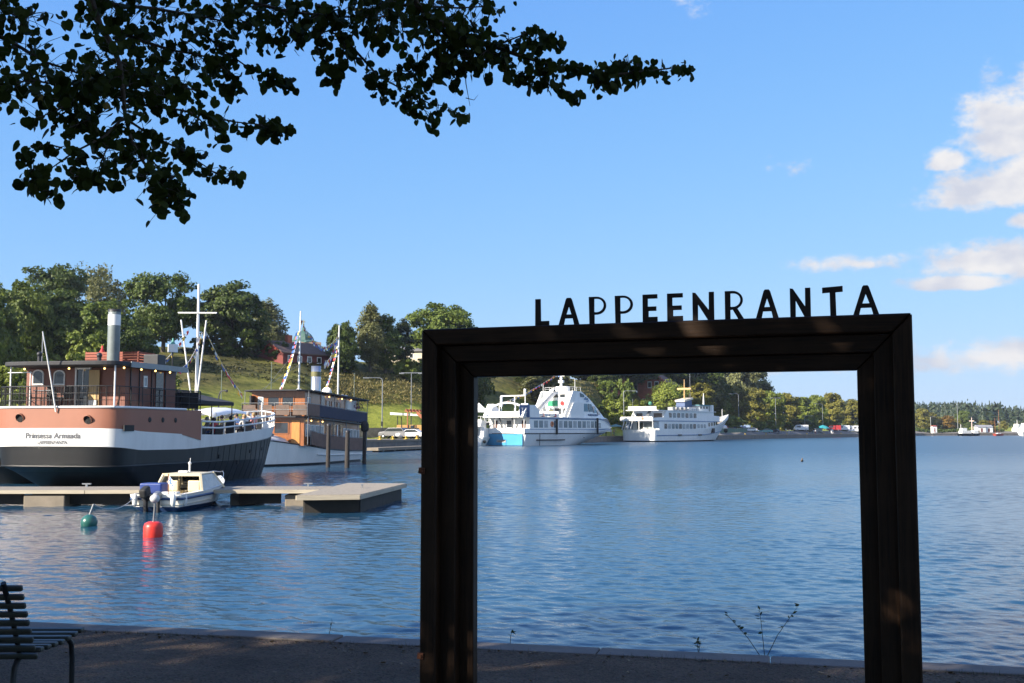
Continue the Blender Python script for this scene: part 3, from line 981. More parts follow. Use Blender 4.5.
def tree_proto(name, seed, H, W, base, nclump, per, size, leafm, kind='round', limbs=6, trunk_r=None):
    """an (unlinked from the scene's view) tree: trunk with limbs, and a crown of leaf clumps"""
    r = random.Random(seed)
    root = thing(name, None, None)
    mt, ml = MB(), MB()
    tr = trunk_r or H * .022
    top = H * .72
    wob = [Vector((0, 0, -1.0))] + [Vector((r.uniform(-.02, .02) * H * (i / 5), r.uniform(-.02, .02) * H * (i / 5), top * i / 5)) for i in range(0, 6)]
    mt.tube(wob, [tr * 1.5, tr * 1.25, tr, tr * .85, tr * .65, tr * .4, tr * .15], 8)
    hc = (H + base) / 2; rz = (H - base) / 2; rx = W / 2
    lobes = []
    for i in range(limbs):
        a = 2 * pi * i / limbs + r.uniform(-.4, .4); z0 = base * .8 + (H * .55 - base * .8) * r.random()
        k = r.uniform(.45, .72)
        tip = Vector((cos(a) * rx * k, sin(a) * rx * k, min(H * .86, z0 + r.uniform(.16, .32) * H)))
        p0 = Vector((0, 0, z0)); mid = p0.lerp(tip, .5) + Vector((0, 0, -.03 * H))
        mt.tube([p0, mid, tip], [tr * .5, tr * .33, tr * .1], 6)
        lobes.append((tip, r.uniform(.36, .52)))
    if kind in ('round', 'willow'):
        lobes.append((Vector((r.uniform(-.1, .1) * rx, r.uniform(-.1, .1) * rx, H - rz * .42)), .55))
    for i in range(nclump):
        if kind == 'round' and i % 5 < 3:
            tip, q = lobes[i % len(lobes)]
            d = Vector((r.gauss(0, 1), r.gauss(0, 1), r.gauss(.25, .9))).normalized()
            c = tip + Vector((d.x * rx * q, d.y * rx * q, d.z * rz * q)) * r.uniform(.6, 1.02)
            c.z = min(c.z, H - .3)
        else:
            d = Vector((r.gauss(0, 1), r.gauss(0, 1), r.gauss(0, 1))).normalized()
            k = r.uniform(.5, 1) ** .55
            lump = 1 + .34 * mnoise.noise(d * 2.1 + Vector((seed, 0, 0)))
            if kind == 'tall':
                zt = (d.z + 1) / 2
                lump *= (0.62 + .55 * (1 - zt)) if zt > .25 else .8
            elif kind == 'pine':
                zt = (d.z + 1) / 2
                lump *= 1.0 - .45 * zt
            c = Vector((d.x * rx * k * lump, d.y * rx * k * lump, hc + d.z * rz * k * (.92 + .12 * lump)))
        out = (c - Vector((0, 0, hc))); out.normalize()
        cr_ = r.uniform(.075, .125) * (H * .45 + W * .55)
        leaf_cloud(ml, c, cr_, per, size, r, .62 if kind != 'willow' else 1.1, .25, out)
    mt.build("trunk", BARK, root)
    ml.build("crown", leafm, root, fix=False)
    return root


PROTO = {
    'round1': tree_proto("broadleaf_tree", 1, 15, 12.5, 1.2, 230, 80, .62, L_DARK, 'round', 8),
    'round2': tree_proto("broadleaf_tree", 2, 14, 13.0, 0.8, 230, 80, .62, L_MID, 'round', 7),
    'round3': tree_proto("broadleaf_tree", 5, 16, 12.0, 2.2, 220, 78, .62, L_DARK, 'round', 9),
    'airy': tree_proto("broadleaf_tree", 8, 16, 12.0, 2.0, 170, 60, .5, L_OLIVE, 'round', 9),
    'tall': tree_proto("birch_tree", 3, 17, 7.5, 1.8, 180, 66, .52, L_OLIVE, 'tall', 8),
    'tall2': tree_proto("aspen_tree", 13, 15, 7.5, 1.0, 170, 66, .52, L_MID, 'tall', 8),
    'willow': tree_proto("willow_tree", 4, 10, 10, 0.2, 180, 70, .46, L_LIT, 'willow', 8),
    'prom': tree_proto("promenade_tree", 6, 11, 8.5, 0.4, 160, 70, .54, L_YEL, 'round', 7),
    'bush': tree_proto("shrub", 7, 4.6, 6.0, -.6, 120, 66, .40, L_LIT, 'round', 5, .08),
    'pine': tree_proto("pine_tree", 9, 15, 6.5, 2.5, 120, 60, .48, L_PINE, 'pine', 7),
}
USED = set()


def plant(kind, px, Y, top, wpx, label, leafm=None, group=None, cat='tree', base_y=None):
    """kind of tree at picture column px, Y metres away, its top reaching picture row `top` and wpx wide"""
    if base_y: Y = find_Y(px, base_y)
    p = onland_Y(px, Y)
    zt = EYE + (431 - top) / F_PX * Y
    H = max(1.5, zt - p.z)
    src = PROTO[kind]
    sizes = {'round1': (15, 12.5), 'round2': (14, 13), 'round3': (16, 12), 'airy': (16, 12), 'tall': (17, 7.5), 'tall2': (15, 7.5), 'willow': (10, 10), 'prom': (11, 8.5), 'bush': (4.6, 6), 'pine': (15, 6.5)}[kind]
    sz = H / sizes[0]; sw = wpx / F_PX * Y / sizes[1] * 1.06
    rz = rnd.uniform(0, 6.28)
    if kind not in USED:
        USED.add(kind); o = src
    else:
        o = copy_tree(src)
    o.location = p; o.rotation_euler = (0, 0, rz); o.scale = (sw, sw, sz)
    tag(o, label, cat, group)
    if leafm is not None:
        for ch in o.children:
            if ch.name.startswith("crown"):
                ch.material_slots[0].link = 'OBJECT'; ch.material_slots[0].material = leafm
    return o


G1 = "trees on the grassy hill"
plant('round2', -16, 150, 287, 62, "yellow-green bushy tree cut off by the left edge of the photo", L_MID, G1, base_y=402)
plant('round2', 22, 175, 284, 58, "mid-green tree at the far left, its crown just under the tall dark one's", L_MID, G1, base_y=378)
plant('round3', 50, 212, 259, 62, "tallest dark tree of the clump at the far left", L_DARK, G1)
plant('airy', 96, 232, 263, 60, "loose olive-grey tree standing behind the funnel of the brown ship", L_OLIVE, G1)
plant('round1', 62, 188, 293, 62, "dark tree in the middle of the left clump, in front of the tallest one", L_DARK, G1, base_y=374)
plant('round2', 98, 168, 302, 72, "broad bright-green tree right behind the brown ship's funnel", L_MID, G1, base_y=374)
plant('round1', 128, 178, 318, 44, "low dark tree filling the gap right of the funnel", L_DARK, G1, base_y=374)
plant('round3', 163, 214, 268, 62, "big round dark tree left of the white signal mast", L_DARK, G1, base_y=352)
plant('round1', 231, 206, 283, 66, "big dark tree right of the white signal mast", L_DARK, G1, base_y=356)
plant('tall', 267, 264, 298, 38, "slender grey-green birch between the big dark tree and the red barn", L_OLIVE, G1)
plant('round2', 343, 222, 323, 28, "small dark tree at the right-hand end of the red barn", L_DARK, G1, base_y=371)
plant('tall', 370, 216, 301, 28, "tall pale birch, tallest of the trees between barn and picture frame", L_OLIVE, G1, base_y=372)
plant('tall2', 385, 212, 314, 30, "dark-green tree leaning against the tall pale birch", L_MID, G1, base_y=373)
plant('pine', 403, 216, 318, 24, "thin-topped pine right of the pale birch", L_PINE, G1, base_y=372)
plant('round2', 440, 218, 305, 64, "round tree rising behind the frame's top left corner", L_MID, G1, base_y=372)
plant('round1', 470, 226, 330, 50, "dark tree hidden for the most part behind the frame's top beam", L_DARK, G1)
plant('bush', 406, 205, 359, 26, "light-green bush in front of the pale wall by the frame's left post", L_LIT, "shrubs on the hill", 'shrub', base_y=379)
plant('bush', 8, 128, 366, 46, "sunlit yellow-green bush behind the stern deck of the brown ship", L_LIT, "shrubs on the hill", 'shrub', base_y=412)
plant('bush', 42, 134, 352, 38, "bush behind the leaning flagstaff of the brown ship", L_LIT, "shrubs on the hill", 'shrub', base_y=392)
plant('bush', 88, 150, 341, 36, "pale bush just left of the brown ship's funnel", L_LIT, "shrubs on the hill", 'shrub', base_y=384)
plant('bush', 160, 132, 372, 34, "dark bush behind the roof end of the brown ship", L_MID, "shrubs on the hill", 'shrub', base_y=398)
plant('tall2', 548, 246, 366, 50, "yellow-green tree on the slope behind the blue-sterned ship", L_OLIVE, G1, base_y=408)
plant('tall2', 528, 262, 352, 34, "tree behind the yellow-green one, above the blue-sterned ship", L_MID, G1)
for i, (px, Y, top, w, lb) in enumerate([(588, 318, 350, 70, "left one of the big dark trees above the pointed ship"), (622, 326, 350, 66, "dark tree over the brick gable roof"),
                                         (660, 352, 348, 74, "dark tree standing behind the red brick house"), (698, 360, 350, 60, "dark tree right of the red brick house")]):
    plant(('round1', 'round3')[i % 2], px, Y, top, w, lb, L_DARK, G1)
plant('round2', 604, 308, 366, 30, "shaded low tree left of the brick gable roof", L_DARK, G1)
plant('bush', 607, 300, 381, 22, "dark shrub before the half-hidden red roof", L_MID, "shrubs on the hill", 'shrub')
plant('bush', 624, 300, 379, 20, "dark shrub right of the half-hidden red roof", L_MID, "shrubs on the hill", 'shrub')
plant('round2', 634, 336, 372, 24, "shaded low tree between the two brick houses", L_DARK, G1)
plant('bush', 617, 262, 397, 34, "bright-green bush between the two white ships", L_LIT, "shrubs on the hill", 'shrub', base_y=426)
plant('bush', 640, 272, 400, 28, "light bush above the stern of the white ferry", L_LIT, "shrubs on the hill", 'shrub', base_y=426)
plant('bush', 596, 250, 404, 24, "rough bush over the bow of the pointed ship", L_MID, "shrubs on the hill", 'shrub', base_y=424)
plant('willow', 670, 312, 383, 36, "round pale willow behind the white ferry", L_LIT, G1)
plant('tall', 707, 356, 366, 30, "dull-green birch above the ferry's yellow mast", L_OLIVE, G1)
plant('round2', 738, 430, 358, 46, "tall olive tree with its top cut by the frame, left of the open sky", L_OLIVE, G1)
plant('round1', 757, 446, 374, 34, "dark tree stepping down to the open sky", L_DARK, G1)
GP = "yellowing trees along the quay promenade"
for (px, Y, top, w, mt_, lb) in [(700, 345, 384, 30, L_YEL, "first promenade tree, right behind the ferry's mast"), (716, 360, 388, 30, L_LIT, "promenade tree over the ferry's bow"),
                                 (735, 372, 386, 30, L_YEL, "yellowing promenade tree right of the ferry's bow"), (753, 392, 389, 30, L_YEL, "promenade tree behind the green parked car"),
                                 (770, 406, 392, 28, L_LIT, "promenade tree beside the double lamp post"), (785, 424, 394, 28, L_YEL, "promenade tree behind the two people at the quay edge"),
                                 (803, 440, 398, 28, L_LIT, "promenade tree with a flat top, left of the gap in the row"), (816, 456, 396, 22, L_LIT, "pointed promenade tree above the teal tent"),
                                 (832, 472, 394, 26, L_YEL, "promenade tree above the white camper van"), (854, 492, 400, 24, L_YEL, "last promenade tree before the frame's right post")]:
    plant('prom', px, Y, top, w, lb, mt_, GP)
for (px, Y, top, w, mt_, lb) in [(690, 322, 408, 34, L_MID, "low hedge-like shrub behind the white ferry's deck"), (728, 350, 416, 30, L_MID, "low shrub between ferry bow and parked cars"),
                                 (765, 388, 420, 28, L_MID, "low shrub behind the lamp post's foot"), (797, 420, 419, 34, L_DARK, "dark low hedge by the people on the quay"),
                                 (836, 462, 420, 22, L_LIT, "low shrub behind the red van")]:
    plant('bush', px, Y, top, w, lb, mt_, "shrubs along the quay", 'shrub')
GF = "small trees on the distant quay"
for i, (px, Y, top, w, mt_, lb) in enumerate([(922, 650, 409, 16, L_YEL, "yellow-green distant tree at the edge of the frame's right post"), (931, 660, 413, 14, L_YEL, "second small distant tree right of the frame"),
                                    (939, 668, 417, 12, L_YEL, "low yellowing tree on the distant quay"), (948, 660, 416, 12, L_RUSTY, "rusty-orange tree on the distant quay"),
                                    (956, 668, 419, 10, L_YEL, "small tree left of the black-hulled ship"), (963, 690, 411, 15, L_MID, "green round tree behind the black-hulled ship"),
                                    (984, 665, 420, 9, L_YEL, "yellow tree right of the black-hulled ship"), (991, 668, 421, 7, L_RUSTY, "orange-tinged little tree over the distant sheds"),
                                    (1004, 668, 421, 8, L_YEL, "small yellow tree right of the red sailing boat")]):
    plant('prom', px, Y, top, w, lb, mt_, GF)
for k in PROTO:
    if k not in USED:
        for ch in list(PROTO[k].children): bpy.data.objects.remove(ch)
        bpy.data.objects.remove(PROTO[k])

# rough growth on the upper slope: brambles darkened to stand in for shade under the trees, dry tall grass farther right
m = MB(); mg = MB()
br = random.Random(61)
for i in range(210):
    px = br.uniform(182, 330); row = br.uniform(344, 374) if i % 5 else br.uniform(370, 384)
    Y = find_Y(px, row)
    p = onland_Y(px, Y)
    if p.z < 8.5: continue
    leaf_cloud(m, p + Vector((0, 0, .05)), br.uniform(.6, 1.9), 26, .36, br, .22)
for i in range(900):
    px = br.uniform(316, 424) if i % 3 else br.uniform(560, 640); row = br.uniform(373, 404)
    Y = find_Y(px, row)
    p = onland_Y(px, Y)
    if p.z < 5: continue
    for _ in range(16):
        a = br.uniform(0, 6.28); q = p + Vector((br.gauss(0, .8), br.gauss(0, .8), -.1)); h = br.uniform(.15, .48)
        sd = Vector((cos(a), sin(a), 0)) * .10
        mg.add([q - sd, q + sd, q + Vector((br.gauss(0, .2), br.gauss(0, .2), h))], [(0, 1, 2)])
tag(m.build("shade_brambles", leaf_mat("shade_bramble_leaves", (0.022, 0.028, 0.008), (0.075, 0.075, 0.020), .2), fix=False), "rough undergrowth, darkened to stand in for shade, on the bank below the ridge trees", "undergrowth", kind='stuff')
tag(mg.build("dry_grass", leaf_mat("dry_grass_blades", (0.10, 0.10, 0.025), (0.30, 0.24, 0.085), .3), fix=False), "long dry grass on the upper slope either side of the frame's left post", "grass", kind='stuff')

for (px, top, w, b_, lb) in ((203, 336, 22, 353, "low dark shrub under the trees left of the signal mast"), (226, 338, 26, 356, "low dark shrub at the foot of the big tree right of the signal mast"), (252, 338, 30, 357, "low dark shrub between the big dark tree and the barn"),
                          (278, 342, 26, 360, "low shrub touching the red barn's left gable"), (345, 356, 24, 373, "low shrub right of the red barn"), (425, 358, 28, 375, "low shrub behind the frame's left post, by the pale house"), (140, 330, 34, 362, "low dark shrub behind the slatted screen of the brown ship")):
    plant('bush', px, 200, top, w, lb, L_DARK, "shrubs on the hill", 'shrub', base_y=b_)
hd = MB(); hr_ = random.Random(12)
for i in range(260):
    px = hr_.uniform(916, 1003); p = onland(px, hr_.uniform(9, 12)); leaf_cloud(hd, p + Vector((0, 0, .8)), 1.3, 16, .7, hr_, .8)
tag(hd.build("quay_hedge", L_DARK, fix=False), "long dark hedge on the distant quay between frame and sailing boat", "hedge")
# the far wood: one mass of spruces and pines
m = MB()
fr = random.Random(77)
for i in range(1500):
    b = fr.uniform(770, 1500) if i < 1300 else fr.uniform(-400, -60)
    Y = fr.uniform(790, 1050)
    if b < 0: continue
    X = (b - 512) / F_PX * Y
    z = ground_z(X, Y)
    H = fr.uniform(13.5, 18.5) * (1 + .16 * mnoise.noise((b * .02, Y * .01, 0))) * (0.8 if b > 1000 else 1.0)
    w = H * fr.uniform(.19, .27)
    spruce = fr.random() < .7
    for k in range(30):
        t = fr.random() ** .8
        if spruce: rr = w * (1.02 - t)
        else: rr = w * 1.05 * sqrt(max(0, 1 - (2 * t - .9) ** 2)) + .3
        a = fr.uniform(0, 6.28)
        c = Vector((X + cos(a) * rr * .5, Y + sin(a) * rr * .5, z + H * (.1 + .9 * t)))
        e = Vector((X + cos(a) * rr, Y + sin(a) * rr, z + H * (.06 + .9 * t) - .25 * rr))
        sd = Vector((-sin(a), cos(a), 0)) * (rr * .55 + .35)
        m.add([c + Vector((0, 0, H * .06)), c + sd, e, c - sd], [(0, 1, 2, 3)])
tag(m.build("far_wood", leaf_mat("distant_spruce", (0.016, 0.032, 0.014), (0.045, 0.066, 0.026), .05), fix=False), "dark mass of spruces and pines closing the lake at the right", "forest", kind='stuff')

# ------------------------------------------------------------------ the park's lime trees overhead
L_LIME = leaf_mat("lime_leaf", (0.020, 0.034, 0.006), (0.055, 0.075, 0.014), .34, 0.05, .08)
L_LIMEY = leaf_mat("yellowed_lime_leaf", (0.14, 0.12, 0.02), (0.2, 0.15, 0.03), .3, 0.05)
lime = thing("lime_tree", "old lime tree whose leafy branches hang dark across the top left of the photo", "tree", (-4.6, -1.6, GROUND_Z), 0, "lime trees of the lakeside park")
LO = Vector((-4.6, -1.6, GROUND_Z))


def visible(p):
    return p.y > 0.2 and p.z < EYE + .42 * p.y + .15 and abs(p.x) < .5 * p.y + .4


def lime_leaf(m, p, nrm, tip, s_, mi=0):
    """heart-shaped leaf hanging from p towards tip"""
    tip = tip.normalized(); sd = tip.cross(nrm)
    if sd.length < .05: sd = tip.cross(Vector((1, .2, .1)))
    sd.normalize(); up = sd.cross(tip)
    out = [(0, 0), (-.28, -.12), (-.50, .06), (-.56, .34), (-.46, .64), (-.22, .86), (0.03, 1.02), (.24, .85), (.46, .62), (.56, .32), (.49, .05), (.27, -.11)]
    f = s_ * .16
    vs = [p + sd * (x * s_) + tip * (y * s_) + up * (abs(x) * f * 1.4) for x, y in out]
    m.add(vs, [tuple(range(12))], mi)


lt = MB()
lt.tube([LO - LO + Vector((0, 0, -.3)), Vector((0, 0, .4)), Vector((.05, 0, 1.6)), Vector((.1, .1, 3.0)), Vector((.0, .2, 5.2)), Vector((-.2, .1, 8))], [.42, .33, .28, .26, .18, .05], 14)
limbs = [[(.1, .1, 3.0), (.6, 1.8, 4.1), (1.4, 4.0, 4.75)], [(.05, .15, 3.3), (1.4, 1.6, 4.5), (2.9, 3.6, 5.0)],
         [(0, .2, 4.2), (-1.5, 1.5, 5.4), (-2.8, 3.6, 5.6)], [(0, .2, 4.4), (2.6, -.6, 5.6), (4.6, -.8, 6.2)], [(0, .2, 3.8), (-2.4, -.8, 5), (-4.4, -1.4, 5.8)], [(0, .2, 4.8), (.3, -2.6, 6), (.4, -4.2, 6.6)]]
for l in limbs: lt.tube(l, [.16, .10, .05], 9)

lf = MB()
tw = MB()
lrn = random.Random(21)
# branches that come into view: picture columns and rows, distance out, spread of the foliage (in metres), leaves per metre
TW = [
    ([(70, -60), (88, -10), (100, 25), (112, 45), (120, 65), (123, 90), (125, 115), (131, 140), (142, 160), (158, 182), (174, 202)], 6.0, 5.6, .12, 62, .016),
    ([(-30, 22), (0, 36), (20, 47), (45, 62), (70, 70), (96, 80)], 5.5, 6.2, .15, 62, .011),
    ([(118, 76), (90, 82), (60, 85), (30, 80), (0, 86), (-20, 90)], 5.8, 5.2, .12, 66, .007),
    ([(-30, -5), (0, 8), (25, 20), (32, 12)], 5.4, 5.6, .12, 75, .008),
    ([(105, 72), (80, 96), (55, 112), (36, 118)], 5.8, 5.4, .075, 55, .006),
    ([(70, 90), (75, 112), (92, 118), (70, 128)], 5.8, 5.5, .08, 60, .005),
    ([(123, 118), (105, 136), (86, 146), (74, 152), (60, 162), (46, 172), (45, 182)], 5.7, 5.3, .03, 14, .006),
    ([(62, 148), (48, 144), (34, 150), (22, 154)], 5.4, 5.3, .035, 42, .004),
    ([(44, 172), (34, 168), (28, 180), (40, 186)], 5.3, 5.3, .04, 60, .004),
    ([(45, 182), (48, 190), (54, 194)], 5.3, 5.3, .03, 60, .003),
    ([(82, 150), (70, 172), (76, 176), (88, 176)], 5.5, 5.4, .035, 50, .004),
    ([(110, 140), (102, 160), (96, 178), (110, 180)], 5.6, 5.5, .06, 55, .004),
    ([(120, 100), (150, 106), (180, 110), (210, 117), (235, 122), (265, 125), (288, 127)], 5.9, 6.4, .05, 36, .007),
    ([(190, 112), (205, 124), (222, 132)], 5.9, 6.0, .06, 70, .004),
    ([(255, 124), (275, 130), (292, 126)], 6.2, 6.3, .045, 60, .003),
    ([(125, 118), (150, 135), (180, 149), (205, 166), (222, 178)], 5.8, 6.2, .055, 38, .006),
    ([(205, 168), (222, 175), (234, 172), (238, 180)], 6.0, 6.1, .03, 40, .003),
    ([(180, 148), (190, 158), (196, 148)], 6.0, 6.0, .05, 60, .003),
    ([(131, 140), (150, 160), (170, 176), (178, 190)], 5.8, 5.6, .06, 60, .005),
    ([(150, 190), (166, 196), (186, 206)], 5.6, 5.7, .05, 60, .004),
    ([(116, 30), (140, 40), (170, 50), (200, 55), (225, 64)], 6.1, 6.6, .15, 78, .010),
    ([(100, 4), (150, 8), (200, 16), (245, 26)], 6.0, 6.6, .13, 80, .010),
    ([(120, 62), (150, 74), (175, 84), (200, 92)], 6.0, 6.3, .11, 66, .007),
    ([(120, 80), (150, 92), (170, 98)], 5.9, 6.0, .1, 66, .005),
    ([(200, 30), (220, 48), (246, 66), (268, 76), (284, 86)], 6.4, 6.8, .045, 30, .006),
    ([(212, 58), (228, 72), (240, 84), (226, 92)], 6.4, 6.5, .05, 52, .004),
    ([(268, 76), (282, 80), (293, 84)], 6.7, 6.8, .04, 60, .003),
    ([(240, 20), (262, 30), (270, 44)], 6.5, 6.5, .08, 70, .004),
    ([(215, -15), (250, 2), (290, 12), (330, 16), (370, 18), (410, 14)], 6.2, 6.8, .14, 86, .011),
    ([(280, 14), (296, 32), (300, 42)], 6.5, 6.5, .055, 70, .004),
    ([(318, 5), (335, 24), (350, 45), (364, 60), (378, 76), (400, 88), (416, 94)], 6.5, 6.9, .065, 48, .010),
    ([(322, 20), (320, 45), (328, 66), (338, 82)], 6.5, 6.5, .055, 55, .005),
    ([(345, 44), (340, 62), (334, 74)], 6.5, 6.5, .05, 50, .003),
    ([(372, 72), (372, 84), (388, 92)], 6.7, 6.7, .045, 70, .003),
    ([(412, 93), (420, 104), (430, 118), (434, 128)], 6.8, 6.8, .04, 36, .004),
    ([(416, 96), (430, 104), (446, 106), (462, 116)], 6.8, 6.8, .04, 40, .004),
    ([(400, 96), (410, 108), (414, 112)], 6.8, 6.8, .03, 50, .003),
    ([(340, -8), (380, 4), (420, 6), (460, 8), (490, 6)], 6.3, 6.6, .15, 80, .010),
    ([(380, 18), (376, 38), (386, 46)], 6.4, 6.4, .05, 50, .004),
    ([(402, 22), (404, 44), (410, 58)], 6.4, 6.4, .012, 8, .004),
    ([(400, -30), (418, 6), (436, 20), (460, 34), (490, 45), (520, 56), (555, 66), (590, 71), (620, 74), (650, 71), (686, 66)], 6.0, 6.6, .055, 62, .014),
    ([(430, 22), (448, 46), (446, 62)], 6.2, 6.2, .10, 90, .006),
    ([(460, 32), (470, 52), (474, 62)], 6.2, 6.2, .10, 90, .006),
    ([(470, 20), (482, 38), (490, 58)], 6.2, 6.2, .10, 90, .006),
    ([(445, 40), (425, 60), (410, 72), (392, 70)], 6.3, 6.4, .06, 55, .005),
    ([(446, 62), (440, 78), (424, 86)], 6.3, 6.4, .03, 40, .004),
    ([(452, 60), (456, 76), (458, 86)], 6.3, 6.3, .03, 45, .003),
    ([(464, 56), (466, 84), (470, 106)], 6.3, 6.3, .008, 0, .004),
    ([(466, 98), (474, 100), (478, 95)], 6.3, 6.3, .008, 0, .0025),
    ([(500, 44), (520, 36), (536, 28)], 6.2, 6.3, .035, 40, .005),
    ([(520, 54), (540, 36), (558, 42)], 6.3, 6.3, .05, 70, .004),
    ([(505, 56), (506, 72), (530, 80), (535, 84)], 6.2, 6.3, .04, 60, .004),
    ([(535, 62), (550, 86), (574, 94), (578, 98)], 6.3, 6.4, .04, 48, .004),
    ([(600, 72), (598, 84), (612, 86)], 6.4, 6.4, .035, 60, .003),
    ([(600, 70), (620, 62), (640, 64)], 6.5, 6.5, .04, 66, .003),
]
for (pts, d0, d1, spread, per, rad) in TW:
    P = []
    n = len(pts)
    for i, (px, py) in enumerate(pts):
        P.append(at(px, py, d0 + (d1 - d0) * i / (n - 1) + (lrn.uniform(-.06, .06) if 0 < i < n - 1 else 0)) - LO)
    tw.tube(P, [rad * 1.25 * (1 - .75 * i / (n - 1)) for i in range(n)], 6)
    for i in range(n - 1):
        L_ = (P[i + 1] - P[i]).length
        cnt = per * L_ * (3.0 if spread >= .1 else 2.3)
        k = int(cnt) + (1 if lrn.random() < cnt % 1 else 0)
        for _ in range(k):
            b = P[i].lerp(P[i + 1], lrn.random())
            off = Vector((max(-1.7, min(1.7, lrn.gauss(0, 1))), max(-2.4, min(2.4, lrn.gauss(0, 1.6))), max(-1.6, min(1.3, lrn.gauss(-.25, .9))))) * spread * .66
            p = b + off
            if off.length > .03 and lrn.random() < .5: tw.tube([b, b + off * .6 + Vector((0, 0, .01)), p], [.0022, .0016, .0010], 4, cap=False)
            nr = Vector((lrn.gauss(0, .8), lrn.gauss(-.5, .9), lrn.gauss(.5, .7)))
            tip = Vector((lrn.gauss(0, .7), lrn.gauss(0, .7), -.9))
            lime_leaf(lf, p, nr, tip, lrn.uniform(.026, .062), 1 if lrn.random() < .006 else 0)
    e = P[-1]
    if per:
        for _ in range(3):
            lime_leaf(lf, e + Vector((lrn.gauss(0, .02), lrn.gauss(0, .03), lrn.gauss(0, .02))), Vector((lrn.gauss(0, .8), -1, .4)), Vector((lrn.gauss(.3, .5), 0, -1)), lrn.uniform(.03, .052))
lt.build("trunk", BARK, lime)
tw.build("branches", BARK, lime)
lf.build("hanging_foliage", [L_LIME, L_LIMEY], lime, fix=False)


def park_crown(root, O, seed, n, R, zlo, zhi):
    m = MB(); r = random.Random(seed)
    cl = []
    for _ in range(170):
        while True:
            v = Vector((r.uniform(-1, 1), r.uniform(-1, 1), r.uniform(-1, 1)))
            if .35 < v.length <= 1: break
        cl.append(Vector((v.x * R, v.y * R, (zlo + zhi) / 2 + v.z * (zhi - zlo) / 2)))
    k = 0
    while k < n:
        c = r.choice(cl)
        p = c + Vector((r.gauss(0, .55), r.gauss(0, .55), r.gauss(0, .4)))
        k += 1
        if p.z < zlo - .3 or visible(p + O): continue
        lime_leaf(m, p, Vector((r.gauss(0, 1), r.gauss(0, 1), 1.2)), Vector((r.gauss(0, 1), r.gauss(0, 1), -.6)), r.uniform(.15, .24))
    m.build("crown", L_LIME, root, fix=False)


park_crown(lime, LO, 31, 21000, 6.6, 4.0, 11.5)
for (x, y, sd, lb) in [(-5.5, -11.5, 34, "unseen lime tree added to darken the foreground, straight behind the viewer"), (-15.5, -9.5, 35, "unseen lime tree added to darken the foreground, farther back on the left"), (-12.6, .4, 32, "lime tree standing left of the bench, outside the photo"), (4.2, -3.4, 33, "lime tree standing behind the viewer's right shoulder")]:  # the trees behind the viewer are unseen, added to block sky light
    O_ = Vector((x, y, GROUND_Z))
    t = thing("lime_tree", lb, "tree", O_, 0, "lime trees of the lakeside park")
    m = MB(); m.tube([(0, 0, -.3), (0, 0, .4), (.05, 0, 1.8), (0, .1, 4), (.1, 0, 8)], [.4, .32, .27, .22, .06], 12)
    for a in range(6): m.tube([(0, .1, 3.4 + .2 * a), (1.7 * cos(a), 1.7 * sin(a), 5), (4 * cos(a), 4 * sin(a), 6.2)], [.14, .09, .04], 8)
    m.build("trunk", BARK, t)
    park_crown(t, O_, sd, 17000, 6.2, 3.8, 11.0)

# ================================================================== SHIPS
def tabl(v):
    return (lambda t: interp(v, t)) if isinstance(v, list) else (lambda t: v)


def plan_w(t, tc, n, b0, p):
    w = 1.0
    if t < tc: w *= max(0.0, 1 - (1 - t / tc) ** n) ** (1.0 / n)
    if t > b0: w *= max(0.0, 1 - ((t - b0) / (1 - b0)) ** p)
    return w


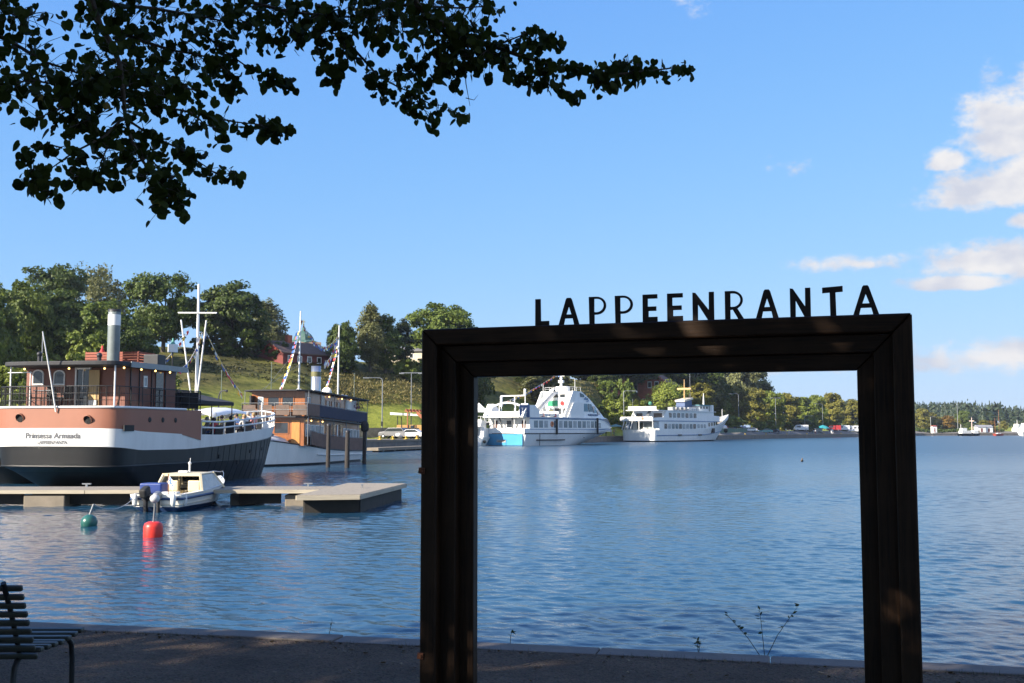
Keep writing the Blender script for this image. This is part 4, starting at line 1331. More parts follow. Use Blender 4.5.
class Hull:
    """levels from keel to rail: (z or table over t, half beam, y aft, y fore); same stations at each level"""

    def __init__(s, levels, tc=.07, n=3.0, b0=.5, p=2.0, nt=44):
        s.lv = [(tabl(z), B, y0, y1) for z, B, y0, y1 in levels]
        s.tc, s.n, s.b0, s.p = tc, n, b0, p
        ts = [tc * (i / 9) ** 2.4 for i in range(10)] + [tc + (1 - tc) * (i / nt) for i in range(1, nt)]
        s.ts = ts + [1 - (1 - tc) / nt * .3, 1.0]

    def pt(s, k, t, side=1):
        z, B, y0, y1 = s.lv[k]
        return Vector((side * B * plan_w(t, s.tc, s.n, s.b0, s.p), y0 + (y1 - y0) * t, z(t)))

    def strip(s, m, k0, k1, mi, t0=0.0, t1=1.0):
        for side in (1, -1):
            T = [t for t in s.ts if t0 - 1e-6 <= t <= t1 + 1e-6]
            if T[-1] < t1 - 1e-4: T.append(t1)
            vs = [];
            for t in T: vs += [s.pt(k0, t, side), s.pt(k1, t, side)]
            m.add(vs, [(2 * i, 2 * i + 2, 2 * i + 3, 2 * i + 1) for i in range(len(T) - 1)], mi, True)

    def deck(s, m, k, dz, mi, t0=0.0, t1=1.0, shrink=.99):
        T = [t for t in s.ts if t0 - 1e-6 <= t <= t1 + 1e-6]
        vs = []
        for t in T:
            a, b = s.pt(k, t, 1), s.pt(k, t, -1)
            vs += [Vector((a.x * shrink, a.y, a.z + dz)), Vector((b.x * shrink, b.y, b.z + dz))]
        m.add(vs, [(2 * i, 2 * i + 2, 2 * i + 3, 2 * i + 1) for i in range(len(T) - 1)], mi)

    def rim(s, m, k, r, dz, mi, t0=0.0, t1=1.0, n=5):
        for side in (1, -1):
            P = [s.pt(k, t, side) + Vector((0, 0, dz)) for t in s.ts if t0 - 1e-6 <= t <= t1 + 1e-6]
            P = [q for i, q in enumerate(P) if i == 0 or (q - P[i - 1]).length > .02]
            m.tube(P, r, n, mi)

    def side_x(s, k, y):
        z, B, y0, y1 = s.lv[k]
        t = (y - y0) / (y1 - y0)
        return B * plan_w(min(1, max(0, t)), s.tc, s.n, s.b0, s.p)

    def stern_y(s, k, x):
        z, B, y0, y1 = s.lv[k]
        r = min(1, abs(x) / B)
        return y0 + (y1 - y0) * s.tc * (1 - (1 - r ** s.n) ** (1.0 / s.n))


def wall_window(parent, c, w, h, axis, out, glass, frame_m=None, name="window", fr=.05, arch=False, th=.04):
    """a framed window lying on a wall. axis: 'x' = wall faces +-x, 'y' = wall faces +-y; out = +1/-1"""
    m = MB()
    c = Vector(c)
    if arch:
        o2 = [(-w / 2, -h / 2), (w / 2, -h / 2), (w / 2, h * .22)] + [(w / 2 * cos(a * pi / 8), h * .22 + h * .28 * sin(a * pi / 8)) for a in range(1, 8)] + [(-w / 2, h * .22)]
    else:
        o2 = [(-w / 2, -h / 2), (w / 2, -h / 2), (w / 2, h / 2), (-w / 2, h / 2)]

    def put(u, v, d):
        return c + (Vector((out * d, u, v)) if axis == 'x' else Vector((u, out * d, v)))
    n = len(o2)
    k = 1 - 2 * fr / min(w, h) if frame_m else 1
    if frame_m:
        ov = [put(u, v, th) for u, v in o2]; iv = [put(u * k, v * k, th) for u, v in o2]
        bv = [put(u, v, 0) for u, v in o2]; jv = [put(u * k, v * k, th * .3) for u, v in o2]
        vs = ov + iv + bv + jv
        fs = []
        for i in range(n):
            j = (i + 1) % n
            fs += [(i, j, n + j, n + i), (2 * n + i, 2 * n + j, j, i), (n + i, n + j, 3 * n + j, 3 * n + i)]
        m.add(vs, fs, 1)
    m.add([put(u * k, v * k, th * .3) for u, v in o2] + [put(u * k, v * k, 0.001) for u, v in o2],
          [tuple(range(n))] + [(i, (i + 1) % n, n + (i + 1) % n, n + i) for i in range(n)], 0)
    return m.build(name, [glass, frame_m or glass], parent)


def railing(name, parent, pts, h, mat_, step=1.0, r=.018, bars=2, fill=None, fillmat=None, wires=0.0, closed=False):
    """stanchions, rails and (with wires) a thin upright mesh along a path of deck points"""
    m = MB()
    pts = [Vector(p) for p in pts]
    for b in range(bars):
        hh = h * (b + 1) / bars
        m.tube([p + Vector((0, 0, hh)) for p in pts], r if b == bars - 1 else r * .6, 5)
    for a, b in zip(pts, pts[1:]):
        L_ = (b - a).length
        k = max(1, int(round(L_ / step)))
        for i in range(k + 1):
            p = a.lerp(b, i / k); m.tube([p, p + Vector((0, 0, h))], r, 5)
        if wires:
            k = int(L_ / wires)
            for i in range(k):
                p = a.lerp(b, (i + .5) / k); m.tube([p, p + Vector((0, 0, h))], .0065, 3, cap=False)
    o = m.build(name, mat_, parent)
    if fillmat:
        m = MB()
        for a, b in zip(pts, pts[1:]):
            d = (b - a).cross(Vector((0, 0, 1))).normalized() * .03
            m.add([a + Vector((0, 0, .06)) + d, b + Vector((0, 0, .06)) + d, b + Vector((0, 0, h - .05)) + d, a + Vector((0, 0, h - .05)) + d,
                   a + Vector((0, 0, .06)) + d * 1.4, b + Vector((0, 0, .06)) + d * 1.4, b + Vector((0, 0, h - .05)) + d * 1.4, a + Vector((0, 0, h - .05)) + d * 1.4], [(0, 1, 2, 3), (7, 6, 5, 4), (3, 2, 6, 7), (0, 4, 5, 1)])
        m.build("rail_cloth", fillmat, parent)
    return o


def bunting(parent, a, b, sag, n, size, seed=0, name="bunting"):
    """a line of signal flags between two points"""
    r = random.Random(seed)
    a = Vector(a); b = Vector(b)
    m = MB()
    P = [a.lerp(b, i / 16) - Vector((0, 0, sag * 4 * (i / 16) * (1 - i / 16))) for i in range(17)]
    m.tube(P, .012, 4, 1)
    d = (b - a).normalized()
    for i in range(n):
        t = (i + .5) / n; p = a.lerp(b, t) - Vector((0, 0, sag * 4 * t * (1 - t)))
        w = size * r.uniform(.75, 1.1); h = size * r.uniform(.8, 1.15); q = Vector((r.uniform(-.3, .3), r.uniform(-.3, .3), -1)).normalized()
        if abs(d.z) > .8:
            q = Vector((r.uniform(.4, 1), r.uniform(-.3, .3), -.25)).normalized()
        c1 = r.randrange(4); c2 = r.randrange(4)
        p2 = p + d * w
        mid, mid2 = p + q * h * .5, p2 + q * h * .5
        off = Vector((r.uniform(-.06, .06), r.uniform(-.06, .06), 0))
        m.add([p, p2, mid2 + off, mid + off], [(0, 1, 2, 3)], c1); m.add([mid + off, mid2 + off, p2 + q * h, p + q * h], [(0, 1, 2, 3)], c2)
    return m.build(name, FLAGS, parent, fix=False)


def text_mesh(txt, size, shear=0.0, space=1.0, offset=0.0):
    cu = bpy.data.curves.new("t", 'FONT'); cu.body = txt; cu.size = size; cu.align_x = 'CENTER'; cu.shear = shear; cu.space_character = space; cu.offset = offset
    o = bpy.data.objects.new("t", cu); COL.objects.link(o)
    bpy.context.view_layer.update()
    me = bpy.data.meshes.new_from_object(o.evaluated_get(bpy.context.evaluated_depsgraph_get()))
    bpy.data.objects.remove(o)
    return me


# ------------------------------------------------------------------ the brown and black restaurant ship
def brown_ship():
    root = thing("restaurant_ship", "brown, white and black old ship with a grey funnel, moored stern-on behind the pontoon", "ship", (-19.3, 46, 0), -radians(12.4))
    wb = [(0, 1.86), (.10, 1.68), (.3, 1.66), (.45, 1.76), (.65, 1.95), (.85, 2.2), (1, 2.45)]
    wt = [(0, 2.62), (.10, 2.48), (.27, 2.36), (.45, 2.32), (.65, 2.55), (.85, 2.82), (1, 3.07)]
    H = Hull([(-.9, 1.2, 4.2, 17.3), (0, 2.5, 2.4, 18.7), (.75, 2.8, .9, 19.05), (1.02, 2.9, .16, 19.15), (wb, 2.98, .03, 19.75), (wt, 3.02, 0, 20.2), (3.47, 3.03, 0, 20.2)], tc=.07, n=4.2, b0=.60, p=2.8)
    m = MB()
    for k in range(4): H.strip(m, k, k + 1, 0)
    H.strip(m, 4, 5, 1)
    m.build("hull", [BLACKP, WHITE2], root)
    m = MB(); H.strip(m, 5, 6, 0, 0, .35)
    # the step at the fore end of the brown bulwark
    for sd in (1, -1):
        a, b = H.pt(5, .35, sd), H.pt(6, .35, sd)
        m.box(((a.x) - sd * .09, a.y + .03, (a.z + b.z) / 2), (.19, .09, b.z - a.z))
        c = H.pt(5, .31, sd); m.add([c + Vector((sd * .012, -.9, -.02)), a + Vector((sd * .012, .07, -.28)), a + Vector((sd * .012, .07, .05)), c + Vector((sd * .012, -.9, .05))], [(0, 1, 2, 3)])
    m.build("bulwark", BROWNP, root)
    m = MB(); H.deck(m, 6, 0.0, 0, 0, .35); m.build("after_deck", DECKW, root)
    m = MB(); H.deck(m, 5, -.55, 0, .34, 1); m.build("foredeck", DECKW, root)
    m = MB(); H.rim(m, 6, .055, .03, 0, 0, .30, 6)
    m.build("rubbing_strake", WHITE, root)
    m = MB(); H.rim(m, 3, .045, 0, 0, 0, .5, 5); m.build("counter_moulding", BLACKP, root)
    # plating seams and freeing ports on the bow
    m = MB()
    for y in [8.4 + .62 * i for i in range(18)]:
        for k in (2,):
            x = H.side_x(3, y)
            tt = (y - .1) / 20
            P = []
            for kk, f in ((1, 0.0), (2, 0.0), (3, 0.0), (4, -.03)):
                z = H.lv[kk][0](tt); P.append((H.side_x(kk, y) + .003, y, z + f))
            m.tube(P, .010, 4, cap=False)
    m.build("hull_seams", DARKMET, root)
    for y, z in ((9.2, 1.25), (12.6, 1.45), (14.2, 1.55), (16.0, 1.75), (17.6, 1.95), (11.2, .9)):
        m = MB(); x = H.side_x(3, y) * .65 + H.side_x(4, y) * .35
        m.box((x + .01, y, z), (.05, .16, .18), rz=-.12 if y > 13 else 0); m.build("freeing_port", RUBBER, root)
    # portholes: hooded in the stern, small ones along the side
    for x, z in ((-1.5, 3.06), (1.70, 2.98)):
        y = H.stern_y(5, x)
        po = MB().lathe((x, y - .015, z), [(.0, 0), (.19, 0)], 16, axis='y').build("porthole", RUBBER, root)
        m = MB(); r0 = []
        for i in range(19):
            a = radians(-40 + 260 * i / 18)
            r0.append((x + .195 * cos(a), y, z + .185 * sin(a)))
        vs = []
        for i, p in enumerate(r0):
            k = max(0.05, sin(max(0, min(pi, (i / 18) * pi)))) * .13
            vs += [p, (p[0], p[1] - k, p[2] - .02)]
        m.add(vs, [(2 * i, 2 * i + 2, 2 * i + 3, 2 * i + 1) for i in range(18)], 0, True)
        hd = m.build("porthole_hood", BROWNP, po)
        md = hd.modifiers.new("s", 'SOLIDIFY'); md.thickness = .02
    for y in (2.56, 3.65, 4.75):
        MB().lathe((H.side_x(6, y) + .005, y, 2.99), [(.12, -.01), (.10, .02), (0, .02)], 14, axis='x').build("porthole", RUBBER, root)
    MB().box((H.side_x(5, .95) + .01, .95, 2.62), (.05, .75, .26)).build("vent", RUBBER, root)
    # name on the stern
    for txt, size, z0, xo in (("Prinsessa Armaada", .335, 2.20, .07), ("LAPPEENRANTA", .19, 1.96, .07)):
        me = text_mesh(txt, size, .10 if size > .3 else 0, 1.02, .008 if size > .3 else .007)
        for v in me.vertices:
            x, z = v.co.x + xo, v.co.y + z0
            y = (H.stern_y(4, x) * .5 + H.stern_y(5, x) * .5) - .02
            v.co = (x, y, z)
        me.materials.clear(); me.materials.append(mat("faded_grey_lettering", (.10, .10, .11), .6))
        o = bpy.data.objects.new("name_lettering", me); COL.objects.link(o); o.parent = root
    # cabin
    cb = MB(); cb.box2((-2.35, 1.5, 3.48), (2.45, 5.7, 5.22)); cab = cb.build("cabin", CABINP, root)
    wall_window(root, (-1.77, 1.5, 4.84), .56, .68, 'y', -1, GLASS, WHITE, arch=True)
    wall_window(root, (-.73, 1.5, 4.82), .56, .66, 'y', -1, GLASS, WHITE, arch=True)
    m = MB(); m.box((.45, 1.49, 4.36), (.62, .06, 1.72), 0); m.box((.12, 1.46, 4.37), (.07, .12, 1.76), 1); m.box((.45, 1.46, 5.19), (.75, .12, .07), 1); m.box((.46, 1.45, 4.75), (.03, .05, .9), 1)
    m.build("doorway", [GLASS, WHITE], root)
    dl = MB().box((1.02, 1.42, 4.32), (.5, .05, 1.60)).build("door", mat("pale_pine_door", (.5, .33, .14), .5, var=.15, scale=3, stretch=(8, 1, .8)), root)
    MB().box((.98, 1.36, 3.72), (.46, .03, .22)).build("notice", WHITE, dl)
    wall_window(root, (2.45, 3.06, 4.66), .3, .55, 'x', 1, CURTAIN, WHITE)
    m = MB(); m.box((2.455, 4.25, 4.35), (.06, .62, 1.6), 0); m.build("side_door", GLASS, root)
    for y in (1.9, 2.6, 3.6, 4.75): MB().box((2.46, y, 4.35), (.05, .05, 1.72)).build("wall_batten", DARKMET, cab)
    # roof with its rounded stern edge, and the posts under it
    out = []
    for i in range(21):
        a = pi + pi * i / 20
        c, s_ = cos(a), sin(a)
        out.append(((3.0 if c > 0 else -2.5) * (abs(c) ** .45), .75 + 1.0 * s_ * (abs(s_) ** -.5 if abs(s_) > 1e-3 else 0)))
    out += [(3.0, 5.75), (-2.5, 5.75)]
    m = MB(); m.prism(out, 'z', 5.24, 5.42); roof = m.build("roof", DARKROOF, root, bevel=.03)
    m = MB(); m.box2((3.005, 1.0, 5.20), (3.04, 5.76, 5.44)); m.build("roof_fascia", GREYMET, roof)
    for (x, y) in ((-2.2, .25), (2.75, .25), (-2.4, 3.2)): MB().tube([(x, y, 3.5), (x, y, 5.26)], .035, 6).build("roof_post", WHITE, root)
    m = MB(); m.tube([(-2.35, .25, 4.98), (-1.2, .25, 4.98)], .02, 5); m.tube([(-1.25, .25, 3.5), (-1.25, .25, 5.02)], .025, 5)
    m.build("gate_frame", WHITE, root)
    for c in ((-2.03, .9, 5.17), (.13, .9, 5.17), (1.83, .9, 5.15), (2.72, .95, 5.17), (2.72, 2.3, 5.17), (2.72, 3.45, 5.17), (2.72, 4.7, 5.17)):
        MB().ball(c, .045, 8).build("eaves_bulb", BULB, root)
    # rails
    stern = []
    for i in range(15):
        x = -2.85 + 5.7 * i / 14
        stern.append((x * .985, H.stern_y(6, x) + .06, 3.5))
    port = [(-2.93, y, 3.5) for y in (7.2, 5, 3, 1.2)]; star = [(2.93, y, 3.5) for y in (1.2, 3, 5, 7.2)]
    railing("after_rail", root, port + stern + star, .88, DARKMET, 1.1, .022, 3, wires=.10)
    railing("cross_rail", root, [(2.8, 7.2, 3.5), (1, 7.25, 3.5), (-1, 7.25, 3.5), (-2.8, 7.2, 3.5)], .9, DARKMET, .9, .022, 3, wires=.10, fillmat=NET)
    m = MB()
    for dz, r in ((.62, .05), (.33, .05)):
        for side in (1, -1):
            P = [H.pt(5, t, side) + Vector((0, 0, dz)) for t in [.36 + .64 * i / 22 for i in range(23)]]
            P = [Vector((p.x * .985, p.y, p.z)) for p in P]
            m.tube(P, r, 6)
    for i in range(12):
        for side in (1, -1):
            p = H.pt(5, .36 + .62 * i / 11, side); m.tube([(p.x * .985, p.y, p.z - .05), (p.x * .985, p.y, p.z + .64)], .03, 5)
    m.tube([(0, 20.15, 3.0), (0, 20.15, 4.2)], .05, 6)
    m.build("bow_rail", WHITE2, root)
    # stern deck furniture belongs to things of their own below; roof fittings
    m = MB(); m.lathe((0, 4.4, 5.3), [(.28, 0), (.275, 1.9), (.275, 2.78), (.255, 2.8)], 20)
    fun = m.build("funnel", mat("grey_green_funnel_paint", (.17, .20, .20), .5, var=.12, dirt=((.07, .08, .08), .4)), root)
    MB().lathe((0, 4.4, 5.3), [(.281, 2.05), (.281, 2.55)], 20).build("funnel_band", WHITE, fun)
    MB().lathe((0, 4.4, 5.3), [(.29, 2.68), (.29, 2.80), (.20, 2.80), (.20, 2.5)], 20).build("funnel_cap", DARKMET, fun)
    m = MB()
    for i in range(6):
        z = 5.5 + .125 * i
        for (a, b) in (((-1.8, 4.95, z), (.95, 4.95, z)), ((.95, 4.95, z), (.95, 6.4, z)), ((-1.8, 6.4, z), (-1.8, 4.95, z)), ((.95, 6.4, z), (-1.8, 6.4, z))): m.bar(a, b, .03, .095)
    for x in (-1.78, -.6, .93): m.box((x, 4.99, 5.8), (.06, .04, .8))
    m.build("slatted_screen", SLATRED, root)
    m = MB(); m.box((1.55, 5.35, 5.72), (.75, .7, .62)); m.build("deck_box", DARKMET, root, bevel=.03)
    m = MB(); m.tube([(-2.4, 2.4, 5.4), (-2.4, 2.4, 5.85)], .09, 8); m.ball((-2.4, 2.4, 5.92), .13, 8); m.build("ventilator", DARKMET, root)
    m = MB(); m.tube([(.2, 3.0, 5.4), (.2, 3.0, 5.82)], .09, 8); m.ball((.2, 3.0, 5.88), .13, 8); m.build("ventilator", DARKMET, root)
    m = MB(); m.lathe((-1.35, 5.6, 6.05), [(.16, 0), (.15, .14), (.05, .34), (.05, .46), (0, .5)], 10); m.build("lantern", [FLAGS[0]], root)
    MB().lathe((-1.35, 5.6, 6.02), [(.22, 0), (.22, .07)], 10).build("lantern_base", WHITE, root)
    MB().tube([(-2.7, 3, 5.4), (-2.7, 3, 7.0)], .025, 5).build("aerial", GREYMET, root)
    m = MB(); m.tube([(1.75, 6.6, 4.9), (1.75, 6.6, 6.25)], .035, 6)
    m.build("lamp_post", DARKMET, root)
    m = MB(); m.box((1.75, 6.6, 6.43), (.34, .34, .38)); m.build("lamp_box", WHITE, root)
    MB().lathe((1.75, 6.6, 6.62), [(.14, 0), (.07, .12), (.03, .3)], 8).build("lamp_finial", mat("verdigris", (.1, .3, .25), .6), root)
    # leaning ensign staff at the stern
    MB().tube([(.24, -.06, 3.3), (.17, -.35, 4.6), (.10, -.92, 6.6)], [.035, .03, .022], 6).build("flagstaff", WHITE, root)
    # the tripod-like signal mast
    m = MB(); m.tube([(0, 12.2, 2.4), (0, 12.2, 10.3)], [.10, .065], 10)
    mast = m.build("mast", WHITE, root)
    MB().tube([(-1.12, 12.1, 8.78), (1.12, 12.1, 8.72)], .042, 8).build("yard", WHITE, mast)
    m = MB(); m.tube([(.02, 11.9, 3.3), (-.66, 11.6, 8.35)], .042, 8); m.build("derrick_boom", WHITE, root)
    m = MB(); m.tube([(.10, 11.9, 3.3), (.74, 11.7, 8.3)], .042, 8); m.build("derrick_boom", WHITE, root)
    bunting(root, (0.3, 12.1, 7.7), (1.6, 7.2, 5.5), .55, 17, .24, 1)
    bunting(root, (.55, 11.9, 7.9), (.9, 15.6, 4.6), .25, 18, .25, 2)
    bunting(root, (-.35, 12.0, 8.0), (-.9, 8.2, 5.3), .5, 13, .24, 3)
    # dark awning amidships
    m = MB()
    e, rg = 4.0, 4.62
    m.add([(-2.1, 7.6, e), (2.1, 7.6, e), (2.1, 12.3, e), (-2.1, 12.3, e), (-.3, 8.3, rg), (-.3, 11.2, rg)], [(0, 1, 4), (1, 2, 5, 4), (2, 3, 5), (3, 0, 4, 5)])
    for a, b in (((-2.1, 7.6), (2.1, 7.6)), ((2.1, 7.6), (2.1, 12.3)), ((2.1, 12.3), (-2.1, 12.3)), ((-2.1, 12.3), (-2.1, 7.6))):
        m.bar((a[0], a[1], e - .09), (b[0], b[1], e - .09), .02, .18)
    for x in (-2.05, 2.05):
        for y in (7.7, 10, 12.2): m.tube([(x, y, 1.7), (x, y, e)], .03, 5)
    m.build("awning", mat("black_awning_cloth", (.03, .03, .034), .85, var=.2), root)
    # white canvas over the fore part
    m = MB()
    vs = []
    for i in range(9):
        y = 13.6 + 5.6 * i / 8; zz = 3.55 + .25 * sin(pi * i / 8) + .06 * i / 8
        for j in range(7):
            x = -2.3 + 2.6 * j / 6; vs.append((x * (1 - .04 * i), y, zz - .55 * ((j - 3) / 3) ** 2 * .6 + .02 * sin(3 * i + 2 * j)))
    m.add(vs, [(i * 7 + j, i * 7 + j + 1, i * 7 + j + 8, i * 7 + j + 7) for i in range(8) for j in range(6)], 0, True)
    cv = m.build("canvas_cover", WHITE, root, fix=False)
    cv.modifiers.new("s", 'SOLIDIFY').thickness = .02
    for x, y in ((-1.9, 14), (-1.7, 18.8), (.2, 18.6), (.2, 14)): MB().tube([(x, y, 1.8), (x, y, 3.5)], .03, 5).build("canvas_post", GREYMET, root)
    m = MB(); m.tube([(-1.2, 17, 2.5), (-1.2, 17, 4.5), (-1.1, 17, 4.75), (-.8, 17, 4.82)], .04, 6); m.ball((-.72, 17, 4.78), .09, 8); m.build("deck_lamp", DARKMET, root)
    # foredeck planter box with flowers by the roof end
    m = MB(); m.box((1.2, 6.9, 3.9), (1.4, .4, .5)); pl = m.build("planter", DARKMET, root)
    ml = MB(); r = random.Random(3)
    for i in range(26): leaf_cloud(ml, Vector((1.2 + r.uniform(-.75, .75), 6.9 + r.uniform(-.2, .2), 4.5 + r.uniform(-.3, .75))), .2, 14, .13, r)
    ml.build("planter_foliage", L_MID, pl, fix=False)
    return root, H


ship1, H1 = brown_ship()
R1 = Matrix.Translation((-19.3, 46, 0)) @ Matrix.Rotation(-radians(12.4), 4, 'Z')

# tables and chairs on the ship's decks
CHAIRM = mat("dark_rattan", (.035, .033, .034), .7, var=.3, scale=20)


def deck_chair(label):
    t = thing("deck_chair", label, "chair", (0, 0, 0), 0, "chairs on the brown ship's stern deck")
    MB().box((0, 0, .44), (.46, .46, .05)).build("seat", CHAIRM, t, bevel=.01)
    MB().box((0, .23, .70), (.46, .05, .5), rx=-.12).build("backrest", CHAIRM, t, bevel=.01)
    for x in (-.2, .2):
        for y in (-.2, .2): MB().tube([(x, y, 0), (x, y, .43)], .016, 5).build("leg", DARKMET, t)
    return t


ch = deck_chair("left one of the dark chairs at the stern deck table")
w = R1 @ Vector((-1.45, .95, 3.48)); ch.location = w; ch.rotation_euler = (0, 0, 1.9)
for (x, y, a, lb) in ((-.35, 1.05, -1.2, "dark chair between the stern deck table and the doorway"), (.05, .8, -1.9, "dark chair nearest the ship's open door"), (-1.0, 1.25, 0.2, "dark chair behind the stern deck table, under the arched windows")):
    dup(ch, R1 @ Vector((x, y, 3.48)), a - .2, lb)
tb = thing("deck_table", "small grey-topped table on the brown ship's stern deck", "table", R1 @ Vector((-.85, .75, 3.48)), 0)
m = MB(); m.box((0, 0, .73), (.75, .75, .04)); m.build("table_top", GREYMET, tb, bevel=.01)
for x in (-.3, .3):
    for y in (-.3, .3): MB().tube([(x, y, 0), (x, y, .72)], .02, 5).build("leg", DARKMET, tb)

# ------------------------------------------------------------------ the varnished steamer, bow towards us
def steamer():
    P0 = (-14.6, 94.2); rz = -radians(-170)
    root = thing("passenger_steamer", "two-decked varnished wooden steamer on a white hull, bow towards us behind the mooring piles", "ship", (*P0, 0), rz)
    top = [(0, .85), (.3, .92), (.6, 1.15), (.85, 1.6), (1, 1.95)]
    H = Hull([(-.8, .8, 1.5, 16.6), (0, 2.25, .35, 17.65), (.16, 2.3, .3, 17.7), (top, 2.5, 0, 18.0)], tc=.12, n=2.6, b0=.55, p=2.2)
    m = MB(); H.strip(m, 0, 1, 1); H.strip(m, 1, 2, 1); H.strip(m, 2, 3, 0); m.build("hull", [WHITE2, BLACKP], root)
    m = MB(); H.deck(m, 3, -.02, 0); m.build("main_deck", DECKW, root)
    m = MB(); H.rim(m, 3, .05, 0, 0); m.build("gunwale", DARKMET, root)
    m = MB()
    for sd in (1, -1):
        P = [(sd * (H.side_x(3, y) * .75 + H.side_x(2, y) * .25 + .02), y, .62 + .012 * (y - 4) + .2 * max(0, (y - 10) / 8)) for y in [2 + .6 * i for i in range(18)]]
        m.tube(P, .045, 5)
    m.build("rubbing_strake", WHITE, root)
    zU = lambda y: 2.98 + .033 * y      # the upper deck follows the sheer
    zR = lambda y: 5.02 + .026 * y
    # decks and roof as sheets following the sheer
    def sheet(name, m_, x, y0, y1, zf, th, round_=1.2):
        mb = MB(); n = 24; top_, bot = [], []
        prof = []
        for i in range(n + 1):
            y = y0 + (y1 - y0) * i / n
            k = 1.0
            if y - y0 < round_: k = max(.0, 1 - (1 - (y - y0) / round_) ** 2.6) ** .4
            if y1 - y < .8: k *= max(0, 1 - (1 - (y1 - y) / .8) ** 2.6) ** .5 * .35 + .65
            prof.append((max(.05, x * k), y))
        vs = []
        for (xx, y) in prof: vs += [(xx, y, zf(y)), (-xx, y, zf(y)), (xx, y, zf(y) + th), (-xx, y, zf(y) + th)]
        fs = []
        for i in range(n):
            a = 4 * i; b = a + 4
            fs += [(a, b, b + 1, a + 1), (a + 2, a + 3, b + 3, b + 2), (a, a + 2, b + 2, b), (a + 1, b + 1, b + 3, a + 3)]
        fs += [(0, 1, 3, 2), (4 * n, 4 * n + 2, 4 * n + 3, 4 * n + 1)]
        mb.add(vs, fs); return mb.build(name, m_, root), prof
    sheet("upper_deck", DARKMET, 2.55, -.45, 15.1, zU, .10)
    sheet("roof", DARKROOF, 2.62, -.5, 15.0, zR, .10)
    # houses
    def house(name, x, y0, y1, z0f, z1f, m_):
        vs = []
        for y in (y0, y1):
            for sx in (-1, 1): vs += [(sx * x, y, z0f(y)), (sx * x, y, z1f(y))]
        return MB().add(vs, [(0, 1, 3, 2), (4, 6, 7, 5), (0, 4, 5, 1), (2, 3, 7, 6), (0, 2, 6, 4), (1, 5, 7, 3)]).build(name, m_, root)
    zd = lambda y: interp(top, y / 18.0)
    lower = house("lower_house", 2.12, 1.6, 14.6, lambda y: zd(y) - .1, lambda y: zU(y) + .02, VARNISH)
    upper = house("upper_house", 2.05, 2.2, 14.3, lambda y: zU(y) + .08, lambda y: zR(y) + .02, VARNISH)
    # front windows
    wall_window(lower, (-.4, 14.6, 2.72), 1.15, .85, 'y', 1, GLASS, VARNISH)
    wall_window(lower, (1.4, 14.6, 2.72), .8, .85, 'y', 1, GLASS, VARNISH)
    MB().box((-1.5, 14.62, 2.45), (.62, .05, 1.7)).build("door", mat("light_varnish_door", (.5, .22, .06), .4, var=.2, stretch=(5, 5, .6)), lower)
    for x, w_ in ((1.35, .42), (.35, .95), (-.75, .95)):
        wall_window(upper, (x, 14.3, 4.62), w_, .75, 'y', 1, GLASS if w_ > .5 else CURTAIN, VARNISH if w_ > .5 else WHITE)
    wall_window(upper, (-2.05, 13.6, 4.62), .75, .7, 'x', -1, BLUEGLASS, WHITE)
    for i in range(4): wall_window(lower, (-2.12, 13.9 - .98 * i, 2.55 - .03 * i), .86, .88, 'x', -1, CURTAIN, WHITE, fr=.06)
    for i in range(5): wall_window(lower, (-2.12, 5.6 - .85 * i, 2.32 - .03 * i), .72, .8, 'x', -1, CURTAIN, WHITE, fr=.06)
    wall_window(lower, (-2.12, 9.8, 2.35), .6, 1.2, 'x', -1, GLASS, VARNISH, name="porch_window", arch=True)
    for y in (8.2, 6.6): MB().box((-2.13, y, 2.1), (.06, .62, 1.75)).build("doorway", GLASS, lower)
    MB().box((-2.16, 7.4, 2.1), (.05, .22, 1.75)).build("door_jamb", WHITE, lower)
    MB().box((-2.07, 10.6, 4.3), (.06, .7, 1.75)).build("doorway", GLASS, upper)
    for i in range(3): wall_window(upper, (-2.05, 9.4 - 1.25 * i, 4.5 - .03 * i), .8, .7, 'x', -1, GLASS, VARNISH)
    MB().box((-2.08, 4.0, 4.25), (.06, 2.5, 1.5)).build("white_panel", WHITE2, upper)
    # rails with cloth
    def path(x, y0, y1, zf, front=True):
        P = [(-x, y0 + (y1 - y0) * i / 8, 0) for i in range(9)] + ([(x, y1, 0)] if front else [])
        return [Vector((p[0], p[1], zf(p[1]) + .1)) for p in P]
    railing("upper_rail", root, [Vector((-2.5, y, zU(y) + .1)) for y in (15.0, 14.0)] + [Vector((-2.5, 12.5, zU(12.5) + .1))], .95, GREYMET, .9, .025, 2, fillmat=BROWNNET)
    railing("upper_rail", root, [Vector((-2.5, y, zU(y) + .1)) for y in (12.5, 9, 6, 3, .8)] + [Vector((-1.9, -.1, zU(0) + .1)), Vector((1.9, -.1, zU(0) + .1))], .95, GREYMET, 1.4, .025, 2, fillmat=BLUECLOTH)
    railing("upper_rail", root, [Vector((2.5, 2, zU(2) + .1)), Vector((2.5, 15, zU(15) + .1)), Vector((-2.5, 15, zU(15) + .1))], .95, GREYMET, 1.25, .022, 2)
    m = MB()
    for x in (-1.9, -.6, .75, 2.0): m.box((x, 14.95, zU(15) + .55), (1.05, .02, .75))
    m.build("rail_panel", mat("clear_smoky_panel", (.15, .105, .08), .3, var=.2), root)
    railing("lower_rail", root, [Vector((-2.42, y, zd(y))) for y in (14.0, 11.5, 9, 6, 3, 1.2)] + [Vector((-1.8, .15, .88)), Vector((1.8, .15, .88))], 1.08, GREYMET, 1.3, .025, 2, fillmat=BROWNNET)
    m = MB()
